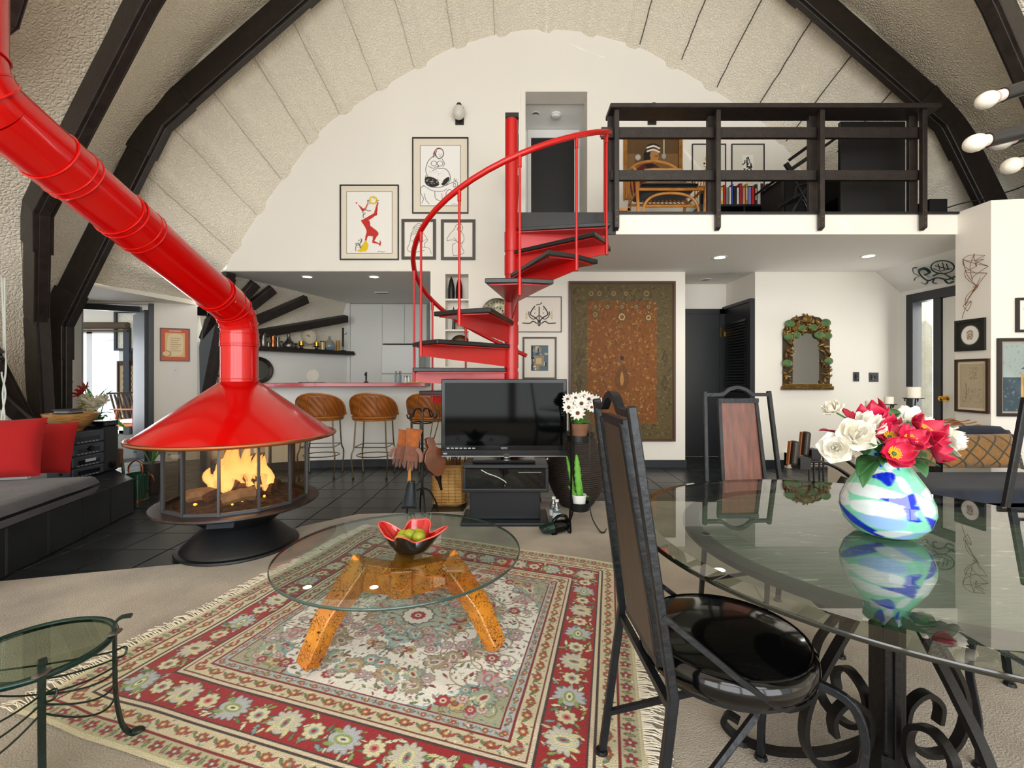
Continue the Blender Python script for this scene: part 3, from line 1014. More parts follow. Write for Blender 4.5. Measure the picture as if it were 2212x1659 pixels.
# ---------------- loft railing
lr = thing('loft_railing', 'black painted timber railing along the loft edge', 'railing', (2.6, 4.29, 2.72))
D = 4.27
def RZ(py, d=D): return PZ(py, d)
MB().bx(PX(1315, D), PX(2018, D), 4.19, 4.42, 3.655, 3.695).build('cap_rail', BLACKW, lr, bevel=.004, seg=1)
MB().bx(PX(1300, D), PX(2006, D), 4.285, 4.325, 3.425, 3.525).build('rail', BLACKW, lr, bevel=.003, seg=1)
MB().bx(PX(1320, D), PX(1990, D), 4.285, 4.325, 3.025, 3.12).build('rail', BLACKW, lr, bevel=.003, seg=1)
for px in (1332, 1551, 1775, 1996):
    x = PX(px, 4.24)
    MB().prism([(x - .022, 4.225, 2.56), (x - .022, 4.27, 2.54), (x - .022, 4.27, 3.655), (x - .022, 4.225, 3.655)], (.044, 0, 0)).build('post', BLACKW, lr, bevel=.003, seg=1)
    MB().bx(x - .06, x + .02, 4.325, 4.365, 2.722, 3.655).build('post_backing', BLACKW, lr, bevel=.003, seg=1)
    for zz in (2.60, 2.66, 2.72):
        MB().ball((x, 4.225, zz), .005, nu=6, nv=4).build('bolt', SCREW, lr)
lr2 = thing('landing_railing', 'black timber side railing running back from the stair pole', 'railing', (0.0, 4.4, 2.72))
MB().bx(-.065, .065, 4.35, 5.84, 3.655, 3.70).build('cap_rail', BLACKW, lr2, bevel=.003, seg=1)
MB().bx(.03, .065, 4.40, 5.84, 3.43, 3.52).build('rail', BLACKW, lr2); MB().bx(.03, .065, 4.40, 5.84, 3.03, 3.12).build('rail', BLACKW, lr2)
for yy in (4.42, 5.76): MB().bx(-.01, .03, yy - .045, yy + .045, 2.73, 3.655).build('post', BLACKW, lr2)

# ---------------- tiled bench
BF0, BF1 = Vector((-2.80, 1.95, 0)), Vector((-3.275, 3.93, 0))
bn = thing('tiled_bench', 'low black slate tiled bench under the grey cushion', 'bench', (-3.6, 3.2, 0.006))
foot = [BF0, BF1, Vector((-4.02, 4.50, 0)), Vector((-4.35, 4.28, 0)), Vector((-4.0, 3.4, 0)), Vector((-4.3, 1.95, 0))]
MB().prism([p + V(0, 0, .006) for p in foot], (0, 0, .279)).build('bench_core', GROUTL, bn)
ft = (BF1 - BF0).normalized(); LN = (BF1 - BF0).length; nrm = Vector((ft.y, -ft.x, 0))
e = LN
while e > 0.05:
    s0 = max(0, e - .325)
    a, b = BF0 + ft * (s0 + .009), BF0 + ft * (e - .004)
    MB().prism([a + V(0, 0, .006), b + V(0, 0, .006), b + nrm * .008 + V(0, 0, .006), a + nrm * .008 + V(0, 0, .006)], (0, 0, .287)).build('tile', SLATE, bn, bevel=.002, seg=1)
    e -= .325
n2 = (Vector((-4.02, 4.5, 0)) - BF1); L2 = n2.length; n2.normalize(); nn2 = Vector((n2.y, -n2.x, 0))
for k in range(3):
    a, b = BF1 + n2 * (k * L2 / 3 + .003), BF1 + n2 * ((k + 1) * L2 / 3 - .003)
    MB().prism([a + V(0, 0, .006), b + V(0, 0, .006), b + nn2 * .008 + V(0, 0, .006), a + nn2 * .008 + V(0, 0, .006)], (0, 0, .287)).build('tile', SLATE, bn, bevel=.002, seg=1)
inw = -nrm
for k in range(6):
    for j in range(3):
        o = BF1 - ft * (k * .325 + .325) + inw * (j * .325)
        if o.x < -4.2: continue
        q = [o + ft * .003 + inw * .003, o + ft * .322 + inw * .003, o + ft * .322 + inw * .322, o + ft * .003 + inw * .322]
        MB().prism([p + V(0, 0, .284) for p in q], (0, 0, .010)).build('tile', SLATE, bn, bevel=.0015, seg=1)
tri = [BF1 + inw * .005 + n2 * .01, BF1 + n2 * (L2 - .02), BF1 + inw * .80]
MB().prism([p + V(0, 0, .284) for p in tri], (0, 0, .010)).build('tile', SLATE, bn)

# cushion on the bench
GREYF = mat('grey_velour', '#3A3B3F', 0.95, col2='#4A4B50', nscale=5, sheen=.15, bump=(70, .15))
def cushion_block(c0, ftv, inv, L, Wd, z0, h, name, m_, parent=None, r=.04, label=None, cat=None, puff=.015):
    mb = MB()
    nu, nv = 26, 16
    def shp(u, v, s):
        x, y = u * L, v * Wd
        ed = min(x, L - x, y, Wd - y)
        k = min(1, max(0, ed / r))
        hh = h / 2 * (1 - (1 - k) ** 2 * .85)
        zz = z0 + h / 2 + s * (hh + (puff * math.sin(PI * u) * math.sin(PI * v) if s > 0 else 0)) + (.004 * mnoise.noise(Vector((x * 5, y * 5, s))) if s > 0 else 0)
        p = c0 + ftv * x + inv * y
        return Vector((p.x, p.y, zz))
    us = [0, .25 * r / L, .6 * r / L] + [r / L + (1 - 2 * r / L) * i / 16 for i in range(17)] + [1 - .6 * r / L, 1 - .25 * r / L, 1]
    vs_ = [0, .25 * r / Wd, .6 * r / Wd] + [r / Wd + (1 - 2 * r / Wd) * i / 10 for i in range(11)] + [1 - .6 * r / Wd, 1 - .25 * r / Wd, 1]
    for s in (1, -1):
        mb.grid(lambda u, v: shp(us[int(round(u * (len(us) - 1)))], vs_[int(round(v * (len(vs_) - 1)))], s), len(us) - 1, len(vs_) - 1)
    return mb.build(name, m_, parent, smooth=True, ang=80, weld=True)
bc = cushion_block(BF0 + nrm * .045, ft, inw, 1.52, .80, .296, .135, 'bench_cushion', GREYF, r=.035)
tag(bc, 'long grey velour seat cushion on the tiled bench', 'cushion')

# ---------------- persian rug
RA, RB, RC, RD = (-1.10, 3.53), (0.705, 2.80), (0.32, 0.94), (-1.745, 1.575)
W_, H_ = 640, 640
cv = CV(W_, H_, '#E9E4D4')
RUGR, IVORY, SAGE, TEAL, GREYB, CREAM, OLIVE, DKR, NAVY, PINK = '#9E0A18', '#F0EDE4', '#A9AC90', '#8FA9A0', '#A9B2B4', '#D2C8A6', '#6E7440', '#7E0F1C', '#35445E', '#C98C86'
X, Y = cv.X / W_, cv.Y / H_
ed = np.minimum(np.minimum(X, 1 - X), np.minimum(Y, 1 - Y))
def band(a, b, col):
    cv.a[(ed >= a) & (ed < b)] = lin(col)
band(0, .010, '#D9D0AC'); band(.010, .038, '#B9B592'); band(.038, .042, DKR); band(.042, .074, CREAM); band(.074, .078, '#3A2A2A'); band(.078, .084, '#D8CBB0'); band(.084, .088, '#3A2A2A')
band(.088, .158, RUGR); band(.158, .162, '#3A2A2A'); band(.162, .168, '#D8CBB0'); band(.168, .172, '#6B2A2A'); band(.172, .200, CREAM); band(.200, .204, DKR); band(.204, .220, '#B4B8B4'); band(.220, .224, DKR)
fld = ed >= .224
cxs, cys = np.abs(X - .5), np.abs(Y - .5)
wav = .014 * np.sin(cxs * 75) + .014 * np.sin(cys * 75)
cor = (cxs + cys + wav)
cv.a[fld] = lin(IVORY)
cv.a[fld & (cor > .412)] = lin('#8FB5B8')
cv.a[fld & (cor > .420)] = lin('#A6A98C')
rr = np.hypot(X - .5, Y - .5); th = np.arctan2(Y - .5, X - .5)
med = rr < .105 + .018 * np.cos(8 * th) + .007 * np.cos(24 * th)
cv.a[fld & (rr < .114 + .018 * np.cos(8 * th) + .007 * np.cos(24 * th))] = lin('#8FB5B8')
cv.a[fld & med] = lin('#A9B9AC')
S4 = [(1, 1), (-1, 1), (1, -1), (-1, -1)]
def star(c, r, n, col, rot=0, inner=.6, sm=3):
    pts = []
    for i in range(2 * n):
        q = r if i % 2 == 0 else r * inner
        a = rot + PI * i / n
        pts.append((c[0] + q * math.cos(a), c[1] + q * math.sin(a)))
    cv.poly(pts, col, sm)
def flower(c, r, cols, n=8, rot=0):
    for col, k in (('#4A3B30', 1.22), (cols[0], 1.0)):
        for i in range(n):
            a = rot + 2 * PI * i / n
            cv.ell((c[0] + .62 * r * math.cos(a), c[1] + .62 * r * math.sin(a)), .42 * r * k, .30 * r * k, col, a)
    cv.ell(c, r * .45, r * .45, cols[1]); cv.ell(c, r * .24, r * .24, cols[2])
def palm(c, r, ang, cols):
    for col, k in (('#3E3228', 1.16), (cols[0], 1.0)):
        for i in range(9):
            a = ang - 1.9 + 3.8 * i / 8
            l = r * (.62 if i % 2 else .72)
            cv.ell((c[0] + l * math.cos(a), c[1] + l * math.sin(a)), .40 * r * k, .19 * r * k, col, a)
        cv.ell((c[0] - .25 * r * math.cos(ang), c[1] - .25 * r * math.sin(ang)), .66 * r * k, .52 * r * k, col, ang)
        for s_ in (-1, 1):
            a = ang + s_ * 2.45
            cv.ell((c[0] + .8 * r * math.cos(a), c[1] + .8 * r * math.sin(a)), .34 * r * k, .15 * r * k, cols[1] if k == 1.0 else col, a + s_ * .5)
    cv.ell(c, r * .58, r * .38, cols[1], ang); cv.ell(c, r * .40, r * .20, cols[2], ang); cv.ell(c, r * .18, r * .09, cols[3], ang)
def leaf(c, l, ang, col):
    ca, sa = math.cos(ang), math.sin(ang)
    def tr(p): return (c[0] + (p[0] * ca - p[1] * sa) * l, c[1] + (p[0] * sa + p[1] * ca) * l)
    cv.poly([tr(p) for p in ((-1.08, 0), (-.3, .46), (.6, .32), (1.1, .05), (.5, -.2), (-.3, -.38))], '#51452F', 2)
    cv.poly([tr(p) for p in ((-.95, 0), (-.3, .34), (.6, .22), (.95, .03), (.5, -.1), (-.3, -.26))], col, 2)
LC = ['#D9CFA0', '#8FA35A', '#5E7C52', '#C7BFA0', '#7FA3A5', '#E4DDC0']
# main red border motifs
N = 15
for side in range(4):
    for i in range(N):
        t = .123 + (1 - 2 * .123) * i / (N - 1)
        for jit in range(15):
            tt = t + rnd.uniform(-.028, .028); dd = rnd.uniform(.093, .153)
            p = [(tt, dd), (tt, 1 - dd), (dd, tt), (1 - dd, tt)][side]
            leaf(p, rnd.uniform(.004, .011), rnd.uniform(0, 6.3), rnd.choice(LC))
        p = [(t, .123), (t, .877), (.123, t), (.877, t)][side]
        a = [0, 0, PI / 2, PI / 2][side]
        if i % 2 == 0:
            palm(p, .027, a + (PI / 2 if i % 4 else 0), ('#C9C6B6', '#DCD49E', '#6F8C93', '#A8141F') if i % 4 else ('#B7BDC2', '#8FA35A', '#E9E3C4', '#35445E'))
        else:
            flower(p, .017, ('#DDD6AE', '#7FA3A5' if i % 3 else '#C98C86', '#A8141F'), 8)
# guard borders
for d_, n_, r_ in ((.058, 66, .0085), (.186, 52, .0085), (.212, 64, .005), (.024, 54, .010)):
    for side in range(4):
        for i in range(n_):
            t = d_ + (1 - 2 * d_) * (i + .5) / n_
            p = [(t, d_), (t, 1 - d_), (d_, t), (1 - d_, t)][side]
            a = [0, 0, PI / 2, PI / 2][side]
            if d_ == .024:
                flower(p, r_, ('#A8141F', '#35445E', '#DDD6AE'), 5, a) if i % 2 else leaf(p, r_ * .95, a + PI / 2, '#7D8F6A')
            elif i % 3 == 0: flower(p, r_, ('#A04A2E', '#C9A05A', '#DDD6AE'), 7)
            elif i % 3 == 1: leaf(p, r_ * .9, a + .8, '#7FA3A5' if d_ > .2 else '#B04048')
            else: leaf(p, r_ * .9, a - .8, '#6F8450')
for d_, q_ in ((.058, 420), (.186, 300), (.024, 260), (.212, 160)):
    for _ in range(q_):
        t = rnd.uniform(d_, 1 - d_); dd = d_ + rnd.uniform(-.013, .013) * (.4 if d_ > .2 else 1); sd_ = rnd.randrange(4)
        p = [(t, dd), (t, 1 - dd), (dd, t), (1 - dd, t)][sd_]
        cv.ell(p, rnd.uniform(.0014, .004), rnd.uniform(.001, .002), rnd.choice(['#6A3A2A', '#4E6A44', '#3A4A5E', '#9A2A30', '#8A6A3A', '#EDE6CC', '#7FA3A5']), rnd.uniform(0, 3.1))
# field: mirrored quarter motifs
def sp(c0, r0, turns, a0, col, wd=1.6):
    pts = []
    for i in range(26):
        t = i / 25
        a = a0 + turns * 2 * PI * t
        pts.append((c0[0] + r0 * (1 - .8 * t) * math.cos(a), c0[1] + r0 * (1 - .8 * t) * math.sin(a)))
    return pts
items = []
for k in range(17):
    c = (rnd.uniform(.02, .26), rnd.uniform(.02, .26))
    items.append(('v', c, rnd.uniform(.03, .06), rnd.choice((-1, 1)) * rnd.uniform(.7, 1.2), rnd.uniform(0, 6)))
for k in range(190): items.append(('l', (rnd.uniform(0, .272), rnd.uniform(0, .272)), rnd.uniform(.004, .0085), rnd.uniform(0, 6.3), rnd.choice(['#7F8F58', '#4E7A58', '#A8283A', '#7FA9AA', '#6E5A3A', '#8A1E30', '#B48A94', '#5F8C8C'])))
for k in range(38): items.append(('f', (rnd.uniform(.0, .262), rnd.uniform(.0, .262)), rnd.uniform(.009, .017), rnd.choice([('#A8283A', '#E4DDC0', '#8A1E30'), ('#C9B9B4', '#A8283A', '#DDD6AE'), ('#8FAAA8', '#E4DDC0', '#A8283A'), ('#C4A6A2', '#7A8BA6', '#E4DDC0'), ('#C9B27A', '#A8283A', '#5E7C52')])))
for k in range(20): items.append(('p', (rnd.uniform(.02, .25), rnd.uniform(.02, .25)), rnd.uniform(.014, .025), rnd.uniform(0, 6.3), rnd.choice([('#B9ADA6', '#C46A6E', '#8FB3C4', '#DDD6AE'), ('#A79A80', '#D9D2C0', '#9A3340', '#7FA3A5'), ('#9FB0A0', '#DDD6AE', '#A8283A', '#35445E'), ('#B29A78', '#D8CDB4', '#7FA3A5', '#A8283A')])))
for it in items:
    for sx_, sy_ in S4:
        def q(p): return (.5 + sx_ * p[0], .5 + sy_ * p[1])
        if it[0] == 'v':
            cv.line([q(p) for p in sp(it[1], it[2], it[3], it[4], None)], 1.5, '#8C7B52')
        elif it[0] == 'l':
            a = it[3]; a = a if sx_ > 0 else PI - a; a = a if sy_ > 0 else -a
            leaf(q(it[1]), it[2], a, it[4])
        elif it[0] == 'f': flower(q(it[1]), it[2], it[3], 8)
        else:
            a = it[3]; a = a if sx_ > 0 else PI - a; a = a if sy_ > 0 else -a
            palm(q(it[1]), it[2], a, it[4])
for k in range(8):
    a = 2 * PI * k / 8 + PI / 8
    cv.line([(.5 + .03 * math.cos(a), .5 + .03 * math.sin(a)), (.5 + .07 * math.cos(a + .3), .5 + .07 * math.sin(a + .3)), (.5 + .11 * math.cos(a), .5 + .11 * math.sin(a))], 1.8, '#B9A878', 5)
    palm((.5 + .085 * math.cos(a), .5 + .085 * math.sin(a)), .016, a, ('#8FB0A8', '#D9D5C4', '#5F8C8C', '#A8283A'))
for _ in range(1500):
    p = (rnd.uniform(.226, .774), rnd.uniform(.226, .774)); a = rnd.uniform(0, 3.1)
    cv.ell(p, rnd.uniform(.0018, .0055), rnd.uniform(.0008, .0018), rnd.choice(['#8C7B52', '#4E7A58', '#A8283A', '#7FA9AA', '#6E5A3A', '#8A1E30', '#B48A94', '#5F8C8C', '#F0EDE4', '#6E7440']), a, .85)
flower((.5, .5), .036, ('#E4E0D4', '#C9CFC8', '#A8283A'), 12); flower((.5, .5), .017, ('#A8283A', '#E4DDC0', '#A8283A'), 10)
cv.a *= (0.93 + 0.14 * np.random.RandomState(3).rand(H_, W_, 1))
def rug_fn(u, v):
    A, B, C_, D_ = (np.array(p) for p in (RA, RB, RC, RD))
    top_ = A + (B - A) * u[:, None]; bot = D_ + (C_ - D_) * u[:, None]
    xy = bot + (top_ - bot) * v[:, None]
    z = .017 + .005 * np.sin(u * 26 + 3 * np.sin(v * 7)) * np.exp(-(np.abs(u - .08) / .16) ** 2) + .005 * np.exp(-(((v - .33 + .18 * (u - .4)) / .03) ** 2)) + .004 * np.exp(-(((u - .12 + .1 * np.sin(v * 8)) / .03) ** 2))
    xy = xy + np.stack([.010 * np.sin(v * 19 + 1) * np.exp(-u / .15), .006 * np.sin(u * 17) * np.exp(-(1 - v) / .1)], 1)
    return np.concatenate([xy, z[:, None]], 1)
rug = thing('persian_rug', 'ivory and red Persian rug with floral border and fringed ends', 'rug', (-.46, 2.2, .012))
cv.build('pile', rug_fn, rug, colattr('rug_wool', rough=.95, spec=.08, bump=(240, .5), sheen=.25))
fr = MB()
for uu in (0.0, 1.0):
    for k in range(330):
        v = (k + rnd.random()) / 330
        p = rug_fn(np.array([uu]), np.array([v]))[0]
        o = (np.array(RA) - np.array(RB)) if uu == 0 else (np.array(RB) - np.array(RA))
        o = o / np.linalg.norm(o)
        side_ = np.array([-o[1], o[0]])
        ln = rnd.uniform(.05, .085); sk = rnd.uniform(-.03, .03)
        q = [Vector((p[0] - o[0] * .006, p[1] - o[1] * .006, .0185)), Vector((p[0] + o[0] * ln * .4 + side_[0] * sk * .2, p[1] + o[1] * ln * .4 + side_[1] * sk * .2, .024)), Vector((p[0] + o[0] * ln + side_[0] * sk, p[1] + o[1] * ln + side_[1] * sk, .016))]
        fr.tube(q, .0022, 4)
f_ = fr.build('fringe', mat('cream_fringe', '#D8D0BC', .95), rug); f_['kind'] = 'stuff'

# ---------------- coffee table
TX, TY, TZ = -.490, 2.02, .415
TGL = glass('table_glass', '#DCEAE4', refl=0.08)
TGE = mat('glass_edge', '#2F4640', .1, spec=.8)
ct = thing('coffee_table', 'round glass coffee table on a carved orange wooden tripod', 'table', (TX, TY, .02))
R_ = .525
def disc_top(name, c, r, t, par, glm, edm, n=96):
    MB().lathe([(0.0001, t), (r - .004, t)], n, c, caps=False).build(name, glm, par)
    MB().lathe([(r - .004, 0), (r, .003), (r, t - .003), (r - .004, t)], n, c, caps=False).build(name + '_edge', edm, par, smooth=True, ang=60)
disc_top('glass_top', (TX, TY, TZ - .012), R_, .012, ct, TGL, TGE)
CARV = mat('carved_orange_wood', '#AE6112', .28, coat=.4, col2='#C98220', nscale=5, stretch=(1, 1, 1))
_nt = CARV.node_tree
_v = _nt.nodes.new('ShaderNodeTexVoronoi'); _v.feature = 'DISTANCE_TO_EDGE'; _v.inputs['Scale'].default_value = 80
_tc = _nt.nodes.new('ShaderNodeTexCoord'); _nt.links.new(_tc.outputs['Object'], _v.inputs['Vector'])
_n = _nt.nodes.new('ShaderNodeTexNoise'); _n.inputs['Scale'].default_value = 26; _nt.links.new(_tc.outputs['Object'], _n.inputs['Vector'])
_r = _nt.nodes.new('ShaderNodeMath'); _r.operation = 'GREATER_THAN'; _r.inputs[1].default_value = .045
_r2 = _nt.nodes.new('ShaderNodeMath'); _r2.operation = 'GREATER_THAN'; _r2.inputs[1].default_value = .545
_mx2 = _nt.nodes.new('ShaderNodeMath'); _mx2.operation = 'MAXIMUM'
_nt.links.new(_v.outputs['Distance'], _r.inputs[0]); _nt.links.new(_n.outputs[0], _r2.inputs[0]); _nt.links.new(_r.outputs[0], _mx2.inputs[0]); _nt.links.new(_r2.outputs[0], _mx2.inputs[1])
_mc = _nt.nodes.new('ShaderNodeMixRGB'); _mc.inputs[1].default_value = (*lin('#3A1A08'), 1)
_rp = [n for n in _nt.nodes if n.type == 'VALTORGB'][0]
_nt.links.new(_mx2.outputs[0], _mc.inputs[0]); _nt.links.new(_rp.outputs[0], _mc.inputs[2]); _nt.links.new(_mc.outputs[0], _nt.nodes['Principled BSDF'].inputs['Base Color'])
_bp = _nt.nodes.new('ShaderNodeBump'); _bp.inputs['Strength'].default_value = .5; _bp.inputs['Distance'].default_value = .004
_nt.links.new(_mx2.outputs[0], _bp.inputs['Height']); _nt.links.new(_bp.outputs[0], _nt.nodes['Principled BSDF'].inputs['Normal'])
hub = Vector((-.452, 1.87, .335))
elb = [Vector((-.625, 1.92, .365)), Vector((-.285, 1.96, .365)), Vector((-.50, 2.20, .365))]
ftp = [Vector((-.80, 1.775, .052)), Vector((-.065, 1.90, .052)), Vector((-.56, 2.62, .052))]
for e_, g_ in zip(elb, ftp):
    sd = (g_ - hub); sd.z = 0; sd.normalize(); side_ = Vector((-sd.y, sd.x, 0))
    arm = [hub - sd * .03, e_ + sd * .0]
    MB().bar([hub - sd * .035 - V(0, 0, .0), V(e_.x, e_.y, .345)], .085, .115, side_).build('arm', CARV, ct, bevel=.006)
    mid = e_.lerp(g_, .5) + sd * .028
    path = smoothpath([V(e_.x, e_.y, .395) - sd * .01, e_.lerp(g_, .25) + sd * .02, mid, g_.lerp(e_, .22) + sd * .012, g_], 3)
    n = len(path)
    mbq = MB()
    rng = []
    for i, p in enumerate(path):
        k = .063 - .018 * i / (n - 1)
        t_ = (path[min(i + 1, n - 1)] - path[max(i - 1, 0)]).normalized()
        nn = t_.cross(side_).normalized()
        rng.append([p + nn * k * 1.05, p + side_ * k, p - nn * k * 1.05, p - side_ * k])
    vs = [q for r_ in rng for q in r_]
    fs = [(i * 4 + k, i * 4 + (k + 1) % 4, i * 4 + 4 + (k + 1) % 4, i * 4 + 4 + k) for i in range(n - 1) for k in range(4)] + [(3, 2, 1, 0), tuple(range(4 * n - 4, 4 * n))]
    mbq.add(vs, fs).build('leg', CARV, ct, bevel=.006)
# =================================================================== DINING GROUP
DTX, DTY, DTZ = 1.025, 1.258, .752
dt = thing('dining_table', 'round glass dining table with grey stone centre on scrolled black iron pedestal', 'table', (DTX, DTY, .012))
DGL = glass('dining_glass', '#D3E2DA', refl=0.16)
MB().lathe([(0.0001, .012), (.625, .012), (.663, .004)], 128, (DTX, DTY, DTZ - .012), caps=False).build('glass_top', DGL, dt, smooth=True, ang=2)
MB().lathe([(.663, .004), (.6645, 0), (.663, -.006), (.653, -.006), (.653, .0)], 128, (DTX, DTY, DTZ - .012), caps=False).build('glass_edge', mat('dark_glass_rim', '#10140F', .08, spec=.8), dt, smooth=True)
STONE = mat('grey_green_slate', '#6F756C', .35, col2='#8A8F84', nscale=7, bump=(18, .25), stretch=(1, 4, 1))
_nt = STONE.node_tree
_tc = _nt.nodes.new('ShaderNodeTexCoord'); _n = _nt.nodes.new('ShaderNodeTexNoise'); _n.inputs['Scale'].default_value = 16; _n.inputs['Detail'].default_value = 8
_mp = _nt.nodes.new('ShaderNodeMapping'); _mp.inputs['Scale'].default_value = (1, 3.5, 1)
_r = _nt.nodes.new('ShaderNodeValToRGB'); _r.color_ramp.elements[0].position = .64; _r.color_ramp.elements[1].position = .68
_mx = _nt.nodes.new('ShaderNodeMixRGB'); _mx.inputs[2].default_value = (*lin('#D8D6C4'), 1)
_rp = [n for n in _nt.nodes if n.type == 'VALTORGB' and n != _r][0]
for a, b in ((_tc.outputs['Object'], _mp.inputs[0]), (_mp.outputs[0], _n.inputs['Vector']), (_n.outputs[0], _r.inputs[0]), (_r.outputs[0], _mx.inputs[0]), (_rp.outputs[0], _mx.inputs[1]), (_mx.outputs[0], _nt.nodes['Principled BSDF'].inputs['Base Color'])):
    _nt.links.new(a, b)
SC_ = (DTX + .015, DTY + .0)
MB().lathe([(0, 0), (.475, 0), (.485, .004), (.485, .016), (0, .016)], 96, (SC_[0], SC_[1], .716)).build('stone_disc', STONE, dt, smooth=True, ang=30)
MB().lathe([(.485, 0.0), (.53, 0.0), (.532, .004), (.532, .016), (.485, .016)], 96, (SC_[0], SC_[1], .716), caps=False).build('stone_border', mat('dark_slate_border', '#2B2F2C', .3), dt, smooth=True, ang=30)
px_, py_ = DTX - .005, DTY - .02
MB().bx(px_ - .030, px_ + .030, py_ - .030, py_ + .030, .03, .70).build('post', IRON, dt, bevel=.006)
MB().bx(px_ - .008, px_ + .012, py_ - .036, py_ - .028, .03, .66).build('post_rib', IRON, dt, bevel=.003)
MB().lathe([(0, 0), (.30, 0), (.30, .012), (0, .012)], 32, (px_, py_, .704)).build('top_plate', IRON, dt)
MB().bx(px_ - .06, px_ + .06, py_ - .06, py_ + .06, .013, .035).build('foot_plate', IRON, dt)
scr = [(.045, .685), (.05, .61), (.10, .53), (.17, .43), (.235, .32), (.25, .22), (.205, .145), (.12, .14), (.062, .19), (.065, .27), (.12, .305), (.165, .27), (.16, .22)]
hook = [(.045, .55), (.09, .50), (.16, .52), (.205, .60), (.19, .675), (.13, .69), (.09, .645), (.12, .60)]
leg_ = [(.045, .20), (.14, .12), (.26, .06), (.36, .05), (.41, .075), (.40, .11), (.365, .105)]
for k in range(4):
    a = math.radians(8 + 90 * k)
    d_ = Vector((math.cos(a), math.sin(a), 0)); sd = Vector((-d_.y, d_.x, 0))
    for nm, pp, wd, hh in (('scroll', scr, .026, .014), ('top_scroll', hook, .026, .013), ('scroll_foot', leg_, .028, .014)):
        aa = a + (PI / 4 if nm != 'scroll' else 0)
        d2, s2 = Vector((math.cos(aa), math.sin(aa), 0)), Vector((-math.sin(aa), math.cos(aa), 0))
        path = smoothpath([Vector((px_, py_, 0)) + d2 * r + V(0, 0, z) for r, z in pp], 5)
        if nm == 'scroll_foot': path = [p - V(0, 0, .03) for p in path]
        MB().bar(path, wd, hh, s2).build(nm, IRON, dt, smooth=True, ang=50)
    fa = a + PI / 4
    MB().lathe([(0, 0), (.028, 0), (.024, .014), (0, .016)], 14, (px_ + .36 * math.cos(fa), py_ + .36 * math.sin(fa), .012)).build('foot_pad', IRON, dt)

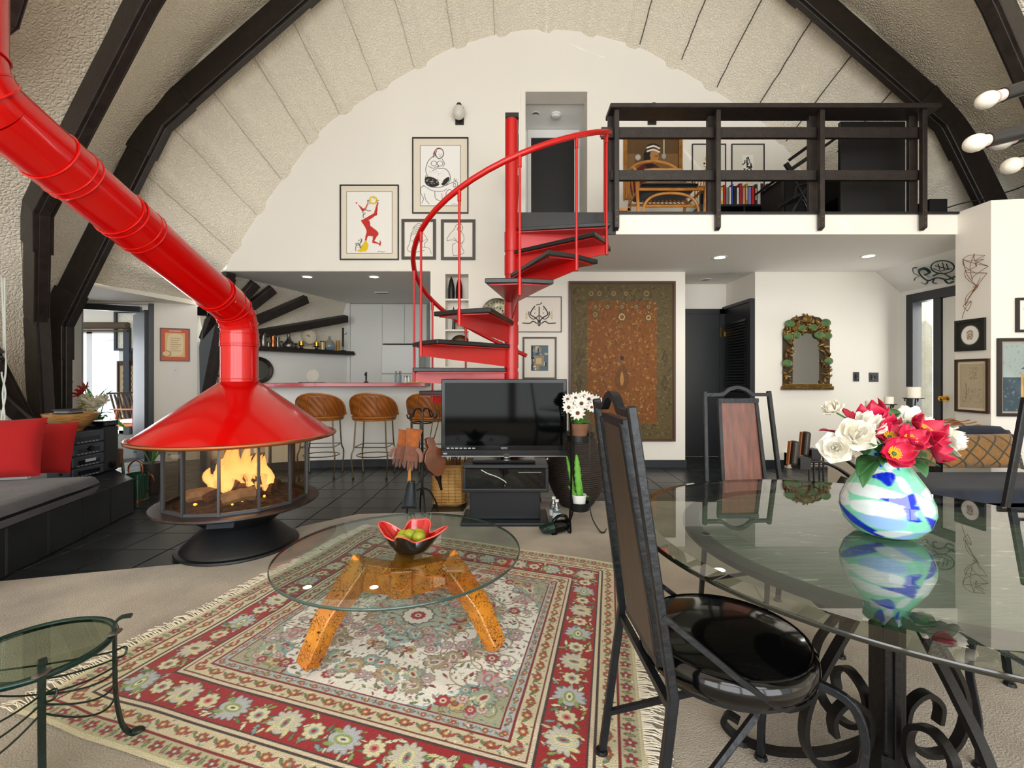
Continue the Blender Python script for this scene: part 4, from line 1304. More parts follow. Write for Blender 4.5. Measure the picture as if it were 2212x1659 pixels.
# ---------------- chairs (local: faces +x, seat centre at origin)
VINYL = mat('black_patent_vinyl', '#050506', .10, spec=.4, coat=.15)
BROWNP = mat('brown_wood_panel', '#5B3426', .35, col2='#7A4733', nscale=6, stretch=(8, 8, .6), coat=.2)
CHIRON = mat('blue_black_chair_iron', '#0D1014', .38, metal=.2, col2='#151A20', nscale=20, bump=(50, .12))
def make_chair(loc, rz, label, panel=None):
    t = thing('dining_chair', label, 'chair', loc, rz, 'high backed dining chairs')
    panel = panel or BROWNP
    def L(mb, nm, m_, par=t, **k): return mb.build(nm, m_, par, local=True, **k)
    W0, W1 = .20, .172
    xs, xt = -.215, -.300
    for s in (-1, 1):
        pth = [V(-.275, s * .205, 0), V(-.235, s * .203, .30), V(xs, s * W0, .45), V(xt, s * W1, 1.088)]
        L(MB().bar(pth, .020, .022, (0, 1, 0)), 'back_leg', CHIRON, bevel=.003, seg=1)
        L(MB().lathe([(0, 0), (.02, 0), (.017, .01), (0, .012)], 12, (-.277, s * .205, 0)), 'foot_pad', IRON)
        # front leg, bowed
        f = smoothpath([V(.15, s * .13, .43), V(.215, s * .165, .40), V(.24, s * .175, .30), V(.205, s * .165, .14), V(.20, s * .165, .0)], 5)
        L(MB().bar(f, .019, .018, (-s * .6, .8, 0)), 'front_leg', CHIRON, bevel=.002, seg=1)
        L(MB().lathe([(0, 0), (.019, 0), (.016, .01), (0, .012)], 12, (.20, s * .165, 0)), 'foot_pad', IRON)
        # diagonal stay from upright to seat side
        L(MB().bar([V(xs - .024, s * .196, .63), V(-.08, s * .212, .50), V(.02, s * .205, .425)], .016, .012, (0, 1, 0)), 'stay', CHIRON)
        L(MB().bar([V(-.265, s * .205, .12), V(.05, s * .06, .30), V(.10, s * .05, .42)], .016, .014, (.3, .95, 0)), 'stretcher', CHIRON)
        # inner panel stiles
        y0, y1 = .115, .098
        L(MB().bar([V(xs + .005, s * y0, .47), V(xt + .004, s * y1, 1.043)], .018, .022, (0, 1, 0)), 'panel_stile', CHIRON, bevel=.002, seg=1)
    def bx_(z): return xs + (xt - xs) * (z - .45) / (1.088 - .45)
    L(MB().prism([V(bx_(.485) + .002, -.108, .485), V(bx_(.485) + .002, .108, .485), V(bx_(1.035) + .002, .092, 1.035), V(bx_(1.035) + .002, -.092, 1.035)], (-.008, 0, 0)), 'back_panel', panel)
    for z, yy in ((.48, .115), (1.04, .098)):
        L(MB().bar([V(bx_(z) + .004, -yy - .009, z), V(bx_(z) + .004, yy + .009, z)], .02, .022, (1, 0, 0)), 'panel_rail', CHIRON)
    cr = [V(bx_(1.07), y, z - .042) for y, z in ((-.172, 1.112), (-.10, 1.112), (-.075, 1.116), (-.045, 1.138), (0, 1.15), (.045, 1.138), (.075, 1.116), (.10, 1.112), (.172, 1.112))]
    L(MB().bar(smoothpath(cr, 4), .020, .017, (1, 0, 0)), 'crest_rail', CHIRON, smooth=True, ang=50)
    # seat
    sr = .212
    L(MB().lathe([(0, .415), (.195, .415), (sr, .425), (sr + .004, .445), (sr, .468), (.20, .480), (.19, .486), (.10, .497), (0, .5)], 56), 'seat', VINYL, smooth=True, ang=70)
    L(MB().tube([V(.199 * math.cos(2 * PI * k / 48), .199 * math.sin(2 * PI * k / 48), .4815) for k in range(48)], .004, 6, closed=True), 'seat_piping', VINYL, smooth=True)
    L(MB().tube([V(.185 * math.cos(2 * PI * k / 40), .185 * math.sin(2 * PI * k / 40), .408) for k in range(40)], .009, 6, closed=True), 'seat_frame', CHIRON, smooth=True)
    L(MB().bar([V(xs, -.2, .42), V(xs, .2, .42)], .018, .018, (0, 0, 1)), 'seat_rail', CHIRON)
    L(MB().tube(smoothpath([V(.13, -.1, .40), V(.20, -.05, .33), V(.16, .0, .27), V(.10, .05, .33), V(.14, .10, .40)], 5), .008, 6), 'under_loop', CHIRON, smooth=True)
    return t
make_chair((.56, 1.205, .024), .04, 'high backed black iron chair with patent seat beside the rug fringe', mat('dull_umber_panel', '#3B3128', .45, col2='#453A30', nscale=6, stretch=(8, 8, .6)))
make_chair((1.19, 2.08, .012), -PI / 2 + .05, 'high backed black iron chair with reddish wood panel between table and dark hall door')
make_chair((1.60, 1.52, .012), PI - .02, 'high backed black iron chair in front of the blue daybed')

# ---------------- vase
VX, VY = 1.012, 1.232
VM = colattr('swirled_glass', rough=.06, spec=.6)
VM.node_tree.nodes['Principled BSDF'].inputs['Coat Weight'].default_value = .4
vz = DTZ
VPR = [(0, .001), (.05, .001), (.072, .010), (.094, .035), (.104, .068), (.102, .094), (.088, .130), (.068, .162), (.053, .186), (.048, .206), (.051, .226)]
_vz, _vr = [p[1] for p in VPR[1:]], [p[0] for p in VPR[1:]]
cv2 = CV(240, 110, '#7CCFAE')
U0 = (math.atan2(-VY, -VX) / (2 * PI)) % 1
def vpaint(pts, col, al=1.0):
    for du in (0.0, .34, .67):
        q = [((U0 + math.asin(max(-.98, min(.98, x))) / (2 * PI) * .98 + du) % 1, h) for x, h in pts]
        us_ = [p[0] for p in q]
        if max(us_) - min(us_) > .5: 
            q1 = [(u if u > .5 else u + 1, h) for u, h in q]; cv2.poly(q1, col, 4, al); cv2.poly([(u - 1, h) for u, h in q1], col, 4, al)
        else: cv2.poly(q, col, 4, al)
WH_, BL_, PB_, MN_ = '#D3DEE0', '#0B2BC0', '#8FB4E2', '#5FC49C'
for pts, col in (
    ([(-.6, .84), (-.2, .80), (.3, .78), (.2, .70), (-.3, .72), (-.55, .76)], WH_), ([(-.05, .99), (.25, .99), (.25, .80), (-.05, .82)], WH_), ([(-.45, .99), (-.08, .97), (-.1, .86), (-.25, .83), (-.5, .92)], BL_), ([(.3, .98), (.5, .98), (.5, .8), (.38, .86)], BL_),
    ([(-.95, .58), (-.5, .63), (.1, .60), (.4, .56), (.3, .50), (-.2, .49), (-.8, .50)], WH_), ([(-.5, .715), (-.1, .775), (.3, .77), (.2, .67), (.05, .635), (-.2, .69)], BL_), ([(.3, .74), (.55, .72), (.6, .58), (.4, .6)], WH_),
    ([(-.15, .50), (.3, .53), (.62, .58), (.62, .47), (.35, .44), (.12, .475)], BL_), ([(-.75, .40), (-.3, .47), (.2, .46), (.42, .42), (.3, .33), (-.1, .30), (-.65, .32)], WH_), ([(.35, .44), (.72, .45), (.55, .38), (.68, .29), (.4, .30), (.36, .38)], BL_),
    ([(.65, .58), (.85, .5), (.96, .38), (.8, .32), (.68, .42)], WH_), ([(-.6, .27), (.0, .31), (.42, .28), (.3, .18), (-.2, .16)], PB_), ([(-.98, .34), (-.85, .30), (-.5, .19), (-.05, .07), (-.3, .04), (-.8, .16)], BL_), ([(-.97, .52), (-.85, .5), (-.8, .42), (-.93, .40)], WH_),
    ([(-.3, .09), (.2, .05), (.6, .09), (.5, .17), (.1, .15)], WH_), ([(.2, .05), (.6, .06), (.9, .2), (.6, .14)], PB_)):
    vpaint(pts, col)
_k = np.exp(-.5 * (np.arange(-3, 4) / 1.0) ** 2); _k /= _k.sum()
for ax in (0, 1): cv2.a = sum(np.roll(cv2.a, i - 3, ax) * _k[i] for i in range(7)) if ax else cv2.a
cv2.a[:, -1] = cv2.a[:, 0]
def vfn(u, v):
    z = .001 + v * .225
    r = np.interp(z, _vz, _vr)
    return np.stack([VX + r * np.cos(2 * PI * u), VY + r * np.sin(2 * PI * u), DTZ + z], 1)
vase = cv2.build('flower_vase', vfn, None, VM)
_in = MB().lathe([(.051, .226), (.049, .228), (.046, .222), (.044, .2), (.04, .17), (0, .16)], 60, (VX, VY, DTZ), caps=False).build('neck_lining', mat('mint_glass', '#7CCFAE', .1), vase, smooth=True)
tag(vase, 'squat glossy vase swirled in mint white and blue on the dining table', 'vase')

# ---------------- flowers
WP = mat('white_petal', '#DCD6C2', .55, col2='#E6E3DA', nscale=20)
CP = mat('crimson_petal', '#B00A34', .5, col2='#C81645', nscale=14)
GLF = mat('rose_leaf_green', '#2E5A2E', .5, col2='#3F7340', nscale=20)
YEL = mat('yellow_stamen', '#D8B21E', .6)
GST = mat('green_stem', '#3E6B34', .6)
GCN = mat('dark_green_pistil', '#3C5A28', .5)
def basis(n):
    n = Vector(n).normalized()
    u = n.cross(Vector((0, 0, 1)))
    u = u.normalized() if u.length > .1 else Vector((1, 0, 0))
    return u, n.cross(u) * -1, n
def petal(mb, c, n, r, ang, w, cup, base=0.1, wavy=0.0, seed=0, tilt=.5, nu=7, nv=6):
    u, v, n = basis(n)
    d = u * math.cos(ang) + v * math.sin(ang)
    s = n.cross(d)
    def fn(a, b):
        x = (a - .5) * 2
        wid = w * math.sin(PI * (0.13 + .80 * b)) ** .7
        rad = base + (1 - base) * b
        h = tilt * b + cup * b * b - .0
        h += wavy * math.sin(x * 4 + seed) * b + .10 * (x * x) * cup * b * 2
        rr_ = rad * (1 - .12 * x * x * b)
        return c + r * (d * rr_ * math.cos(min(1.3, cup * b)) + s * x * wid + n * h)
    mb.grid(fn, nu, nv)
def rose(par, c, n, r):
    c = Vector(c)
    for lay, (cnt, rr_, cup, tl, w) in enumerate(((5, 1.0, .25, .10, .58), (5, .82, .6, .25, .5), (4, .58, 1.0, .45, .42), (3, .35, 1.35, .6, .3))):
        for k in range(cnt):
            mb = MB()
            petal(mb, c, n, r * rr_, 2 * PI * k / cnt + lay * .6 + rnd.uniform(-.15, .15), w, cup, .05, .06, rnd.uniform(0, 6), tl)
            mb.build('petal', WP, par, smooth=True, ang=180, solid=.0006)
def poppy(par, c, n, r):
    c = Vector(c)
    for k in range(6):
        mb = MB()
        petal(mb, c, n, r * rnd.uniform(.92, 1.08), 2 * PI * k / 6 + rnd.uniform(-.12, .12), .62, .35 + .2 * (k % 2), .05, .13, rnd.uniform(0, 6), .12 + .1 * (k % 2))
        mb.build('petal', CP, par, smooth=True, ang=180, solid=.0006)
    u, v, n = basis(n)
    MB().ball(c + n * r * .14, r * .15, nu=10, nv=7).build('pistil', GCN, par, smooth=True)
    mb = MB()
    for k in range(30):
        a = 2 * PI * k / 30
        d = u * math.cos(a) + v * math.sin(a)
        q = rnd.uniform(.25, .4)
        mb.tube([c + n * r * .06, c + d * r * q * .6 + n * r * .22, c + d * r * q + n * r * .30], r * .018, 4)
        mb.ball(c + d * r * q + n * r * .30, r * .035, nu=5, nv=4)
    mb.build('stamens', YEL, par)
def leafm(par, base, tip, w, m_=None, droop=.15, name='leaf'):
    base, tip = Vector(base), Vector(tip)
    d = tip - base; L_ = d.length
    u = d.cross(Vector((0, 0, 1))); u = u.normalized() if u.length > 1e-4 else Vector((1, 0, 0))
    n = u.cross(d).normalized()
    def fn(a, b):
        x = (a - .5) * 2
        wd = w * (math.sin(PI * b ** .8) ** .8 if 0 < b < 1 else 0) + .0004
        return base + d * b + u * x * wd + n * (abs(x) * wd * .35 - droop * L_ * b * b + .1 * L_ * math.sin(PI * b))
    return MB().grid(fn, 4, 8).build(name, m_ or GLF, par, smooth=True, ang=180, solid=.0006)
bq = thing('flower_bouquet', 'bouquet of white roses and crimson poppies standing in the swirled vase', 'flowers', (VX, VY, vz + .16))
VN = Vector((VX, VY, vz + .215))
def stemto(c, par, r=.0022):
    c = Vector(c)
    MB().tube(smoothpath([VN + V(0, 0, -.12), VN, VN.lerp(c, .5) + V(0, 0, .015), c], 4), r, 5).build('stem', GST, par, smooth=True)
for px, py, d, r, n in ((1846, 944, 1.13, .048, (-.25, -.8, .5)), (1873, 922, 1.17, .042, (.1, -.6, .7)), (1803, 968, 1.14, .042, (-.5, -.8, .2)), (1800, 888, 1.20, .030, (-.5, -.2, .8)),
                        (1962, 912, 1.32, .050, (.1, .75, .6)), (2040, 952, 1.20, .047, (.8, -.5, .25)), (1990, 928, 1.30, .042, (.5, .3, .7)), (2018, 938, 1.26, .035, (.6, -.2, .6))):
    c = P(px, py, d)
    rose(bq, c, n, r); stemto(c, bq)
for px, py, d, r, n in ((1918, 948, 1.15, .042, (-.05, -.75, .65)), (1960, 952, 1.13, .040, (.1, -.7, .7)), (1995, 935, 1.17, .046, (.3, -.6, .75)), (1926, 982, 1.10, .042, (0, -.9, .42)),
                        (1880, 912, 1.24, .058, (-.3, .1, .95)), (1905, 925, 1.24, .045, (.1, .2, .9)), (2010, 970, 1.15, .045, (.6, -.6, .2))):
    c = P(px, py, d)
    poppy(bq, c, n, r); stemto(c, bq)
for c0, c1, d in (((1812, 940), (1768, 935), 1.2), ((1800, 958), (1765, 970), 1.18)):
    mb = MB(); leafm(bq, P(*c0, d), P(*c1, d), .016, CP, -.1, 'petal')
for a, b, d0, d1, w_ in (((1895, 1000), (1852, 1010), 1.19, 1.10, .022), ((1890, 985), (1862, 1038), 1.17, 1.09, .024), ((1905, 985), (1888, 950), 1.15, 1.08, .02), ((1930, 1005), (1905, 985), 1.18, 1.08, .018),
                         ((1950, 1005), (2005, 1005), 1.18, 1.12, .02), ((1950, 1000), (2000, 975), 1.2, 1.1, .022), ((1960, 1000), (2030, 1000), 1.2, 1.16, .018), ((1930, 905), (1925, 880), 1.26, 1.28, .016), ((1925, 910), (1945, 890), 1.26, 1.24, .014),
                         ((1915, 1000), (1915, 975), 1.16, 1.1, .018), ((1975, 1000), (2003, 1028), 1.18, 1.14, .014), ((1870, 985), (1850, 960), 1.2, 1.12, .018)):
    leafm(bq, P(*a, d0), P(*b, d1), w_)

# ---------------- small wire side table
sx0, sy0, sz0, sr0 = -1.44, 1.375, .352, .182
GRN = mat('dark_green_iron', '#16261F', .35, metal=.3, bump=(40, .1))
sdt = thing('side_table', 'small round glass side table on bowed black iron legs with twisted wire swags', 'table', (sx0, sy0, .012))
MB().lathe([(0.0001, 0), (sr0 - .004, 0)], 64, (sx0, sy0, sz0)).build('glass_top', glass('side_glass', '#C9D6C6', refl=.08), sdt)
MB().tube([(sx0 + sr0 * math.cos(2 * PI * k / 64), sy0 + sr0 * math.sin(2 * PI * k / 64), sz0 - .004) for k in range(64)], .0095, 10, closed=True).build('rim', mat('teal_black_rim', '#12302A', .2, metal=.3), sdt, smooth=True)
las = [math.radians(v_) for v_ in (25, 190, 260, 320)]
legp = []
for a in las:
    d_ = Vector((math.cos(a), math.sin(a), 0)); c0 = Vector((sx0, sy0, 0)); s_ = Vector((-d_.y, d_.x, 0))
    pp = [(sr0 + .05, .405), (sr0 + .022, .405), (sr0 + .006, .385), (sr0 + .006, .34), (sr0 + .006, .25), (sr0 + .010, .15), (sr0 + .025, .06), (sr0 + .05, .024), (sr0 + .07, .026)]
    path = smoothpath([c0 + d_ * r + V(0, 0, z) for r, z in pp], 4)
    MB().bar(path, .017, .008, s_).build('leg', GRN, sdt, smooth=True, ang=50)
    MB().ball(c0 + d_ * (sr0 + .065) + V(0, 0, .03), .02, (1.1, .8, .4), 10, 6).build('foot_pad', GRN, sdt, smooth=True)
    MB().ball(c0 + d_ * (sr0 + .006) + V(0, 0, sz0 + .008), .016, (1, 1.6, .4), 10, 6).build('clip', mat('pewter_clip', '#6C6A62', .35, metal=.8), sdt, smooth=True)
    legp.append(c0 + d_ * (sr0 + .004))
for k in range(4):
    a, b = legp[k], legp[(k + 1) % 4]
    for z0_, sag in ((.30, .03), (.275, .07), (.25, .11)):
        mid = (a + b) / 2
        q = []
        for i in range(15):
            t_ = i / 14
            p = a.lerp(b, t_)
            out = (mid - Vector((sx0, sy0, 0)))
            q.append(p + out * (.55 * 4 * t_ * (1 - t_)) + V(0, 0, z0_ - sag * 4 * t_ * (1 - t_) * .5))
        MB().tube(q, .003, 6).build('wire_swag', GRN, sdt, smooth=True)
    MB().tube(smoothpath([legp[k] + V(.0, 0, .30), legp[k] + V(.03, .01, .31), legp[k] + V(.035, .0, .29), legp[k] + V(0.01, 0, .28)], 4), .003, 6).build('wire_curl', GRN, sdt)
ot = cushion_block(Vector((-1.55, .52, 0)), Vector((1, 0, 0)), Vector((0, 1, 0)), .47, .40, .26, .14, 'seat_pad', mat('pale_green_fabric', '#A9BFA3', .9, sheen=.3, bump=(80, .1)), None, r=.06)
otr = thing('ottoman', 'pale green upholstered ottoman beside the wire side table', 'ottoman', (-1.27, .75, .012))
ot.parent = otr; ot.matrix_parent_inverse = Matrix.Translation((1.27, -.75, -.012))
MB().bx(-1.52, -1.12, .55, .89, .06, .27).build('base', 'pale_green_fabric', otr, bevel=.02)
for x in (-1.48, -1.16):
    for y in (.59, .85): MB().bx(x - .02, x + .02, y - .02, y + .02, .012, .07).build('leg', BLACKW, otr)

# bowl with fruit on the coffee table
bx0, by0, bz0 = -.438, 1.985, TZ
BB = mat('black_glaze', '#0C0B0C', .12, coat=.5, bump=(25, .15)); BR = mat('red_glaze', '#B81414', .12, coat=.5)
bowl = thing('free_form_bowl', 'black free form bowl with wavy rim and red glazed inside on coffee table', 'bowl', (bx0, by0, bz0))
def bowlf(inner):
    def fn(a, b):
        th_ = a * 2 * PI
        wv = math.sin(4 * th_ + 2.2) + .5 * math.sin(7 * th_ + .9)
        r = .040 + (.066 + .020 * wv * b ** 3) * b ** .5
        r *= 1.0 + .22 * abs(math.cos(th_)) ** 3 * b ** 3
        z = .004 + .085 * b ** 1.7 + .017 * wv * b ** 3 + .006 * math.sin(th_ - .3) * b * b
        k = .0045 * inner
        return Vector((bx0 + (r - k) * math.cos(th_), by0 + (r - k) * math.sin(th_), bz0 + z + k * (1 - b)))
    return fn
MB().grid(bowlf(0), 72, 12).add([(bx0 + .035 * math.cos(2 * PI * k / 24), by0 + .035 * math.sin(2 * PI * k / 24), bz0 + .002) for k in range(24)], [tuple(range(24))]).build('bowl_shell', BB, bowl, smooth=True, ang=180)
MB().grid(bowlf(1), 72, 12).add([(bx0 + .033 * math.cos(2 * PI * k / 24), by0 + .033 * math.sin(2 * PI * k / 24), bz0 + .008) for k in range(24)], [tuple(range(24))]).build('bowl_lining', BR, bowl, smooth=True, ang=180)
MB().tube([bowlf(.5)(k / 96, 1.0) for k in range(96)], .0032, 6, closed=True).build('rim', mat('red_white_rim', '#D85A50', .15, coat=.5), bowl, smooth=True)
FRU = mat('yellow_green_fruit', '#A9A628', .35, col2='#8F9A20', nscale=12)
for k, (dx, dy, dz) in enumerate(((-.040, -.030, .060), (-.012, .012, .068), (.034, -.012, .066), (.022, .034, .062), (-.042, .026, .060))):
    f = MB().ball((bx0 + dx, by0 + dy, bz0 + dz), .027, (1.1, 1, .95), 14, 9).build('fruit', FRU, smooth=True)
    tag(f, 'round yellow green fruit lying in the black wavy bowl', 'fruit', 'fruit in the bowl')
# =================================================================== TV CORNER
GLB = mat('gloss_black_plastic', '#08090B', .15, spec=.3)
SCRN = mat('dark_screen', '#030405', .06, spec=.10)
TVY = 3.72
tx0, tx1, tz0, tz1 = PX(953, TVY), PX(1225, TVY), PZ(985, TVY), PZ(819, TVY)
tv = thing('television', 'large black flat screen television on the low media stand', 'television', ((tx0 + tx1) / 2, TVY, .49))
cx_ = (tx0 + tx1) / 2
MB().bx(tx0, tx1, TVY, TVY + .06, tz0, tz1).build('housing', GLB, tv, bevel=.006)
MB().bx(tx0 + .03, tx1 - .03, TVY - .003, TVY, tz0 + .085, tz1 - .03).build('screen', SCRN, tv)
MB().bx(tx0 + .002, tx1 - .002, TVY - .012, TVY + .002, tz0 + .002, tz0 + .045).build('lower_bezel', mat('bezel_black', '#0D1016', .2), tv, bevel=.004)
MB().bx(tx0 + .005, tx1 - .005, TVY - .014, TVY - .004, tz0 - .004, tz0 + .004).build('silver_lip', mat('silver_trim', '#8C8C8A', .3, metal=.8), tv)
for k in range(7): MB().bx(tx0 + .045 + k * .035, tx0 + .068 + k * .035, TVY - .0035, TVY - .002, tz0 + .060, tz0 + .068).build('button_mark', mat('pale_print', '#AEB4B8', .6), tv)
MB().bx(tx0 + .018, tx0 + .05, TVY - .0135, TVY - .011, tz0 + .016, tz0 + .027).build('sticker', mat('sticker_grey', '#9098A2', .6), tv)
def text(body, loc, size, m_, parent, rot=(PI / 2, 0, 0), name='lettering', ext=.0005, align='CENTER'):
    cu = bpy.data.curves.new(name, 'FONT'); cu.body = body; cu.size = size; cu.extrude = ext; cu.align_x = align; cu.align_y = 'CENTER'
    tmp = bpy.data.objects.new(name, cu); C.objects.link(tmp)
    bpy.context.view_layer.update()
    me = bpy.data.meshes.new_from_object(tmp.evaluated_get(bpy.context.evaluated_depsgraph_get()))
    bpy.data.objects.remove(tmp)
    me.materials.clear(); me.materials.append(m_)
    o = bpy.data.objects.new(name, me); C.objects.link(o)
    if parent: o.parent = parent
    o.location = Vector(loc) - (woff(parent) if parent else Vector())
    o.rotation_euler = rot
    return o
text('VIZIO', (cx_, TVY - .004, tz0 + .064), .022, mat('pale_print', '#AEB4B8', .6), tv)
MB().tube([(cx_ + .02, TVY + .03, .51), (cx_ + .02, TVY + .03, tz0 + .02)], .05, 20).build('neck', mat('mirror_chrome', '#8E9094', .08, metal=1), tv, smooth=True)
MB().bx(cx_ - .25, cx_ + .25, TVY - .10, TVY + .13, .484, .505).build('foot', GLB, tv, bevel=.006)

ms = thing('media_stand', 'black media stand with glass doored compartment on a pedestal', 'stand', (-.05, 3.75, .012))
MSB = mat('satin_blue_black', '#14181E', .4)
bx0_, bx1_ = -.385, .285
MB().bx(bx0_, bx1_, 3.55, 3.90, .455, .483).build('top_board', MSB, ms, bevel=.006)
MB().bx(bx0_, bx1_, 3.55, 3.90, .270, .300).build('shelf_board', MSB, ms, bevel=.006)
for x in (bx0_, bx1_ - .025): MB().bx(x, x + .025, 3.55, 3.90, .300, .455).build('side_panel', MSB, ms, bevel=.004)
MB().bx(bx0_ + .025, bx1_ - .025, 3.87, 3.89, .300, .455).build('back_panel', BLACK, ms)
xm = -.065
for x0, x1 in ((bx0_ + .027, xm - .002), (xm + .002, bx1_ - .027)):
    MB().bx(x0, x1, 3.553, 3.558, .304, .452).build('glass_door', mat('smoked_glass_door', '#0B0F10', .05, spec=.7), ms)
MB().bx(-.02 + .07, .16 + .07, 3.549, 3.553, .425, .429).build('door_pull', mat('silver_trim'), ms)
MB().ball((-.055, 3.549, .325), .007, nu=8, nv=5).build('knob', mat('silver_trim'), ms)
MB().tube(smoothpath([(-.24, 3.547, .448), (-.19, 3.545, .420), (-.12, 3.545, .395), (-.06, 3.545, .362), (-.045, 3.545, .345)], 4), .0035, 6).build('loose_cable', mat('white_cable', '#C8CFC8', .5), ms, smooth=True)
MB().bx(-.335, .225, 3.62, 3.86, .040, .270).build('pedestal', MSB, ms, bevel=.006)
MB().prism([(-.40, 3.52, .013), (.29, 3.52, .013), (.29, 3.90, .013), (-.40, 3.90, .013)], (0, 0, .027)).build('base_board', MSB, ms, bevel=.008)

# wicker log basket with kindling
WICK = mat('woven_cane', '#A87A3A', .6, col2='#C79A55', nscale=9)
_nt = WICK.node_tree
_tc = _nt.nodes.new('ShaderNodeTexCoord'); _w = _nt.nodes.new('ShaderNodeTexWave'); _w.bands_direction = 'Z'; _w.inputs['Scale'].default_value = 11; _w.inputs['Distortion'].default_value = 1.5
_bp = _nt.nodes.new('ShaderNodeBump'); _bp.inputs['Strength'].default_value = .6; _bp.inputs['Distance'].default_value = .006
_nt.links.new(_tc.outputs['Object'], _w.inputs['Vector']); _nt.links.new(_w.outputs['Fac'], _bp.inputs['Height']); _nt.links.new(_bp.outputs[0], _nt.nodes['Principled BSDF'].inputs['Normal'])
bk = thing('kindling_basket', 'square woven cane basket of kindling beside the media stand', 'basket', (-.58, 4.26, .002))
def sqr(c, w, z, r=.06, n=6):
    pts = []
    for qx, qy, a0 in ((1, 1, 0), (-1, 1, PI / 2), (-1, -1, PI), (1, -1, 1.5 * PI)):
        for i in range(n + 1):
            a = a0 + PI / 2 * i / n
            pts.append(V(c[0] + qx * (w - r) + r * math.cos(a), c[1] + qy * (w - r) + r * math.sin(a), z))
    return pts
def loft(rings, mb=None, close=True):
    mb = mb or MB(); n = len(rings[0])
    vs = [p for r in rings for p in r]
    fs = [(i * n + k, i * n + (k + 1) % n, (i + 1) * n + (k + 1) % n, (i + 1) * n + k) for i in range(len(rings) - 1) for k in range(n)]
    if close: fs.append(tuple(range(n))[::-1])
    return mb.add(vs, fs)
bc_ = (-.575, 4.24)
loft([sqr(bc_, w, z) for w, z in ((.125, .002), (.145, .03), (.155, .15), (.15, .30), (.14, .36), (.145, .375), (.135, .375), (.135, .1), (.1, .05))]).build('basket_body', WICK, bk, smooth=True, ang=40)
for z in (.03, .20, .305, .36): MB().tube(sqr(bc_, .155 if .1 < z < .25 else .15, z), .006, 6, closed=True).build('cane_band', WICK, bk, smooth=True)
for k in range(5): MB().tube([(bc_[0] - .12 + .06 * k, bc_[1] - .152, .03), (bc_[0] - .12 + .06 * k, bc_[1] - .158, .16), (bc_[0] - .115 + .058 * k, bc_[1] - .152, .33)], .005, 5).build('cane_stake', WICK, bk)
KIN = mat('kindling_brown', '#5A3B22', .8, col2='#8A6138', nscale=10)
for k in range(26):
    x, y = bc_[0] + rnd.uniform(-.1, .1), bc_[1] + rnd.uniform(-.1, .1)
    MB().tube([(x, y, .1), (x + rnd.uniform(-.06, .06), y + rnd.uniform(-.04, .04), rnd.uniform(.40, .47))], rnd.uniform(.003, .008), 5).build('stick', KIN, bk)

# ---------------- fire tools
TXF, TYF = -.768, 3.90
fs_ = thing('fire_tool_stand', 'black wrought iron fire tool stand with curled hooks near the basket', 'stand', (TXF, TYF, .004))
MB().bar([(TXF, TYF, .16), (TXF, TYF, .88)], .018, .018, (0, 1, 0)).build('post', IRON, fs_)
for a in (20, 110, 200, 290):
    a = math.radians(a); d_ = Vector((math.cos(a), math.sin(a), 0)); o_ = Vector((TXF, TYF, 0))
    MB().tube(smoothpath([o_ + V(0, 0, .22), o_ + d_ * .06 + V(0, 0, .19), o_ + d_ * .12 + V(0, 0, .08), o_ + d_ * .13 + V(0, 0, .006)], 4), .007, 6).build('foot', IRON, fs_, smooth=True)
for a in (-20, 60, 150, 215):
    a = math.radians(a); d_ = Vector((math.cos(a), math.sin(a), 0)); o_ = Vector((TXF, TYF, 0))
    MB().tube(smoothpath([o_ + V(0, 0, .86), o_ + d_ * .03 + V(0, 0, .90), o_ + d_ * .08 + V(0, 0, .885), o_ + d_ * .105 + V(0, 0, .83), o_ + d_ * .13 + V(0, 0, .825), o_ + d_ * .14 + V(0, 0, .855)], 4), .006, 6).build('hook', IRON, fs_, smooth=True)
MB().tube([(TXF + .085 * math.cos(2 * PI * k / 24), TYF + .085 * math.sin(2 * PI * k / 24), .78) for k in range(24)], .005, 6, closed=True).build('ring', IRON, fs_)
# shovel
sv = thing('fire_shovel', 'black iron ash shovel hanging from the tool stand', 'shovel', (P(888, 1090, 3.80)))
MB().tube([P(888, 893, 3.80), P(889, 1020, 3.79), P(890, 1045, 3.78)], .006, 8).build('handle', IRON, sv)
loop = [P(888, 893, 3.80) + V(.018 * math.sin(2 * PI * k / 16), 0, .022 - .022 * math.cos(2 * PI * k / 16)) for k in range(16)]
MB().tube(loop, .004, 6, closed=True).build('handle_loop', IRON, sv)
def blade(u, v):
    w_ = .030 + .035 * v ** .6 * (1 if v < .85 else 1 - (v - .85) * 1.2)
    x = (u - .5) * 2
    c = P(890, 1038, 3.78).lerp(P(884, 1098, 3.76), v)
    return c + V(x * w_, -.0 + .02 * (x * x) * (1 - v * .3) * -1, 0)
MB().grid(blade, 10, 12).build('blade', mat('worn_steel', '#3A3F43', .3, metal=.7), sv, smooth=True, solid=.003)
# broom
br_ = thing('hearth_broom', 'straw hearth broom hanging behind the ash shovel', 'broom', (P(880, 1095, 3.86)))
STRAW = mat('broom_straw', '#B98238', .7, col2='#D29C50', nscale=30, stretch=(30, 30, 2))
MB().tube([P(887, 930, 3.88), P(886, 1010, 3.88)], .012, 10).build('handle', mat('broom_wood', '#B8803C', .4), br_, smooth=True)
MB().lathe([(0.016, 0), (.018, -.06), (.035, -.2), (.05, -.3), (.045, -.305), (0, -.30)], 14, P(886, 1010, 3.88), sx=1.0, sy=.45).build('bristles', STRAW, br_, smooth=True)
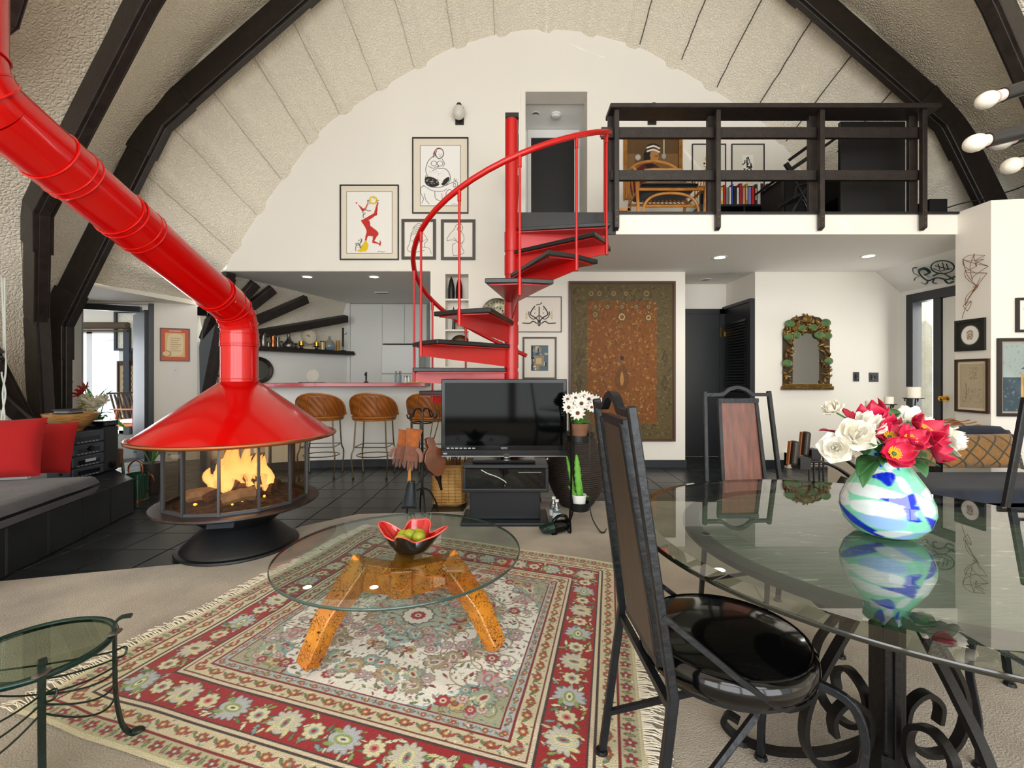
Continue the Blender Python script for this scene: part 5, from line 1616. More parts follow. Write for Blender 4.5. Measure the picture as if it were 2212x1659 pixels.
# gloves
GL1 = mat('glove_cuff_suede', '#A85A1E', .85, col2='#8E4A18', nscale=30, sheen=.4); GL2 = mat('glove_brown_suede', '#6E4432', .9, col2='#7D5040', nscale=25, sheen=.4)
def glove(c0, label, sc=1.0, tilt=0.0, flip=1):
    g = thing('fireplace_glove', label, 'glove', c0)
    M = Matrix.Translation(c0) @ Matrix.Rotation(tilt, 4, 'Y') @ Matrix.Scale(sc, 4)
    cuff = loft([[V(w * math.cos(2 * PI * k / 18), .025 * math.sin(2 * PI * k / 18) * (w / .06), z) for k in range(18)] for w, z in ((.058, -.13), (.060, -.08), (.072, 0.0), (.078, .02), (.072, .018), (.055, -.1))], close=False)
    cuff.xf(M).build('cuff', GL1, g, smooth=True)
    pal = loft([[V(w * math.cos(2 * PI * k / 16), .022 * math.sin(2 * PI * k / 16), z) for k in range(16)] for w, z in ((.057, -.12), (.060, -.16), (.064, -.21), (.066, -.25), (.05, -.265))])
    pal.xf(M).build('palm', GL2, g, smooth=True)
    for k, (x, l) in enumerate(((-.048, .085), (-.016, .105), (.016, .10), (.047, .080))):
        q = [V(x, 0, -.235), V(x * 1.05, -.006, -.25 - l * .5), V(x * 1.08, .0, -.25 - l)]
        MB().tube(smoothpath(q, 3), [.017, .0175, .017, .0165, .016, .014, .006], 8, flat=.8).xf(M).build('finger', GL2, g, smooth=True)
    q = [V(flip * .045, -.012, -.15), V(flip * .085, -.02, -.19), V(flip * .092, -.02, -.235), V(flip * .085, -.02, -.265)]
    MB().tube(smoothpath(q, 3), [.022, .024, .025, .025, .024, .023, .022, .02, .018, .009], 8, flat=.8).xf(M).build('thumb', mat('glove_thumb_suede', '#8A5F4C', .9, sheen=.4), g, smooth=True)
    return g
glove(P(894, 932, 3.74), 'brown suede glove with tan cuff and spread fingers hanging before the ash shovel', .92, .10)
glove(P(876, 935, 3.86), 'brown suede glove with folded tan cuff hanging behind the other glove', .85, .22, -1)
# bellows
bl = thing('fire_bellows', 'wooden fireplace bellows with black leather and metal nozzle hanging on the tool stand', 'bellows', P(938, 1040, 3.78))
WOODB = mat('dark_stained_wood', '#5A2E14', .3, coat=.3, col2='#6E3B1B', nscale=8)
def bshape(sc_, y):
    pts = [(0, .05), (.03, .045), (.035, .0), (.03, -.03), (.07, -.07), (.095, -.13), (.08, -.20), (.03, -.27), (0, -.28)]
    pts = pts + [(-a, b) for a, b in pts[::-1][1:-1]]
    return [V(a * sc_, y, b) for a, b in pts]
Mb = Matrix.Translation(P(932, 958, 3.76)) @ Matrix.Rotation(math.radians(-14), 4, 'Y') @ Matrix.Rotation(.5, 4, 'Z')
MB().prism(bshape(1, 0), (0, .014, 0)).xf(Mb).build('front_board', WOODB, bl, bevel=.004)
MB().prism(bshape(.95, .075), (0, .014, 0)).xf(Mb).build('back_board', WOODB, bl, bevel=.004)
lb = []
for k in range(5): lb.append(bshape(.93 - .05 * (k % 2), .014 + .061 * k / 4)[4:-4] )
loft([[p for p in r] for r in lb], close=False).xf(Mb).build('leather_body', mat('black_leather', '#17130F', .5, bump=(60, .3)), bl, smooth=True, ang=30)
MB().lathe([(.03, -.25), (.028, -.29), (.016, -.32), (.010, -.40), (.0, -.40)], 14, (0, .04, 0)).xf(Mb).build('nozzle', mat('aged_metal', '#2B2622', .4, metal=.7), bl, smooth=True)
MB().tube(smoothpath([Mb @ V(0, .01, .04), P(936, 905, 3.8), P(945, 885, 3.82), P(948, 905, 3.8), Mb @ V(.03, .05, .0)], 5), .004, 6).build('strap', mat('black_leather'), bl)

# ---------------- dark woven floor jar
JX, JY = PX(1245, 4.12), 4.12
JM = mat('dark_woven_rope', '#241B17', .6, col2='#30251F', nscale=30)
jar = thing('floor_jar', 'tall dark ribbed woven floor jar behind the plant stand', 'jar', (JX, JY, .0))
pr = [(.0, .012), (.11, .012)] + [(.265 * math.sin(PI * (.13 + .74 * t)) ** .75 + .0035 * math.sin(t * 2 * PI * 34), .012 + .64 * t) for t in [i / 170 for i in range(171)]] + [(.14, .66), (.13, .6), (0, .55)]
MB().lathe(pr, 72, (JX, JY, 0)).build('jar_body', JM, jar, smooth=True, ang=80)
MB().tube([(JX + .155 * math.cos(2 * PI * k / 40), JY + .155 * math.sin(2 * PI * k / 40), .655) for k in range(40)], .012, 8, closed=True).build('jar_rim', JM, jar, smooth=True)

# ---------------- plant stand
PXc, PYc = .505, 3.42
ps = thing('plant_stand', 'two tier black iron plant stand with hooked feet', 'stand', (PXc, PYc, .012))
for a, fr_ in ((212, .11), (345, .2), (115, .2)):
    a_ = math.radians(a); d_ = Vector((math.cos(a_), math.sin(a_), 0)); o_ = Vector((PXc, PYc, 0))
    pth = smoothpath([o_ + d_ * .10 + V(0, 0, .92), o_ + d_ * .085 + V(0, 0, .84), o_ + d_ * .078 + V(0, 0, .70), o_ + d_ * .078 + V(0, 0, .30), o_ + d_ * .09 + V(0, 0, .14), o_ + d_ * (fr_ - .05 * fr_ / .2) + V(0, 0, .03), o_ + d_ * (fr_ - .015 * fr_ / .2) + V(0, 0, .022), o_ + d_ * fr_ + V(0, 0, .05)], 4)
    MB().bar(pth, .016, .006, Vector((-d_.y, d_.x, 0))).build('upright', IRON, ps, smooth=True, ang=50)
for z0_, z1_ in ((.685, .735), (.175, .235)):
    MB().lathe([(0, z0_), (.072, z0_), (.076, z0_ + .004), (.076, z1_), (.073, z1_), (.073, z0_ + .006), (0, z0_ + .006)], 32, (PXc, PYc, 0)).build('pot_ring', mat('black_steel_ring', '#16191A', .3, metal=.4), ps, smooth=True, ang=40)
TC = mat('brown_clay_pot', '#6E4A34', .7, col2='#80583E', nscale=9)
pt = thing('daisy_pot', 'brown clay pot of white daisies on the upper tier of the plant stand', 'potted plant', (PXc, PYc, .692))
MB().lathe([(0, .693), (.050, .693), (.066, .79), (.070, .79), (.073, .825), (.068, .825), (.062, .80), (0, .80)], 32, (PXc, PYc, 0)).build('pot', TC, pt, smooth=True, ang=40)
DW = mat('daisy_white', '#D6D5CE', .6); DC = mat('daisy_brown_eye', '#5A2F1A', .8); PLG = mat('bright_leaf', '#4F9A2E', .5, col2='#6DB33F', nscale=15)
for px, py, d, r in ((1248, 893, 3.30, .062), (1256, 872, 3.36, .062), (1237, 872, 3.38, .05), (1228, 880, 3.36, .055), (1272, 862, 3.44, .05), (1286, 866, 3.40, .05), (1262, 856, 3.46, .05), (1296, 872, 3.42, .05), (1243, 860, 3.46, .05), (1226, 862, 3.5, .045), (1278, 880, 3.36, .045)):
    c = P(px, py, d); n = Vector((rnd.uniform(-.3, .3), -1, rnd.uniform(.0, .6)))
    fl_ = MB()
    u, v, nn = basis(n)
    for k in range(11): petal(fl_, c, n, r, 2 * PI * k / 11, .20, .1, .15, .05, k, .08, 3, 4)
    fo = fl_.build('daisy', DW, pt, smooth=True, ang=180)
    MB().ball(c + nn * r * .08, r * .24, (1, .6, 1), 10, 6).build('daisy_eye', DC, fo, smooth=True)
    MB().tube(smoothpath([(PXc, PYc, .80), (PXc + (c.x - PXc) * .5, PYc, .84), c + V(0, .01, 0)], 4), .0025, 5).build('stem', GST, pt)
for k in range(10):
    a = rnd.uniform(0, 6.3)
    leafm(pt, (PXc, PYc, .81), (PXc + .1 * math.cos(a), PYc + .1 * math.sin(a), .83 + rnd.uniform(0, .05)), .02, PLG)
cp = thing('cactus_pot', 'upright green leaf cactus in a small white pot on the lower tier', 'potted plant', (PXc, PYc, .182))
MB().lathe([(0, .182), (.042, .182), (.052, .278), (.055, .278), (.055, .29), (.05, .29), (.046, .27), (0, .27)], 28, (PXc, PYc, 0)).build('pot', mat('white_plastic', '#E9ECEC', .35), cp, smooth=True, ang=40)
def cactus(b, t_, w_):
    b, t_ = Vector(b), Vector(t_)
    def fn(u, v):
        x = (u - .5) * 2
        wd = w_ * (math.sin(PI * min(1, .12 + v * .88)) ** .5) * (1 + .12 * math.sin(v * 40))
        return b.lerp(t_, v) + V(x * wd, .010 * (1 - x * x) * -1, 0)
    MB().grid(fn, 6, 30).build('leaf', PLG, cp, smooth=True, solid=.006)
cactus((PXc - .0, PYc - .005, .27), P(1245, 982, 3.42), .024); cactus((PXc + .02, PYc + .01, .27), P(1254, 1040, 3.42), .012); cactus((PXc - .02, PYc, .27), P(1228, 1050, 3.42), .010); cactus((PXc + .02, PYc, .28), P(1272, 1072, 3.40), .006)
cactus((PXc - .03, PYc + .04, .27), P(1224, 985, 3.46), .012)

# bottles, hand vacuum
BG = glass('clear_plastic', '#E8F0F2', refl=.18)
for k, (px, py) in enumerate(((1196, 1131), (1203, 1138))):
    c = G(px, py, .012)
    b_ = thing('water_bottle', ('clear plastic water bottle with torn label by the media stand', 'clear plastic water bottle in front of the other bottle')[k], 'bottle', c)
    MB().lathe([(.0, 0), (.030, .0), (.033, .01), (.033, .13), (.028, .155), (.013, .185), (.013, .20), (0, .2)], 24, c).build('body', BG, b_, smooth=True)
    MB().lathe([(.0335, .07), (.0335, .115)], 24, c, caps=False).build('label_band', mat('pale_label', '#C9D4DC', .5), b_, smooth=True)
    MB().lathe([(0, .195), (.015, .195), (.015, .212), (0, .214)], 16, c).build('cap', mat('white_plastic'), b_, smooth=True)
hv = thing('hand_vacuum', 'black handheld vacuum with green tinted nose lying on the carpet', 'vacuum', G(1195, 1153, .012))
c = G(1195, 1153, .012)
Mh = Matrix.Translation(c) @ Matrix.Rotation(.35, 4, 'Z')
loft([[V(x, w * math.cos(2 * PI * k / 14), .045 + h * math.sin(2 * PI * k / 14)) for k in range(14)] for x, w, h in ((-.10, .035, .012), (-.09, .045, .025), (-.03, .045, .042), (.0, .04, .044))]).xf(Mh).build('nose', mat('green_tint_plastic', '#0F2A26', .1, spec=.6), hv, smooth=True)
loft([[V(x, w * math.cos(2 * PI * k / 14), .05 + h * math.sin(2 * PI * k / 14)) for k in range(14)] for x, w, h in ((0, .042, .045), (.04, .045, .048), (.09, .035, .045), (.13, .02, .03), (.135, .005, .008))]).xf(Mh).build('body', GLB, hv, smooth=True)
MB().tube(smoothpath([V(.0, 0, .09), V(.04, 0, .125), (.10, 0, .12), (.13, 0, .07)], 4), .012, 8).xf(Mh).build('handle', GLB, hv, smooth=True)
MB().bx(-.02, .02, -.03, .03, .001, .02).xf(Mh).build('rest_pad', GLB, hv)

# =================================================================== BAR
ctm = MB(); ctp = [p + V(0, -.27, 0) for p in smoothpath([(x, y, 0) for x, y in [(-3.15, 5.50)] + barp[1:-1] + [(-1.08, 5.90)]], 5)]
ctb = [V(p.x, p.y + .45, 0) for p in ctp[::-1]]
bt = thing('bar_counter', 'curved grey bar counter with red bullnose edge', 'counter', (-1.9, 5.8, 1.046))
MB().prism([p + V(0, .012, 1.05) for p in ctp] + [p + V(0, 0, 1.05) for p in ctb], (0, 0, .042)).build('worktop', mat('grey_laminate', '#8C9092', .3), bt)
MB().sweep([p + V(0, 0, 1.071) for p in ctp], [(.024, .0), (.018, .012), (-.018, .012), (-.024, 0), (-.018, -.012), (.018, -.012)], (0, 0, 1)).build('edge_band', mat('dark_red_edge', '#B01222', .25, coat=.4), bt, smooth=True)
# stools
CANE = mat('orange_cane_weave', '#A5601C', .45, col2='#8A4A12', nscale=7, coat=.2)
_nt = CANE.node_tree
_tc = _nt.nodes.new('ShaderNodeTexCoord')
_w1 = _nt.nodes.new('ShaderNodeTexWave'); _w1.inputs['Scale'].default_value = 8; _w1.bands_direction = 'DIAGONAL'; _w1.inputs['Distortion'].default_value = .6
_bp = _nt.nodes.new('ShaderNodeBump'); _bp.inputs['Strength'].default_value = .7; _bp.inputs['Distance'].default_value = .004
_nt.links.new(_tc.outputs['Object'], _w1.inputs['Vector']); _nt.links.new(_w1.outputs['Fac'], _bp.inputs['Height']); _nt.links.new(_bp.outputs[0], _nt.nodes['Principled BSDF'].inputs['Normal'])
_mm = _nt.nodes.new('ShaderNodeMixRGB'); _mm.blend_type = 'MULTIPLY'; _mm.inputs[0].default_value = .32
_rp = [n for n in _nt.nodes if n.type == 'VALTORGB'][0]
_nt.links.new(_rp.outputs[0], _mm.inputs[1]); _nt.links.new(_w1.outputs['Color'], _mm.inputs[2]); _nt.links.new(_mm.outputs[0], _nt.nodes['Principled BSDF'].inputs['Base Color'])
RATT = mat('rattan_pole', '#8A4E18', .4, col2='#A5682A', nscale=12)
BRASS = mat('antique_brass_rod', '#6E6046', .35, metal=.8)
def stool(loc, rz, label):
    t = thing('bar_stool', label, 'stool', loc, rz, 'cane bar stools at the bar')
    def L(mb, nm, m_, par=t, **k): return mb.build(nm, m_, par, local=True, **k)
    # bucket opens towards +y; back faces -y
    def top(a):  # a from -pi..0 (right to left through -y)
        return .70 + .275 * max(0, math.sin(-a)) ** .55
    def bf(u, v):
        a = -PI * 1.08 + (PI * 1.16) * u
        s = max(0, math.sin(-a)); r0 = .235 + .035 * v
        z = .70 + v * (.03 + .245 * s ** .5)
        return V(r0 * math.cos(a), r0 * math.sin(a) * .92, z)
    bucket = L(MB().grid(bf, 36, 8), 'bucket', CANE, smooth=True, ang=180, solid=.012)
    L(MB().tube([bf(i / 36, 1) for i in range(37)], .014, 8), 'top_rim', RATT, smooth=True)
    L(MB().tube([V(.245 * math.cos(2 * PI * k / 40), .226 * math.sin(2 * PI * k / 40), .70) for k in range(40)], .014, 8, closed=True), 'seat_rim', RATT, smooth=True)
    L(MB().tube([V(.238 * math.cos(2 * PI * k / 40), .219 * math.sin(2 * PI * k / 40), .674) for k in range(40)], .012, 8, closed=True), 'lower_rim', RATT, smooth=True)
    L(MB().lathe([(0, .69), (.235, .69), (.225, .715), (0, .73)], 36, sy=.92), 'seat', CANE, smooth=True)
    for u0, u1 in ((.36, .42), (.64, .58)):
        L(MB().tube([bf(u0 + (u1 - u0) * i / 8, i / 8) * 1.0 + V(0, -.010, 0) for i in range(9)], .008, 6), 'cane_rib', RATT, smooth=True)
    for sx_ in (-1, 1):
        for sy_ in (-1, 1):
            q = [V(sx_ * .17, sy_ * .15, .68), V(sx_ * .185, sy_ * .165, .36), V(sx_ * .205, sy_ * .19, .26), V(sx_ * .19, sy_ * .175, .0)]
            L(MB().tube(smoothpath(q, 4), .0085, 8), 'leg', BRASS, smooth=True)
            L(MB().lathe([(0, 0), (.014, 0), (.012, .02), (0, .022)], 10, q[-1]), 'foot_cap', BLACK)
    for z, w_ in ((.36, .185),):
        for sx_ in (-1, 1): L(MB().tube([V(sx_ * w_, -.165, z), V(sx_ * w_, .165, z)], .006, 6), 'side_rail', BRASS)
        for sy_ in (-1, 1): L(MB().tube([V(-w_, sy_ * .165, z), V(w_, sy_ * .165, z)], .006, 6), 'cross_rail', BRASS)
    L(MB().tube([V(.2 * math.cos(2 * PI * k / 32), .185 * math.sin(2 * PI * k / 32), .25) for k in range(32)], .006, 6, closed=True), 'foot_ring', BRASS, smooth=True)
    return t
stool((-2.245, 5.36, .002), .10, 'woven cane bucket bar stool at the bar next to the red fireplace hood')
stool((-1.62, 5.36, .002), 0, 'woven cane bucket bar stool between two others at the bar')
stool((-.945, 5.30, .002), -.1, 'woven cane bucket bar stool half hidden behind the spiral stair treads')

# =================================================================== RIGHT SIDE FURNITURE
NAVYF = mat('blue_grey_velour', '#151C2A', .95, col2='#1F2838', nscale=6, sheen=.08, bump=(80, .12))
db = thing('daybed', 'low blue grey upholstered daybed against the partition', 'sofa', (3.9, 3.45, .012))
s_ = cushion_block(Vector((2.78, 3.02, 0)), Vector((1, 0, 0)), Vector((0, 1, 0)), 2.5, .66, .235, .175, 'seat_cushion', NAVYF, db, r=.06)
MB().bx(2.82, 5.24, 3.06, 3.64, .05, .235).build('base', NAVYF, db, bevel=.01)
for x in (2.8, 5.2): MB().bx(x - .03, x + .03, 3.1, 3.16, .012, .06).build('leg', BLACKW, db)
b_ = cushion_block(Vector((3.66, 3.72, 0)), Vector((1, 0, 0)), Vector((0, 1, 0)), .52, .20, .41, .34, 'bolster', NAVYF, None, r=.09)
tag(b_, 'blue grey back bolster standing behind the kilim pillows', 'cushion')
KIL = mat('kilim_weave', '#8C6A3E', .95, sheen=.2)
_nt = KIL.node_tree
_tc = _nt.nodes.new('ShaderNodeTexCoord'); _mp = _nt.nodes.new('ShaderNodeMapping'); _mp.inputs['Rotation'].default_value = (0, PI / 4, 0); _mp.inputs['Scale'].default_value = (11, 11, 11)
_ck = _nt.nodes.new('ShaderNodeTexBrick'); _ck.offset = 0; _ck.inputs['Scale'].default_value = 1.0; _ck.inputs['Brick Width'].default_value = 1; _ck.inputs['Row Height'].default_value = 1; _ck.inputs['Mortar Size'].default_value = .07
_ck.inputs['Color1'].default_value = (*lin('#8C6A3E'), 1); _ck.inputs['Color2'].default_value = (*lin('#A2713A'), 1); _ck.inputs['Mortar'].default_value = (*lin('#4A4434'), 1)
_sx = _nt.nodes.new('ShaderNodeSeparateXYZ'); _cx = _nt.nodes.new('ShaderNodeCombineXYZ')
_n = _nt.nodes.new('ShaderNodeTexNoise'); _n.inputs['Scale'].default_value = 45
_mx = _nt.nodes.new('ShaderNodeMixRGB'); _mx.blend_type = 'MULTIPLY'; _mx.inputs[0].default_value = .5
for a, b in ((_tc.outputs['Object'], _mp.inputs[0]), (_mp.outputs[0], _sx.inputs[0]), (_sx.outputs[0], _cx.inputs[0]), (_sx.outputs[2], _cx.inputs[1]), (_cx.outputs[0], _ck.inputs['Vector']), (_tc.outputs['Object'], _n.inputs['Vector']), (_ck.outputs[0], _mx.inputs[1]), (_n.outputs[0], _mx.inputs[2]), (_mx.outputs[0], _nt.nodes['Principled BSDF'].inputs['Base Color'])):
    _nt.links.new(a, b)
def pillow(name, label, c, w_, h_, th, m_, rz=0, rx=-.35, group=None, fringe=False):
    t = MB()
    def fn(s):
        def f(u, v):
            x, y = (u - .5) * 2, (v - .5) * 2
            k = (max(0, 1 - x ** 4) * max(0, 1 - y ** 4)) ** .5
            pin = 1 - .06 * (1 - abs(y) ** 2) * abs(x) - .0
            return V(x * w_ / 2 * (1 - .05 * (1 - y * y)), s * th / 2 * k + .006 * mnoise.noise(V(x * 2.5 + c[0], y * 2.5, s)), y * h_ / 2 * (1 - .05 * (1 - x * x)))
        return f
    t.grid(fn(1), 20, 20); t.grid(fn(-1), 20, 20)
    M = Matrix.Rotation(rz, 4, 'Z') @ Matrix.Rotation(rx, 4, 'X')
    t.xf(M)
    if not fringe:
        o = t.build(name, m_, None, smooth=True, ang=180, weld=True); o.location = c
        return tag(o, label, 'pillow', group)
    r_ = thing(name, label, 'pillow', c, 0, group)
    t.build('cover', m_, r_, local=True, smooth=True, ang=180, weld=True)
    fr_ = MB()
    for k in range(26):
        z = -h_ / 2 + h_ * (k + .5) / 26
        p = M @ V(w_ / 2 - .006, 0, z); q = M @ V(w_ / 2 + .028, 0, z - .012)
        fr_.tube([p, q], .004, 4)
    o = fr_.build('fringe', mat('dark_fringe', '#1C1815', .9), r_, local=True); o['kind'] = 'stuff'
    return r_
pillow('kilim_pillow', 'tan diamond kilim pillow with black fringe on the blue daybed', P(2112, 978, 3.56) + V(0, .0, .015), .60, .27, .14, KIL, 0, -.25, None, True)
pillow('kilim_pillow', 'small tan kilim pillow half hidden behind the flower vase', P(1968, 988, 3.56) + V(0, .0, .03), .34, .20, .12, KIL, 0, -.3)
wd_ = thing('wooden_shoe_forms', 'flat carved wooden pieces lying on the bolster', 'carving', P(2075, 918, 3.88))
WDP = mat('warm_carved_wood', '#8A5630', .4, col2='#A66D42', nscale=10)
for k, (a, b) in enumerate((((2040, 908), (2095, 907)), ((2042, 913), (2110, 911)), ((2048, 918), (2118, 917)))):
    MB().tube(smoothpath([P(a[0], a[1], 3.88), P((a[0] + b[0]) / 2 - 12, a[1] - 2, 3.88), P((a[0] + b[0]) / 2 + 8, a[1] + 3, 3.88), P(b[0], b[1], 3.88)], 4), [.012, .016, .02, .022, .02, .016, .012, .01, .008, .008, .010, .012, .006], 8, flat=.45).build('wood_piece', WDP, wd_, smooth=True)

# white low chest with three candle stands
MB_ = thing('low_chest', 'low white chest carrying the candle stands', 'chest', (3.28, 4.12, 0))
MB().bx(2.98, 3.62, 3.95, 4.30, .03, .475).build('body', mat('cream_laminate', '#D9D2C2', .5), MB_, bevel=.006)
MB().bx(2.96, 3.64, 3.93, 4.31, .475, .495).build('top', mat('cream_laminate'), MB_, bevel=.004)
for x in (3.02, 3.58): MB().bx(x - .02, x + .02, 3.98, 4.27, .0, .03).build('plinth', BLACKW, MB_)
CNDL = mat('ivory_wax', '#E6E1D2', .5)
for px, pyt, pyp, d, rc, lab in ((1879, 866, 881, 4.12, .036, 'shortest black scroll candle stand with a small ivory candle'), (1920, 857, 873, 4.12, .036, 'middle height black scroll candle stand with a small ivory candle'), (1973, 836, 860, 4.12, .055, 'tallest black scroll candle stand with a wide ivory candle')):
    x = PX(px, d); zt, zp = PZ(pyt, d), PZ(pyp, d)
    t = thing('candle_stand', lab, 'candle holder', (x, d, .495))
    MB().lathe([(0, 0), (rc, 0), (rc, zt - zp - .004), (rc - .004, zt - zp), (0, zt - zp - .006)], 24, (x, d, zp)).build('candle', CNDL, t, smooth=True, ang=50)
    MB().lathe([(0, -.004), (rc + .022, -.004), (rc + .024, .002), (0, .0)], 28, (x, d, zp)).build('drip_plate', IRON, t)
    for k in range(3):
        a = 2 * PI * k / 3 + .3; d_ = Vector((math.cos(a), math.sin(a), 0)); o_ = Vector((x, d, 0)); h = zp - .495
        pp = [(.055, zp - .03), (.062, zp - .015), (.05, zp - .006), (.03, zp - .012), (.016, zp - h * .35), (.03, zp - h * .6), (.018, zp - h * .8), (.05, .51), (.065, .505), (.07, .52)]
        MB().tube(smoothpath([o_ + d_ * r + V(0, 0, z) for r, z in pp], 4), .0045, 6).build('scroll_leg', IRON, t, smooth=True)

# tubular sling chair with leather arm pads
sc = thing('sling_armchair', 'tubular black sling chair with upright leather arm pads behind the far dining chair', 'chair', (2.2, 3.1, .012))
LEA = mat('dark_leather', '#2A211C', .35, bump=(60, .1)); LEO = mat('tan_leather_edge', '#8A4E1E', .5)
for k, (px, y0, y1, d) in enumerate(((1713, 952, 1005, 2.95), (1738, 932, 985, 3.45))):
    xa, xb = PX(px - 9, d), PX(px + 12, d)
    z0_, z1_ = PZ(y1, d), PZ(y0, d)
    pad = MB().box(((xa + xb) / 2, d, (z0_ + z1_) / 2), (.045, .07, z1_ - z0_), Matrix.Rotation(.10, 3, 'Y')).build('arm_pad', LEA, sc, bevel=.018, seg=3)
    MB().box((xa - .002, d, (z0_ + z1_) / 2), (.008, .030, (z1_ - z0_) * .98), Matrix.Rotation(.10, 3, 'Y')).build('pad_edge', LEO, sc, bevel=.008)
    MB().bx(xb - .02, xb + .05, d - .05, d + .05, z0_ - .02, z0_ + .055).build('bracket', BLACK, sc, bevel=.003)
    for o_ in (0, .02, .04):
        MB().tube(smoothpath([(xb + .03, d - .02 + o_, z0_ + .03 + o_ * .3), (xb + .16, d - .02 + o_, z0_ + .02), (xb + .30, d - .02 + o_, z0_ - .05), (xb + .42, d - .02 + o_, z0_ - .17), (xb + .46, d - .02 + o_, .25)], 5), .007, 6).build('arm_tube', BLACK, sc, smooth=True)
    for o_ in (.02, .05): MB().tube([(xb + .05 + o_, d, .012), (xb + .05 + o_, d, z0_ + .03)], .007, 6).build('leg_tube', BLACK, sc)
    MB().tube([(xb + .06, d, .02), (xb + .50, d, .02), (xb + .46, d, .27)], .008, 6).build('floor_tube', BLACK, sc)
def sling(u, v): return V(1.98 + .5 * u, 2.98 + .44 * v, .34 - .10 * math.sin(PI * u * .8) + .3 * max(0, u - .7) ** 1.2 * 2)
MB().grid(sling, 14, 6).build('sling_seat', LEA, sc, smooth=True, solid=.02)

# baseboard heater
hx0, hx1 = 3.50, 4.35
ht = thing('baseboard_heater', 'white metal baseboard heater under the carved mirror', 'heater', ((hx0 + hx1) / 2, 5.83, .004))
MB().bx(hx0, hx1, 5.79, 5.855, .03, .20).build('body', mat('cream_enamel', '#E3DFD2', .4), ht, bevel=.004)
for x in (hx0, hx1 - .05): MB().bx(x, x + .05, 5.775, 5.857, .004, .205).build('end_cap', mat('cream_enamel'), ht, bevel=.004)
for z in (.05, .075, .15, .175): MB().bx(hx0 + .05, hx1 - .05, 5.782, 5.79, z, z + .008).build('slot', BLACK, ht)
# =================================================================== WALL ART
def RP(px, py, p0, n):
    r = Vector(((px - HX) / F, 1.0, -(py - HY) / F)); o = Vector((0, 0, CH)); n = Vector(n)
    return o + r * ((Vector(p0) - o).dot(n) / r.dot(n))
def framed(name, label, o, u, v, n, bw, fm, matw=0.0, mm=None, canvas=None, th=.022, cat='picture', bead=None):
    """o lower-left corner on the wall, u/v full-size edge vectors, n outward normal"""
    o, u, v, n = Vector(o), Vector(u), Vector(v), Vector(n).normalized()
    uu, vv = u.normalized(), v.normalized()
    t = thing(name, label, cat, o + u * .5)
    def slab(a, b, c, d, z0, z1, nm, m_):  # rectangle in metres from the corner
        pts = [o + uu * a + vv * c + n * z0, o + uu * b + vv * c + n * z0, o + uu * b + vv * d + n * z0, o + uu * a + vv * d + n * z0]
        return MB().prism(pts, n * (z1 - z0)).build(nm, m_, t)
    L, H = u.length, v.length
    slab(0, bw, 0, H, .002, th, 'frame_side', fm); slab(L - bw, L, 0, H, .002, th, 'frame_side', fm)
    slab(bw, L - bw, 0, bw, .002, th, 'frame_rail', fm); slab(bw, L - bw, H - bw, H, .002, th, 'frame_rail', fm)
    slab(bw, L - bw, bw, H - bw, .002, .008, 'mount', mm or mat('cream_mount', '#E8DFCB', .8))
    k = bw + matw
    if bead: slab(k - .006, L - k + .006, k - .006, H - k + .006, .008, .009, 'bead', bead)
    if canvas is not None:
        canvas.build('print', plane_fn(o + uu * k + vv * k + n * .0105, uu * (L - 2 * k), vv * (H - 2 * k)), t)
    return t
def fwall(px0, py0, px1, py1, d=5.86):
    a, b = P(px0, py1, d), P(px1, py0, d)
    return a, V(b.x - a.x, 0, 0), V(0, 0, b.z - a.z), V(0, -1, 0)
FRB = mat('black_frame', '#1A1613', .4); FRG = mat('grey_frame', '#4A443F', .5); FRW2 = mat('walnut_frame', '#3A2415', .4)
BEAD = mat('dark_bead', '#4A3A2A', .6)
# jester with hoop
c = CV(110, 150, '#F4F1EA')
RD_ = '#C8322C'
c.poly([(.24, .80), (.34, .68), (.37, .62), (.41, .70)], RD_); c.ell((.215, .815), .018, .018, RD_)
c.ell((.40, .67), .045, .05, '#F4F1EA'); c.line([(.36, .70), (.40, .73), (.44, .70), (.47, .685), (.53, .69)], 1.6, '#5A2A20'); c.line([(.37, .63), (.36, .60), (.38, .57)], 1.6, '#222')
c.speck(8, ['#222222'], (.008, .014), (.35, .62, .42, .70))
c.poly([(.38, .70), (.46, .82), (.48, .80), (.41, .68)], '#D86A50'); c.poly([(.66, .80), (.69, .80), (.67, .62), (.62, .60), (.50, .54), (.33, .50), (.32, .53), (.60, .65)], RD_)
c.poly([(.32, .54), (.50, .53), (.52, .45), (.64, .38), (.70, .33), (.68, .28), (.58, .27), (.47, .28), (.44, .20), (.40, .17), (.41, .27), (.44, .36), (.38, .45)], RD_, 2)
c.poly([(.58, .28), (.67, .28), (.61, .20), (.72, .16), (.73, .22), (.76, .17), (.74, .11), (.69, .15), (.56, .17)], RD_, 1)
c.poly([(.40, .20), (.44, .19), (.48, .12), (.42, .03), (.22, .03), (.30, .08)], '#E8C81E', 2)
c.line([(.20, .04), (.20, .10), (.24, .16), (.28, .12), (.30, .17), (.33, .20), (.31, .24)], 1.5, '#333', 4); c.speck(26, ['#3A3A3A', '#777777'], (.008, .018), (.19, .08, .34, .22))
c.ell((.58, .86), .075, .075, '#E3C418', ring=3.5); c.speck(7, ['#E3C418'], (.015, .022), (.50, .80, .66, .92)); c.speck(10, ['#333333'], (.008, .014), (.46, .80, .50, .86)); c.speck(10, ['#333333'], (.008, .014), (.66, .80, .70, .86))
c.line([(.68, .02), (.72, .035), (.78, .02), (.84, .03)], 1, '#444')
framed('framed_print', 'framed drawing of a red jester with yellow hoop on the white wall', *fwall(735, 400, 862, 562), .014, FRB, .075, None, c, bead=BEAD)
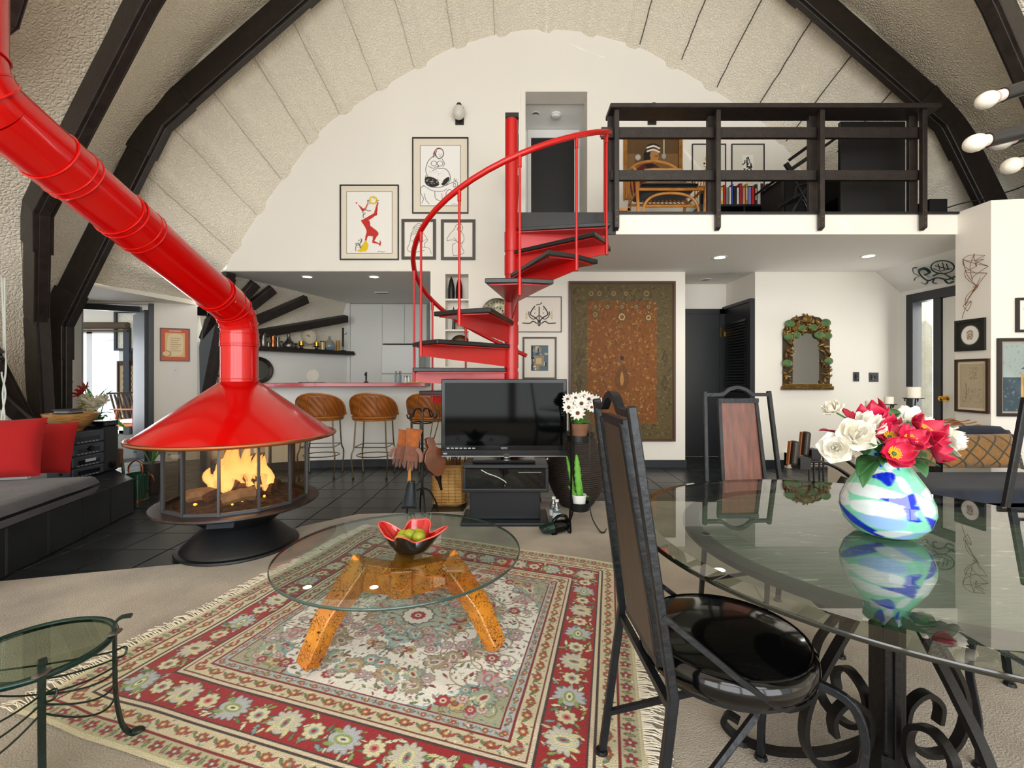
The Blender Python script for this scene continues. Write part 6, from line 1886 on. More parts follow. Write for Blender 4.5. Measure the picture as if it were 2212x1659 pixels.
# large rider
c = CV(110, 160, '#F6F4EF'); K = '#1E1A18'
c.line([(.33, .80), (.34, .88), (.42, .94), (.53, .94), (.58, .88), (.56, .82), (.48, .78), (.42, .80), (.38, .86), (.41, .91)], 2, K, 4); c.line([(.37, .82), (.36, .90), (.45, .955), (.55, .93)], 2.5, '#8A3028', 4)
c.line([(.32, .82), (.20, .74), (.14, .62), (.16, .52), (.22, .46)], 1.6, K, 4); c.line([(.54, .78), (.60, .70), (.56, .64)], 1.4, K, 4)
c.ell((.34, .70), .07, .06, K, ring=1.3); c.ell((.49, .70), .07, .06, K, ring=1.3)
c.line([(.20, .66), (.32, .62), (.45, .66), (.42, .62), (.30, .58)], 1.3, K, 4); c.ell((.47, .855), .01, .008, K); c.ell((.53, .855), .01, .008, K); c.line([(.48, .82), (.51, .825)], 1.6, '#A03A30')
c.line([(.14, .50), (.12, .40), (.20, .33), (.40, .30), (.60, .33), (.74, .42), (.72, .54), (.62, .61), (.45, .62)], 1.6, K, 4)
c.poly([(.13, .47), (.12, .39), (.20, .33), (.36, .31), (.48, .36), (.40, .44), (.26, .48)], '#2A2523', 2); c.poly([(.52, .36), (.60, .34), (.72, .42), (.71, .48), (.60, .44)], '#2A2523', 2)
c.speck(30, ['#F6F4EF', '#8A827C'], (.006, .018), (.14, .34, .70, .46), .7); c.speck(26, ['#7A6A60', '#A05A50'], (.004, .008), (.18, .48, .70, .58))
c.line([(.10, .33), (.02, .30), (.02, .20), (.08, .12), (.04, .04)], 1.3, K, 4); c.line([(.10, .20), (.14, .10), (.22, .03)], 1.3, K, 3); c.line([(.08, .34), (.30, .25), (.55, .24), (.66, .28)], 1.2, K, 4)
c.line([(.62, .33), (.78, .38), (.90, .40), (.93, .34), (.86, .24), (.80, .24), (.72, .27), (.64, .20), (.66, .04)], 1.3, K, 4); c.line([(.54, .20), (.55, .03)], 1.2, K); c.line([(.36, .24), (.38, .12), (.50, .08)], 1.4, K, 4); c.ell((.85, .34), .03, .05, K, ring=1.2)
c.line([(.84, .41), (.85, .45), (.88, .41), (.91, .44)], 1.2, K); c.line([(.78, .02), (.84, .03), (.92, .02)], 1, K)
framed('framed_print', 'large framed ink drawing of a heavy figure riding a small horse', *fwall(891, 298, 1012, 462), .014, FRB, .09, None, c, bead=BEAD)
# two small ink drawings
def robed(v):
    c = CV(80, 95, '#F1ECE2'); K = '#4A423C'
    if v == 0:
        c.line([(.30, .82), (.40, .92), (.52, .96), (.58, .88), (.54, .80)], 1.2, K, 4)
        for i in range(5): c.line([(.28 - .02 * i, .80 - .05 * i), (.42, .88 - .05 * i), (.54, .90 - .06 * i)], 1, K, 4)
        c.line([(.54, .80), (.80, .50), (.70, .38), (.72, .26)], 1.2, K, 4); c.line([(.24, .70), (.18, .40), (.10, .20), (.30, .12), (.70, .18)], 1.2, K, 4); c.line([(.22, .46), (.50, .40), (.76, .50)], 1, K, 4); c.line([(.62, .28), (.86, .24), (.94, .08)], 1, K, 3)
    else:
        c.line([(.36, .80), (.44, .93), (.58, .97), (.66, .86), (.60, .74), (.50, .76), (.46, .84)], 1.3, K, 4); c.line([(.36, .80), (.20, .66), (.10, .48), (.30, .50), (.48, .44)], 1.2, K, 4); c.line([(.60, .74), (.70, .60), (.68, .44), (.52, .40), (.40, .52), (.34, .56)], 1.2, K, 4)
        c.line([(.66, .44), (.62, .30), (.70, .12), (.40, .04), (.32, .08), (.30, .34), (.40, .40)], 1.2, K, 4); c.line([(.48, .86), (.52, .80), (.60, .86)], 1, K)
    return c
framed('framed_print', 'small grey framed sketch of a bent robed figure', *fwall(868, 474, 942, 561), .036, FRG, .004, None, robed(0))
framed('framed_print', 'small grey framed sketch of a seated woman behind the red handrail', *fwall(953, 475, 1027, 562), .036, FRG, .004, None, robed(1))
# calligraphy
c = CV(120, 95, '#E9E0D6'); K = '#1C1614'
for s_ in (-1, 1):
    c.line([(.5, .28), (.5 + s_ * .08, .40), (.5 + s_ * .20, .50), (.5 + s_ * .16, .64), (.5 + s_ * .10, .74)], 3, K, 4); c.line([(.5 + s_ * .02, .46), (.5 + s_ * .12, .36), (.5 + s_ * .22, .44), (.5 + s_ * .24, .58)], 2.4, K, 4)
    c.line([(.5 + s_ * .06, .24), (.5 + s_ * .14, .30), (.5 + s_ * .22, .24), (.5 + s_ * .38, .25)], 3, K, 4); c.line([(.5 + s_ * .30, .34), (.5 + s_ * .28, .50), (.5 + s_ * .30, .64)], 1.2, '#C8B98A'); c.ell((.5 + s_ * .29, .46), .025, .06, '#C8B98A', ring=1.2)
    for q in (.40, .54, .66): c.ell((.5 + s_ * .10, q), .012, .012, K)
c.line([(.5, .22), (.5, .72)], 3, K); c.ell((.5, .24), .03, .05, K, ring=2.4); c.line([(.44, .78), (.52, .80), (.56, .84)], 2.4, K); c.ell((.5, .30), .02, .02, K)
framed('framed_print', 'black framed calligraphy ornament beside the tapestry', *fwall(1116, 641, 1213, 718), .009, FRB, .004, None, c)
c = CV(70, 90, '#5E7480')
for k in range(26):
    x, y = rnd.random() * .9, rnd.random() * .9
    c.rect(x, y, x + rnd.uniform(.03, .2), y + rnd.uniform(.03, .2), rnd.choice(['#2B3C4A', '#8FA3AC', '#C8B79A', '#1A2730', '#A78A6A', '#D8DEDE', '#445A6A']))
c.rect(.2, .2, .75, .6, '#9C8A70'); c.rect(.3, .28, .62, .5, '#CBB48C'); c.rect(.05, .05, .12, .95, '#22303A')
framed('framed_print', 'walnut framed collage in blues below the calligraphy', *fwall(1129, 728, 1202, 819), .022, FRW2, .085, mat('white_mount', '#E9E4DA', .8), c)

# carved tapestry panel
c = CV(230, 330, '#5A4C2C')
rs = np.random.RandomState(5)
c.a *= (.8 + .4 * rs.rand(330, 230, 1))
X_, Y_ = c.X / 230, c.Y / 330
inn = (X_ > .16) & (X_ < .84) & (Y_ > .10) & (Y_ < .885)
c.a[inn] = np.array(lin('#7A4718')) * (.75 + .5 * rs.rand(330, 230, 1))[inn]
c.a[(X_ > .16) & (X_ < .84) & (Y_ > .82) & (Y_ < .885)] *= .9
for k in range(1500):
    x, y = rnd.uniform(.02, .98), rnd.uniform(.02, .98)
    a = rnd.uniform(0, 6.3); l = rnd.uniform(.008, .02); i_ = .16 < x < .84 and .10 < y < .885
    pts = [(x + l * math.cos(a + t) * (1 - t / 5), y + .7 * l * math.sin(a + t) * (1 - t / 5)) for t in (0, .8, 1.6, 2.4, 3.2)]
    c.line(pts, 1.1, rnd.choice(['#9A6E30', '#8A601F', '#B08A50', '#4A2E10', '#5E3C14', '#6A4418'] if i_ else ['#6E5E34', '#3E341C', '#7A6A3E', '#4C4024', '#342B18']))
for x, y, r in ((.24, .80, .03), (.50, .785, .042), (.76, .78, .032), (.24, .85, .022), (.36, .85, .022), (.5, .85, .022), (.64, .85, .022), (.76, .85, .022), (.2, .935, .03), (.28, .935, .03), (.42, .935, .03), (.54, .935, .025), (.74, .935, .035)):
    c.ell((x, y), r, r, '#5A4524', ring=3); c.ell((x, y), r * .6, r * .6, '#B9A878' if y < .8 else '#8E7A50', ring=2)
for x in (.08, .92):
    for y in (.52, .36): c.line([(x, y + .05), (x + .028, y), (x, y - .05), (x - .028, y)], 1.6, '#3A301C', closed=True); c.line([(x, y + .03), (x + .014, y), (x, y - .03), (x - .014, y)], 1.2, '#3A301C', closed=True)
c.poly([(.5, .50), (.545, .44), (.57, .38), (.55, .33), (.5, .31), (.45, .33), (.43, .38), (.455, .44)], '#5E3A16', 3, .7); c.poly([(.5, .44), (.52, .38), (.5, .34), (.48, .38)], '#A87A3E', 2); c.ell((.5, .52), .02, .02, '#3A2410')
framed('relief_tapestry', 'tall framed ochre relief panel with bordered field hanging beside the dark hall door', *fwall(1228, 608, 1458, 953), .030, mat('redbrown_frame', '#4A2413', .4), .0, mat('umber_back', '#5A4424', .8), c, .03, 'wall hanging')

# certificate on left wall, switch and outlet
L1a, L1b = Vector((-4.87, 6.19, 0)), Vector((-4.44, 6.42, 0)); l1 = (L1b - L1a).normalized(); n1 = Vector((l1.y, -l1.x, 0))
a, b, b2 = RP(346, 780, L1a, n1), RP(410, 778, L1a, n1), RP(346, 708, L1a, n1)
c = CV(60, 68, '#D9694A')
c.rect(.15, .13, .85, .87, '#EBC48A'); c.poly([(.22, .22), (.25, .75), (.40, .84), (.62, .84), (.78, .74), (.78, .25), (.62, .16), (.35, .16)], '#F3DDB4', 2)
for k in range(7): c.line([(.34, .70 - .065 * k), (.70 - .05 * (k % 3), .70 - .065 * k)], 1, '#B98A5A')
c.ell((.2, .22), .15, .095, '#F1D6A8'); c.ell((.2, .22), .15, .095, '#A86A4A', ring=1.2); c.line([(.3, .93), (.7, .93)], 1.6, '#F3DDC0')
framed('framed_certificate', 'black framed orange certificate with oval seal on the wall by the left doorway', a, l1 * (b - a).dot(l1), V(0, 0, b2.z - a.z), n1, .010, FRB, .0, None, c)
def plate(name, label, o, u, n, w_, h_, m_, parts, cat='switch plate'):
    o, u, n = Vector(o), Vector(u).normalized(), Vector(n).normalized()
    t = thing(name, label, cat, o)
    def slab(a, b, c_, d, z0, z1, nm, mm):
        MB().prism([o + u * a + V(0, 0, c_) + n * z0, o + u * b + V(0, 0, c_) + n * z0, o + u * b + V(0, 0, d) + n * z0, o + u * a + V(0, 0, d) + n * z0], n * (z1 - z0)).build(nm, mm, t)
    slab(-w_ / 2, w_ / 2, -h_ / 2, h_ / 2, .001, .006, 'plate', m_)
    for (a, b, c_, d, mm) in parts: slab(a, b, c_, d, .006, .011, 'toggle', mm)
    return t
rA, rB = Vector((-4.87, 4.93, 0)), Vector((-5.78, 6.12, 0)); r1 = (rB - rA).normalized(); nr = Vector((r1.y, -r1.x, 0)); nr = nr if nr.x > 0 else -nr
IVP = mat('ivory_plastic', '#D9CDA8', .4); DGP = mat('dark_grey_plate', '#2B2E32', .4)
plate('wall_switch', 'ivory double switch plate beside the left doorway', RP(155, 818, rA, nr), -r1, nr, .10, .125, IVP, [(-.03, -.01, -.015, .03, mat('white_plastic')), (.01, .03, -.015, .03, mat('white_plastic')), (-.02, -.005, -.045, -.035, BLACK), (.005, .02, -.045, -.035, BLACK)])
plate('wall_outlet', 'white cover plate below the orange certificate', RP(379, 800, L1a, n1), l1, n1, .075, .12, WHITE2, [(-.004, .004, -.004, .004, mat('cap_grey', '#777777'))], 'outlet')
plate('wall_switch', 'narrow dark grey switch plate right of the carved mirror', P(1849, 814, 5.86), (1, 0, 0), (0, -1, 0), .075, .12, DGP, [(-.012, .004, -.03, .03, BLACK), (.006, .016, -.03, -.01, mat('silver_trim'))])
plate('wall_switch', 'wide dark grey switch plate next to the narrow one', P(1887, 815, 5.86), (1, 0, 0), (0, -1, 0), .12, .12, DGP, [(-.035, -.015, -.03, .03, BLACK), (.01, .04, -.02, .02, BLACK), (-.012, -.004, -.03, -.01, mat('silver_trim'))])

# pictures on partition (left face X=4.2 and front face)
n2_ = V(-1, 0, 0); pz = V(4.2, 4.1, 1)
def pface(px0, px1, py0, py1):
    a = RP(px0, py1, pz, n2_); b = RP(px1, py1, pz, n2_); t_ = RP(px0, py0, pz, n2_)
    y0 = min(a.y, 4.30); y1 = max(b.y, 3.995)
    return V(4.2, y0, (a.z)), V(0, y1 - y0, 0), V(0, 0, t_.z - a.z), n2_
c = CV(70, 70, '#2B2B26'); c.ell((.5, .5), .36, .36, '#E9E7E0'); c.ell((.5, .5), .36, .36, '#6A665E', ring=2); c.ell((.5, .5), .14, .18, '#C9B8A4'); c.speck(30, ['#8A7464', '#6A5648', '#B9A48E'], (.01, .03), (.38, .34, .62, .66)); c.line([(.38, .6), (.5, .68), (.62, .6)], 1.5, '#5A4A3E', 3)
framed('framed_plate', 'black shadow box with a round white portrait plate on the partition', *pface(2063, 2131, 694, 760), .024, FRB, .0, None, c)
c = CV(80, 110, '#B9A98C'); rs = np.random.RandomState(9); c.a *= (.85 + .25 * rs.rand(110, 80, 1)); c.speck(110, ['#4A4238', '#6E6250', '#2E2A26'], (.005, .014), (.1, .12, .9, .45)); c.speck(40, ['#6E5A46', '#4A3A2E'], (.005, .02), (.4, .66, .75, .92)); c.line([(.25, .55), (.28, .35), (.25, .2)], 1.5, '#4A4238', 3)
framed('framed_print', 'dark framed speckled etching under the round plate picture', *pface(2062, 2144, 777, 888), .022, FRW2, .022, mat('ivory_mount', '#D9CFB4', .8), c)
pA = V(4.2, 3.99, 0); pd = (V(6.4, 3.70, 0) - pA).normalized(); pn = V(pd.y, -pd.x, 0)
c = CV(90, 110, '#9AA7A4'); c.rect(0, 0, 1, .5, '#3E4E58'); c.speck(160, ['#7E8E92', '#6A7A80', '#8E9A98', '#55656C'], (.008, .02), al=.5); c.poly([(.3, .62), (.6, .75), (.9, .66), (.7, .62)], '#4A5860', 2); c.rect(.3, .1, .34, .55, '#B9965A'); c.poly([(.55, .1), (.62, .62), (.75, .62), (.8, .1)], '#2B3840')
o_ = RP(2152, 899, pA, pn); t_ = RP(2152, 731, pA, pn)
framed('framed_print', 'large black framed grey blue landscape print on the partition front', o_, pd * .55, V(0, 0, t_.z - o_.z), pn, .028, FRB, .016, mat('silver_slip', '#A79A92', .4), c)
o_ = RP(2192, 718, pA, pn); t_ = RP(2192, 644, pA, pn)
c = CV(60, 60, '#E9E6DF')
for k in range(4): c.line([(.3 + .1 * k, .9), (.15 + .1 * k, .7), (.4 + .1 * k, .5), (.2 + .1 * k, .3), (.35 + .1 * k, .1)], 3, ['#C8201E', '#1C1A1A'][k % 2], 4)
framed('framed_print', 'small black framed red and black brush print above the landscape', o_, pd * .36, V(0, 0, t_.z - o_.z), pn, .022, FRB, .0, None, c)
# wire sculpture
ws = thing('wire_sculpture', 'tangled copper wire figure hung on the partition edge', 'sculpture', RP(2100, 690, pz, n2_))
CW = mat('rusty_wire', '#7A4A2A', .5, metal=.5)
pts0 = [(2105, 548), (2080, 560), (2085, 585), (2110, 575), (2125, 560), (2108, 590), (2118, 600), (2100, 605), (2112, 620), (2095, 640), (2085, 660), (2070, 678), (2098, 650), (2090, 672), (2078, 688), (2128, 552), (2132, 590), (2115, 615), (2135, 575)]
for k in range(40):
    i = rnd.randrange(len(pts0)); j = rnd.randrange(len(pts0))
    p, q = pts0[i], pts0[j]
    if abs(p[1] - q[1]) > 60 or p == q: continue
    a, b = RP(*p, pz + V(-.03, 0, 0), n2_), RP(*q, pz + V(-.03, 0, 0), n2_)
    m_ = (a + b) / 2 + V(-rnd.uniform(0, .05), rnd.uniform(-.02, .02), rnd.uniform(-.02, .02))
    MB().tube(smoothpath([a, m_, b], 4), .0022, 5).build('wire', CW, ws)
# dragon ornament on the sloping soffit
sp0 = V(4.84, 5, 2.385); spn = V(-.3, 0, -.36).normalized()
dr = thing('dragon_ornament', 'dark green cut metal dragon ornament on the sloping soffit', 'wall ornament', RP(2015, 590, sp0, spn))
DGM = mat('dark_green_metal', '#16302E', .4, metal=.4)
def sq(*pp): return [RP(x, y, sp0 + spn * .03, spn) for x, y in pp]
for q, r in (((( 2062, 598), (2045, 604), (2025, 600), (2005, 606), (1990, 596), (1985, 585), (1997, 580), (2008, 588), (1998, 594)), .016), (((1985, 595), (1974, 590), (1972, 580), (1980, 578)), .007), (((2060, 604), (2035, 590), (2015, 596)), .010), (((2005, 606), (2000, 614), (1990, 610)), .008), (((2040, 604), (2048, 612), (2060, 608)), .010), (((1990, 596), (1978, 600), (1975, 606)), .006), (((2020, 600), (2015, 610), (2024, 612)), .007)):
    MB().tube(smoothpath(sq(*q), 4), r, 6, flat=.5).build('dragon_body', DGM, dr, smooth=True)
circ = sq(*[(2036 + 25 * math.cos(2 * PI * k / 28), 577 + 14 * math.sin(2 * PI * k / 28)) for k in range(28)])
MB().tube(circ, .007, 6, closed=True).build('disc_ring', DGM, dr)
for q in (((2020, 574), (2052, 582)), ((2026, 570), (2030, 582)), ((2036, 568), (2040, 584)), ((2044, 570), (2048, 580)), ((2016, 580), (2030, 586), (2056, 580))): MB().tube(sq(*q), .005, 5).build('disc_bar', DGM, dr)

# ---------------- carved mirror
def MZ(py): return PZ(py, 5.85)
mrr = thing('carved_mirror', 'arched mirror in a pierced gilt frame with green carved leaves', 'mirror', P(1741, 840, 5.85))
GILT = mat('antique_gilt', '#8A6A30', .35, metal=.6, col2='#5E4620', nscale=20, bump=(40, .3)); GLEAF = mat('green_carved_leaf', '#38572B', .5, col2='#4E6E36', nscale=20)
d = 5.85
def mp_(px, py, o=0.0): p = P(px, py, d); return p + V(0, -o, 0)
arch_in = [(1711, 828), (1711, 740), (1718, 728), (1728, 722), (1741, 720), (1754, 722), (1763, 728), (1768, 740), (1768, 828)]
MB().prism([mp_(*p, .012) for p in arch_in], (0, .006, 0)).build('mirror_glass', mat('mirror_silver', '#C9CED0', .02, metal=1.0), mrr)
out = [(1690, 832), (1690, 720), (1697, 700), (1712, 686), (1741, 681), (1770, 686), (1786, 700), (1792, 720), (1792, 832)]
bd = MB()
n_ = len(out)
inn_ = arch_in
bd.add([mp_(*p, .006) for p in out] + [mp_(*p, .006) for p in inn_], [(i, i + 1, n_ + i + 1, n_ + i) for i in range(n_ - 1)])
bd.build('frame_ground', mat('dark_gilt_ground', '#3A2C14', .6), mrr)
for k in range(150):
    t_ = (k + .5) / 150 * (n_ - 1); i = int(t_); f = t_ - i
    w_ = rnd.uniform(.08, .95)
    q = [inn_[i][0] + (inn_[i + 1][0] - inn_[i][0]) * f, inn_[i][1] + (inn_[i + 1][1] - inn_[i][1]) * f]
    o2 = [out[i][0] + (out[i + 1][0] - out[i][0]) * f, out[i][1] + (out[i + 1][1] - out[i][1]) * f]
    x, y = q[0] + (o2[0] - q[0]) * w_, q[1] + (o2[1] - q[1]) * w_
    a = rnd.uniform(0, 6.3); l = rnd.uniform(5, 10)
    MB().tube(smoothpath([mp_(x - l * math.cos(a), y - l * math.sin(a), .010), mp_(x + 2 * math.sin(a), y - 2 * math.cos(a), .035), mp_(x + l * math.cos(a), y + l * math.sin(a), .012)], 3), [.006, .011, .015, .016, .012, .008, .004], 6).build('carved_scroll', GILT, mrr, smooth=True)
for x, y, r in ((1703, 700, 9), (1728, 709, 8), (1753, 708, 8), (1780, 698, 9), (1700, 728, 9), (1718, 724, 8), (1766, 724, 9), (1784, 726, 8), (1697, 785, 9), (1786, 780, 8), (1741, 690, 0)):
    if r: MB().ball(mp_(x, y, .035), r * .0068, (1.1, .3, .85), 12, 7).build('carved_leaf', GLEAF, mrr, smooth=True)
MB().ball(mp_(1741, 690, .03), .06, (1.1, .35, .8), 14, 8).build('carved_crest', GILT, mrr, smooth=True)
for y0, y1, x0, x1, o_ in ((829, 834, 1690, 1792, .05), (834, 838, 1687, 1795, .06), (838, 842, 1686, 1796, .05)):
    MB().bx(PX(x0, d), PX(x1, d), d - o_, d + .005, MZ(y1), MZ(y0)).build('base_moulding', GILT, mrr, bevel=.004, seg=1)

# ---------------- doors in the hall
HB = mat('blue_black_door', '#0D0F13', .4, col2='#12151A', nscale=4)
yh = 6.645
d3 = struct(MB().bx(2.24, PX(1553, yh), yh - .03, yh, .012, PZ(678, yh)).build('door_3', HB), 'plain black door at the end of the hall')
MB().bx(PX(1552, yh), PX(1564, yh), yh - .045, yh, .0, PZ(668, yh)).build('door_jamb', HB, d3); MB().bx(2.235, PX(1564, yh), yh - .045, yh, PZ(679, yh), PZ(668, yh)).build('door_head', HB, d3)
MB().bx(PX(1553, yh), PX(1556, yh), yh - .055, yh - .04, PZ(728, yh), PZ(706, yh)).build('hinge', mat('polished_brass', '#D9A441', .15, metal=1.0), d3)
wl_ = V(3.13, 6, 1); nl_ = V(-1, 0, 0)
ya, yb = RP(1569, 800, wl_, nl_).y, RP(1627, 800, wl_, nl_).y
ztop = RP(1627, 652, wl_, nl_).z
d4 = struct(MB().bx(3.085, 3.128, yb, ya, .012, ztop).build('door_4', HB), 'black louvred closet door in the hall')
MB().bx(3.07, 3.13, yb - .04, yb, .0, ztop + .04).build('door_jamb', HB, d4); MB().bx(3.07, 3.13, ya, ya + .04, .0, ztop + .04).build('door_jamb', HB, d4); MB().bx(3.07, 3.13, yb, ya, ztop, ztop + .04).build('door_head', HB, d4)
for k in range(26):
    z = .95 + k * (ztop - .18 - .95) / 26
    MB().box((3.080, (ya + yb) / 2, z), (.006, (ya - yb) * .72, .045), Matrix.Rotation(.5, 3, 'Y')).build('louvre_slat', HB, d4)
MB().bx(3.078, 3.085, ya - .05, ya - .03, 1.75, 1.82).build('hinge', mat('polished_brass'), d4)
# upper hall door
y5 = 6.70
d5 = struct(MB().bx(PX(1147, y5), PX(1240, y5), y5 - .02, y5, 2.73, PZ(300, y5)).build('door_5', mat('very_dark_door', '#0B0808', .5)), 'very dark door at the end of the upper hall')
m = MB(); m.bx(PX(1140, y5), PX(1147, y5), y5 - .035, y5, 2.73, PZ(283, y5)); m.bx(PX(1240, y5), PX(1254, y5), y5 - .035, y5, 2.73, PZ(283, y5)); m.bx(PX(1147, y5), PX(1240, y5), y5 - .035, y5, PZ(300, y5), PZ(283, y5))
m.build('door_casing', WHITE2, d5)
sd_ = thing('smoke_detector', 'round white smoke detector on the upper hall ceiling', 'smoke detector', P(1201, 246, 6.35))
MB().lathe([(0, 0), (.07, 0), (.072, -.02), (.058, -.03), (.055, -.05), (.03, -.058), (0, -.058)], 28, (PX(1201, 6.35), 6.35, 4.835)).build('case', WHITE2, sd_, smooth=True, ang=30)
rl = thing('recessed_lamp', 'small unlit recessed lamp in the upper hall ceiling', 'light', (PX(1157, 6.35), 6.35, 4.83))
MB().lathe([(.045, -.001), (.065, -.001), (.065, -.008), (.045, -.006)], 24, (PX(1157, 6.35), 6.35, 4.835), caps=False).build('trim_ring', WHITE2, rl); MB().lathe([(0, -.002), (.045, -.003)], 24, (PX(1157, 6.35), 6.35, 4.834), caps=False).build('lamp_face', mat('dark_lamp', '#55504A', .4), rl)

# ---------------- lights
GLOBE = mat('opal_globe', '#D8D4C8', .2, spec=.4)
for px, py, lab in ((993, 250, 'black wall sconce with white opal globe above the rider drawing'), (1408, 250, 'black wall sconce with white opal globe behind the loft railing')):
    p = P(px, py, 5.86)
    t = thing('wall_sconce', lab, 'wall lamp', p)
    MB().bx(p.x - .055, p.x + .055, 5.845, 5.86, p.z - .12, p.z + .10).build('backplate', BLACKW, t)
    MB().tube(smoothpath([V(p.x, 5.85, p.z + .07), V(p.x, 5.80, p.z + .10), V(p.x, 5.755, p.z + .07)], 4), .032, 12).build('socket', BLACKW, t, smooth=True)
    MB().ball((p.x, 5.75, p.z - .02), .078, (1, 1, 1.15), 20, 14).build('globe', GLOBE, t, smooth=True)
LAMPON = emit('lit_lamp', '#FFF6E6', 14.0)
k_ = 0
for px, py, z, on, lab in ((664, 598, 2.527, 1, 'lit recessed ceiling lamp over the bar near the kitchen ribs'), (808, 598, 2.527, 1, 'lit recessed ceiling lamp over the bar near the air vent'), (1555, 556, 2.519, 1, 'lit recessed lamp under the loft above the far chair'), (1876, 553, 2.519, 1, 'lit recessed lamp under the loft near the entry soffit'), (1525, 604, 2.519, 0, 'unlit recessed lamp in the hall ceiling')):
    p = G(px, py, z)
    t = thing('recessed_lamp', lab, 'light', p)
    MB().lathe([(.058, .0), (.082, .0), (.082, -.006), (.058, -.004)], 28, p, caps=False).build('trim_ring', WHITE2, t)
    MB().lathe([(0, -.003), (.06, -.003)], 24, p, caps=False).build('lamp_face', LAMPON if on else mat('dark_lamp'), t)
    if on:
        l = bpy.data.lights.new('downlight', 'SPOT'); l.energy = 19; l.spot_size = 2.2; l.spot_blend = .8; l.shadow_soft_size = .05; l.color = (1, .93, .82)
        o = bpy.data.objects.new('downlight', l); o.location = (p.x, p.y, z - .02); C.objects.link(o)
p = G(826, 632, 2.527)
vn = thing('ceiling_vent', 'small white air vent in the kitchen ceiling', 'vent', p)
MB().bx(p.x - .11, p.x + .11, p.y - .06, p.y + .06, 2.517, 2.527).build('frame', CEILP, vn)
for k in range(4): MB().bx(p.x - .095, p.x + .095, p.y - .045 + k * .025, p.y - .03 + k * .025, 2.514, 2.518).build('slat', mat('vent_grey', '#8A8A86', .5), vn)
# bulb chandelier
ch = thing('bulb_chandelier', 'black tube chandelier with bare white bulbs over the dining table', 'chandelier', (1.72, 1.32, 1.9))
hubc = V(1.72, 1.32, 1.93)
MB().lathe([(0, -.12), (.05, -.12), (.06, -.1), (.06, .14), (.045, .16), (0, .16)], 24, hubc).build('hub', BLACK, ch, smooth=True, ang=40)
MB().tube([hubc + V(0, 0, .15), V(hubc.x, hubc.y, 5.75)], .010, 10).build('stem', BLACK, ch)
for (bx_, by_, bd), (tx_, ty_, td) in (((2132, 216, 1.30), (2166, 205, 1.30)), ((2107, 309, 1.24), (2132, 303, 1.24)), ((2185, 358, 1.36), (2206, 351, 1.37)), ((2165, 306, 1.42), (2190, 300, 1.42)), ((2260, 420, 1.1), (2280, 400, 1.12)), ((2420, 300, 1.3), (2400, 290, 1.3))):
    b, t0 = P(bx_, by_, bd), P(tx_, ty_, td)
    dv = (t0 - b).normalized()
    rotm = Vector((0, 0, 1)).rotation_difference(dv).to_matrix()
    MB().ball(b, .0235, (1, 1, 1.3), 18, 12, rotm).build('bulb', GLOBE, ch, smooth=True)
    MB().tube([t0 - dv * .02, t0 + dv * .006], .016, 16).build('bulb_collar', mat('pinkish_ceramic', '#D9C2B8', .4), ch)
    MB().tube([t0, t0 + dv * .11], .0195, 20).build('socket_tube', BLACK, ch, smooth=True, ang=40)
    MB().tube(smoothpath([t0 + dv * .10, t0 + dv * .16, hubc.lerp(t0, .3), hubc], 4), .012, 10).build('arm', BLACK, ch, smooth=True)
# =================================================================== LOFT CONTENTS
LZ = 2.722
RAT = mat('golden_rattan', '#B06E28', .4, col2='#C98A40', nscale=10)
rc = thing('rattan_armchair', 'honey rattan armchair with looped fan back and dark seat pad on the loft', 'chair', (1.62, 4.95, LZ))
def LR(*a): return V(1.62 + a[0], 4.95 + a[1], LZ + a[2])
hoop = [LR(-.31, .05, .40), LR(-.34, .12, .62), LR(-.27, .18, .80), LR(-.12, .21, .88), LR(.06, .21, .88), LR(.22, .18, .80), LR(.30, .12, .62), LR(.31, .05, .42)]
MB().tube(smoothpath(hoop, 5), .018, 8).build('back_hoop', RAT, rc, smooth=True)
for k in range(7):
    x = -.24 + .08 * k
    MB().tube(smoothpath([LR(x - .025, .10, .42), LR(x - .035, .16, .65), LR(x, .19, .80 - .35 * (x / .3) ** 2 * .4), LR(x + .035, .16, .65), LR(x + .025, .10, .42)], 4), .009, 6).build('back_loop', RAT, rc, smooth=True)
for s_ in (-1, 1):
    MB().tube(smoothpath([LR(s_ * .33, .14, .66), LR(s_ * .40, -.05, .60), LR(s_ * .40, -.28, .58), LR(s_ * .36, -.33, .50), LR(s_ * .33, -.32, .0)], 5), .017, 8).build('arm_and_leg', RAT, rc, smooth=True)
    MB().tube([LR(s_ * .31, .10, .42), LR(s_ * .30, .24, .0)], .017, 8).build('back_leg', RAT, rc, smooth=True)
    for k in range(4): MB().tube([LR(s_ * (.36 + .01 * k), -.22 + .09 * k, .38), LR(s_ * .39, -.22 + .09 * k, .60)], .008, 6).build('arm_spindle', RAT, rc)
seatf = [LR(-.33, -.31, .36), LR(.33, -.31, .36), LR(.32, .12, .36), LR(-.32, .12, .36)]
MB().tube(seatf, .016, 8, closed=True).build('seat_frame', RAT, rc)
MB().tube(smoothpath([LR(-.29, -.31, .02), LR(-.26, -.31, .22), LR(-.12, -.31, .31), LR(.12, -.31, .31), LR(.26, -.31, .22), LR(.29, -.31, .02)], 5), .014, 8).build('front_arch', RAT, rc, smooth=True)
for k in range(12): MB().tube([LR(-.25 + .045 * k, -.27, .20), LR(-.23 + .042 * k, -.10, .33)], .007, 5).build('apron_spindle', RAT, rc)
MB().tube([LR(-.27, -.28, .20), LR(.27, -.28, .20)], .012, 7).build('apron_rail', RAT, rc)
cushion_block(LR(-.29, -.30, 0).to_3d() * V(1, 1, 0).length * 0 + V(1.62 - .29, 4.95 - .29, 0), V(1, 0, 0), V(0, 1, 0), .58, .40, LZ + .375, .08, 'seat_pad', mat('navy_black_fabric', '#15171D', .9, sheen=.3), rc, r=.04)
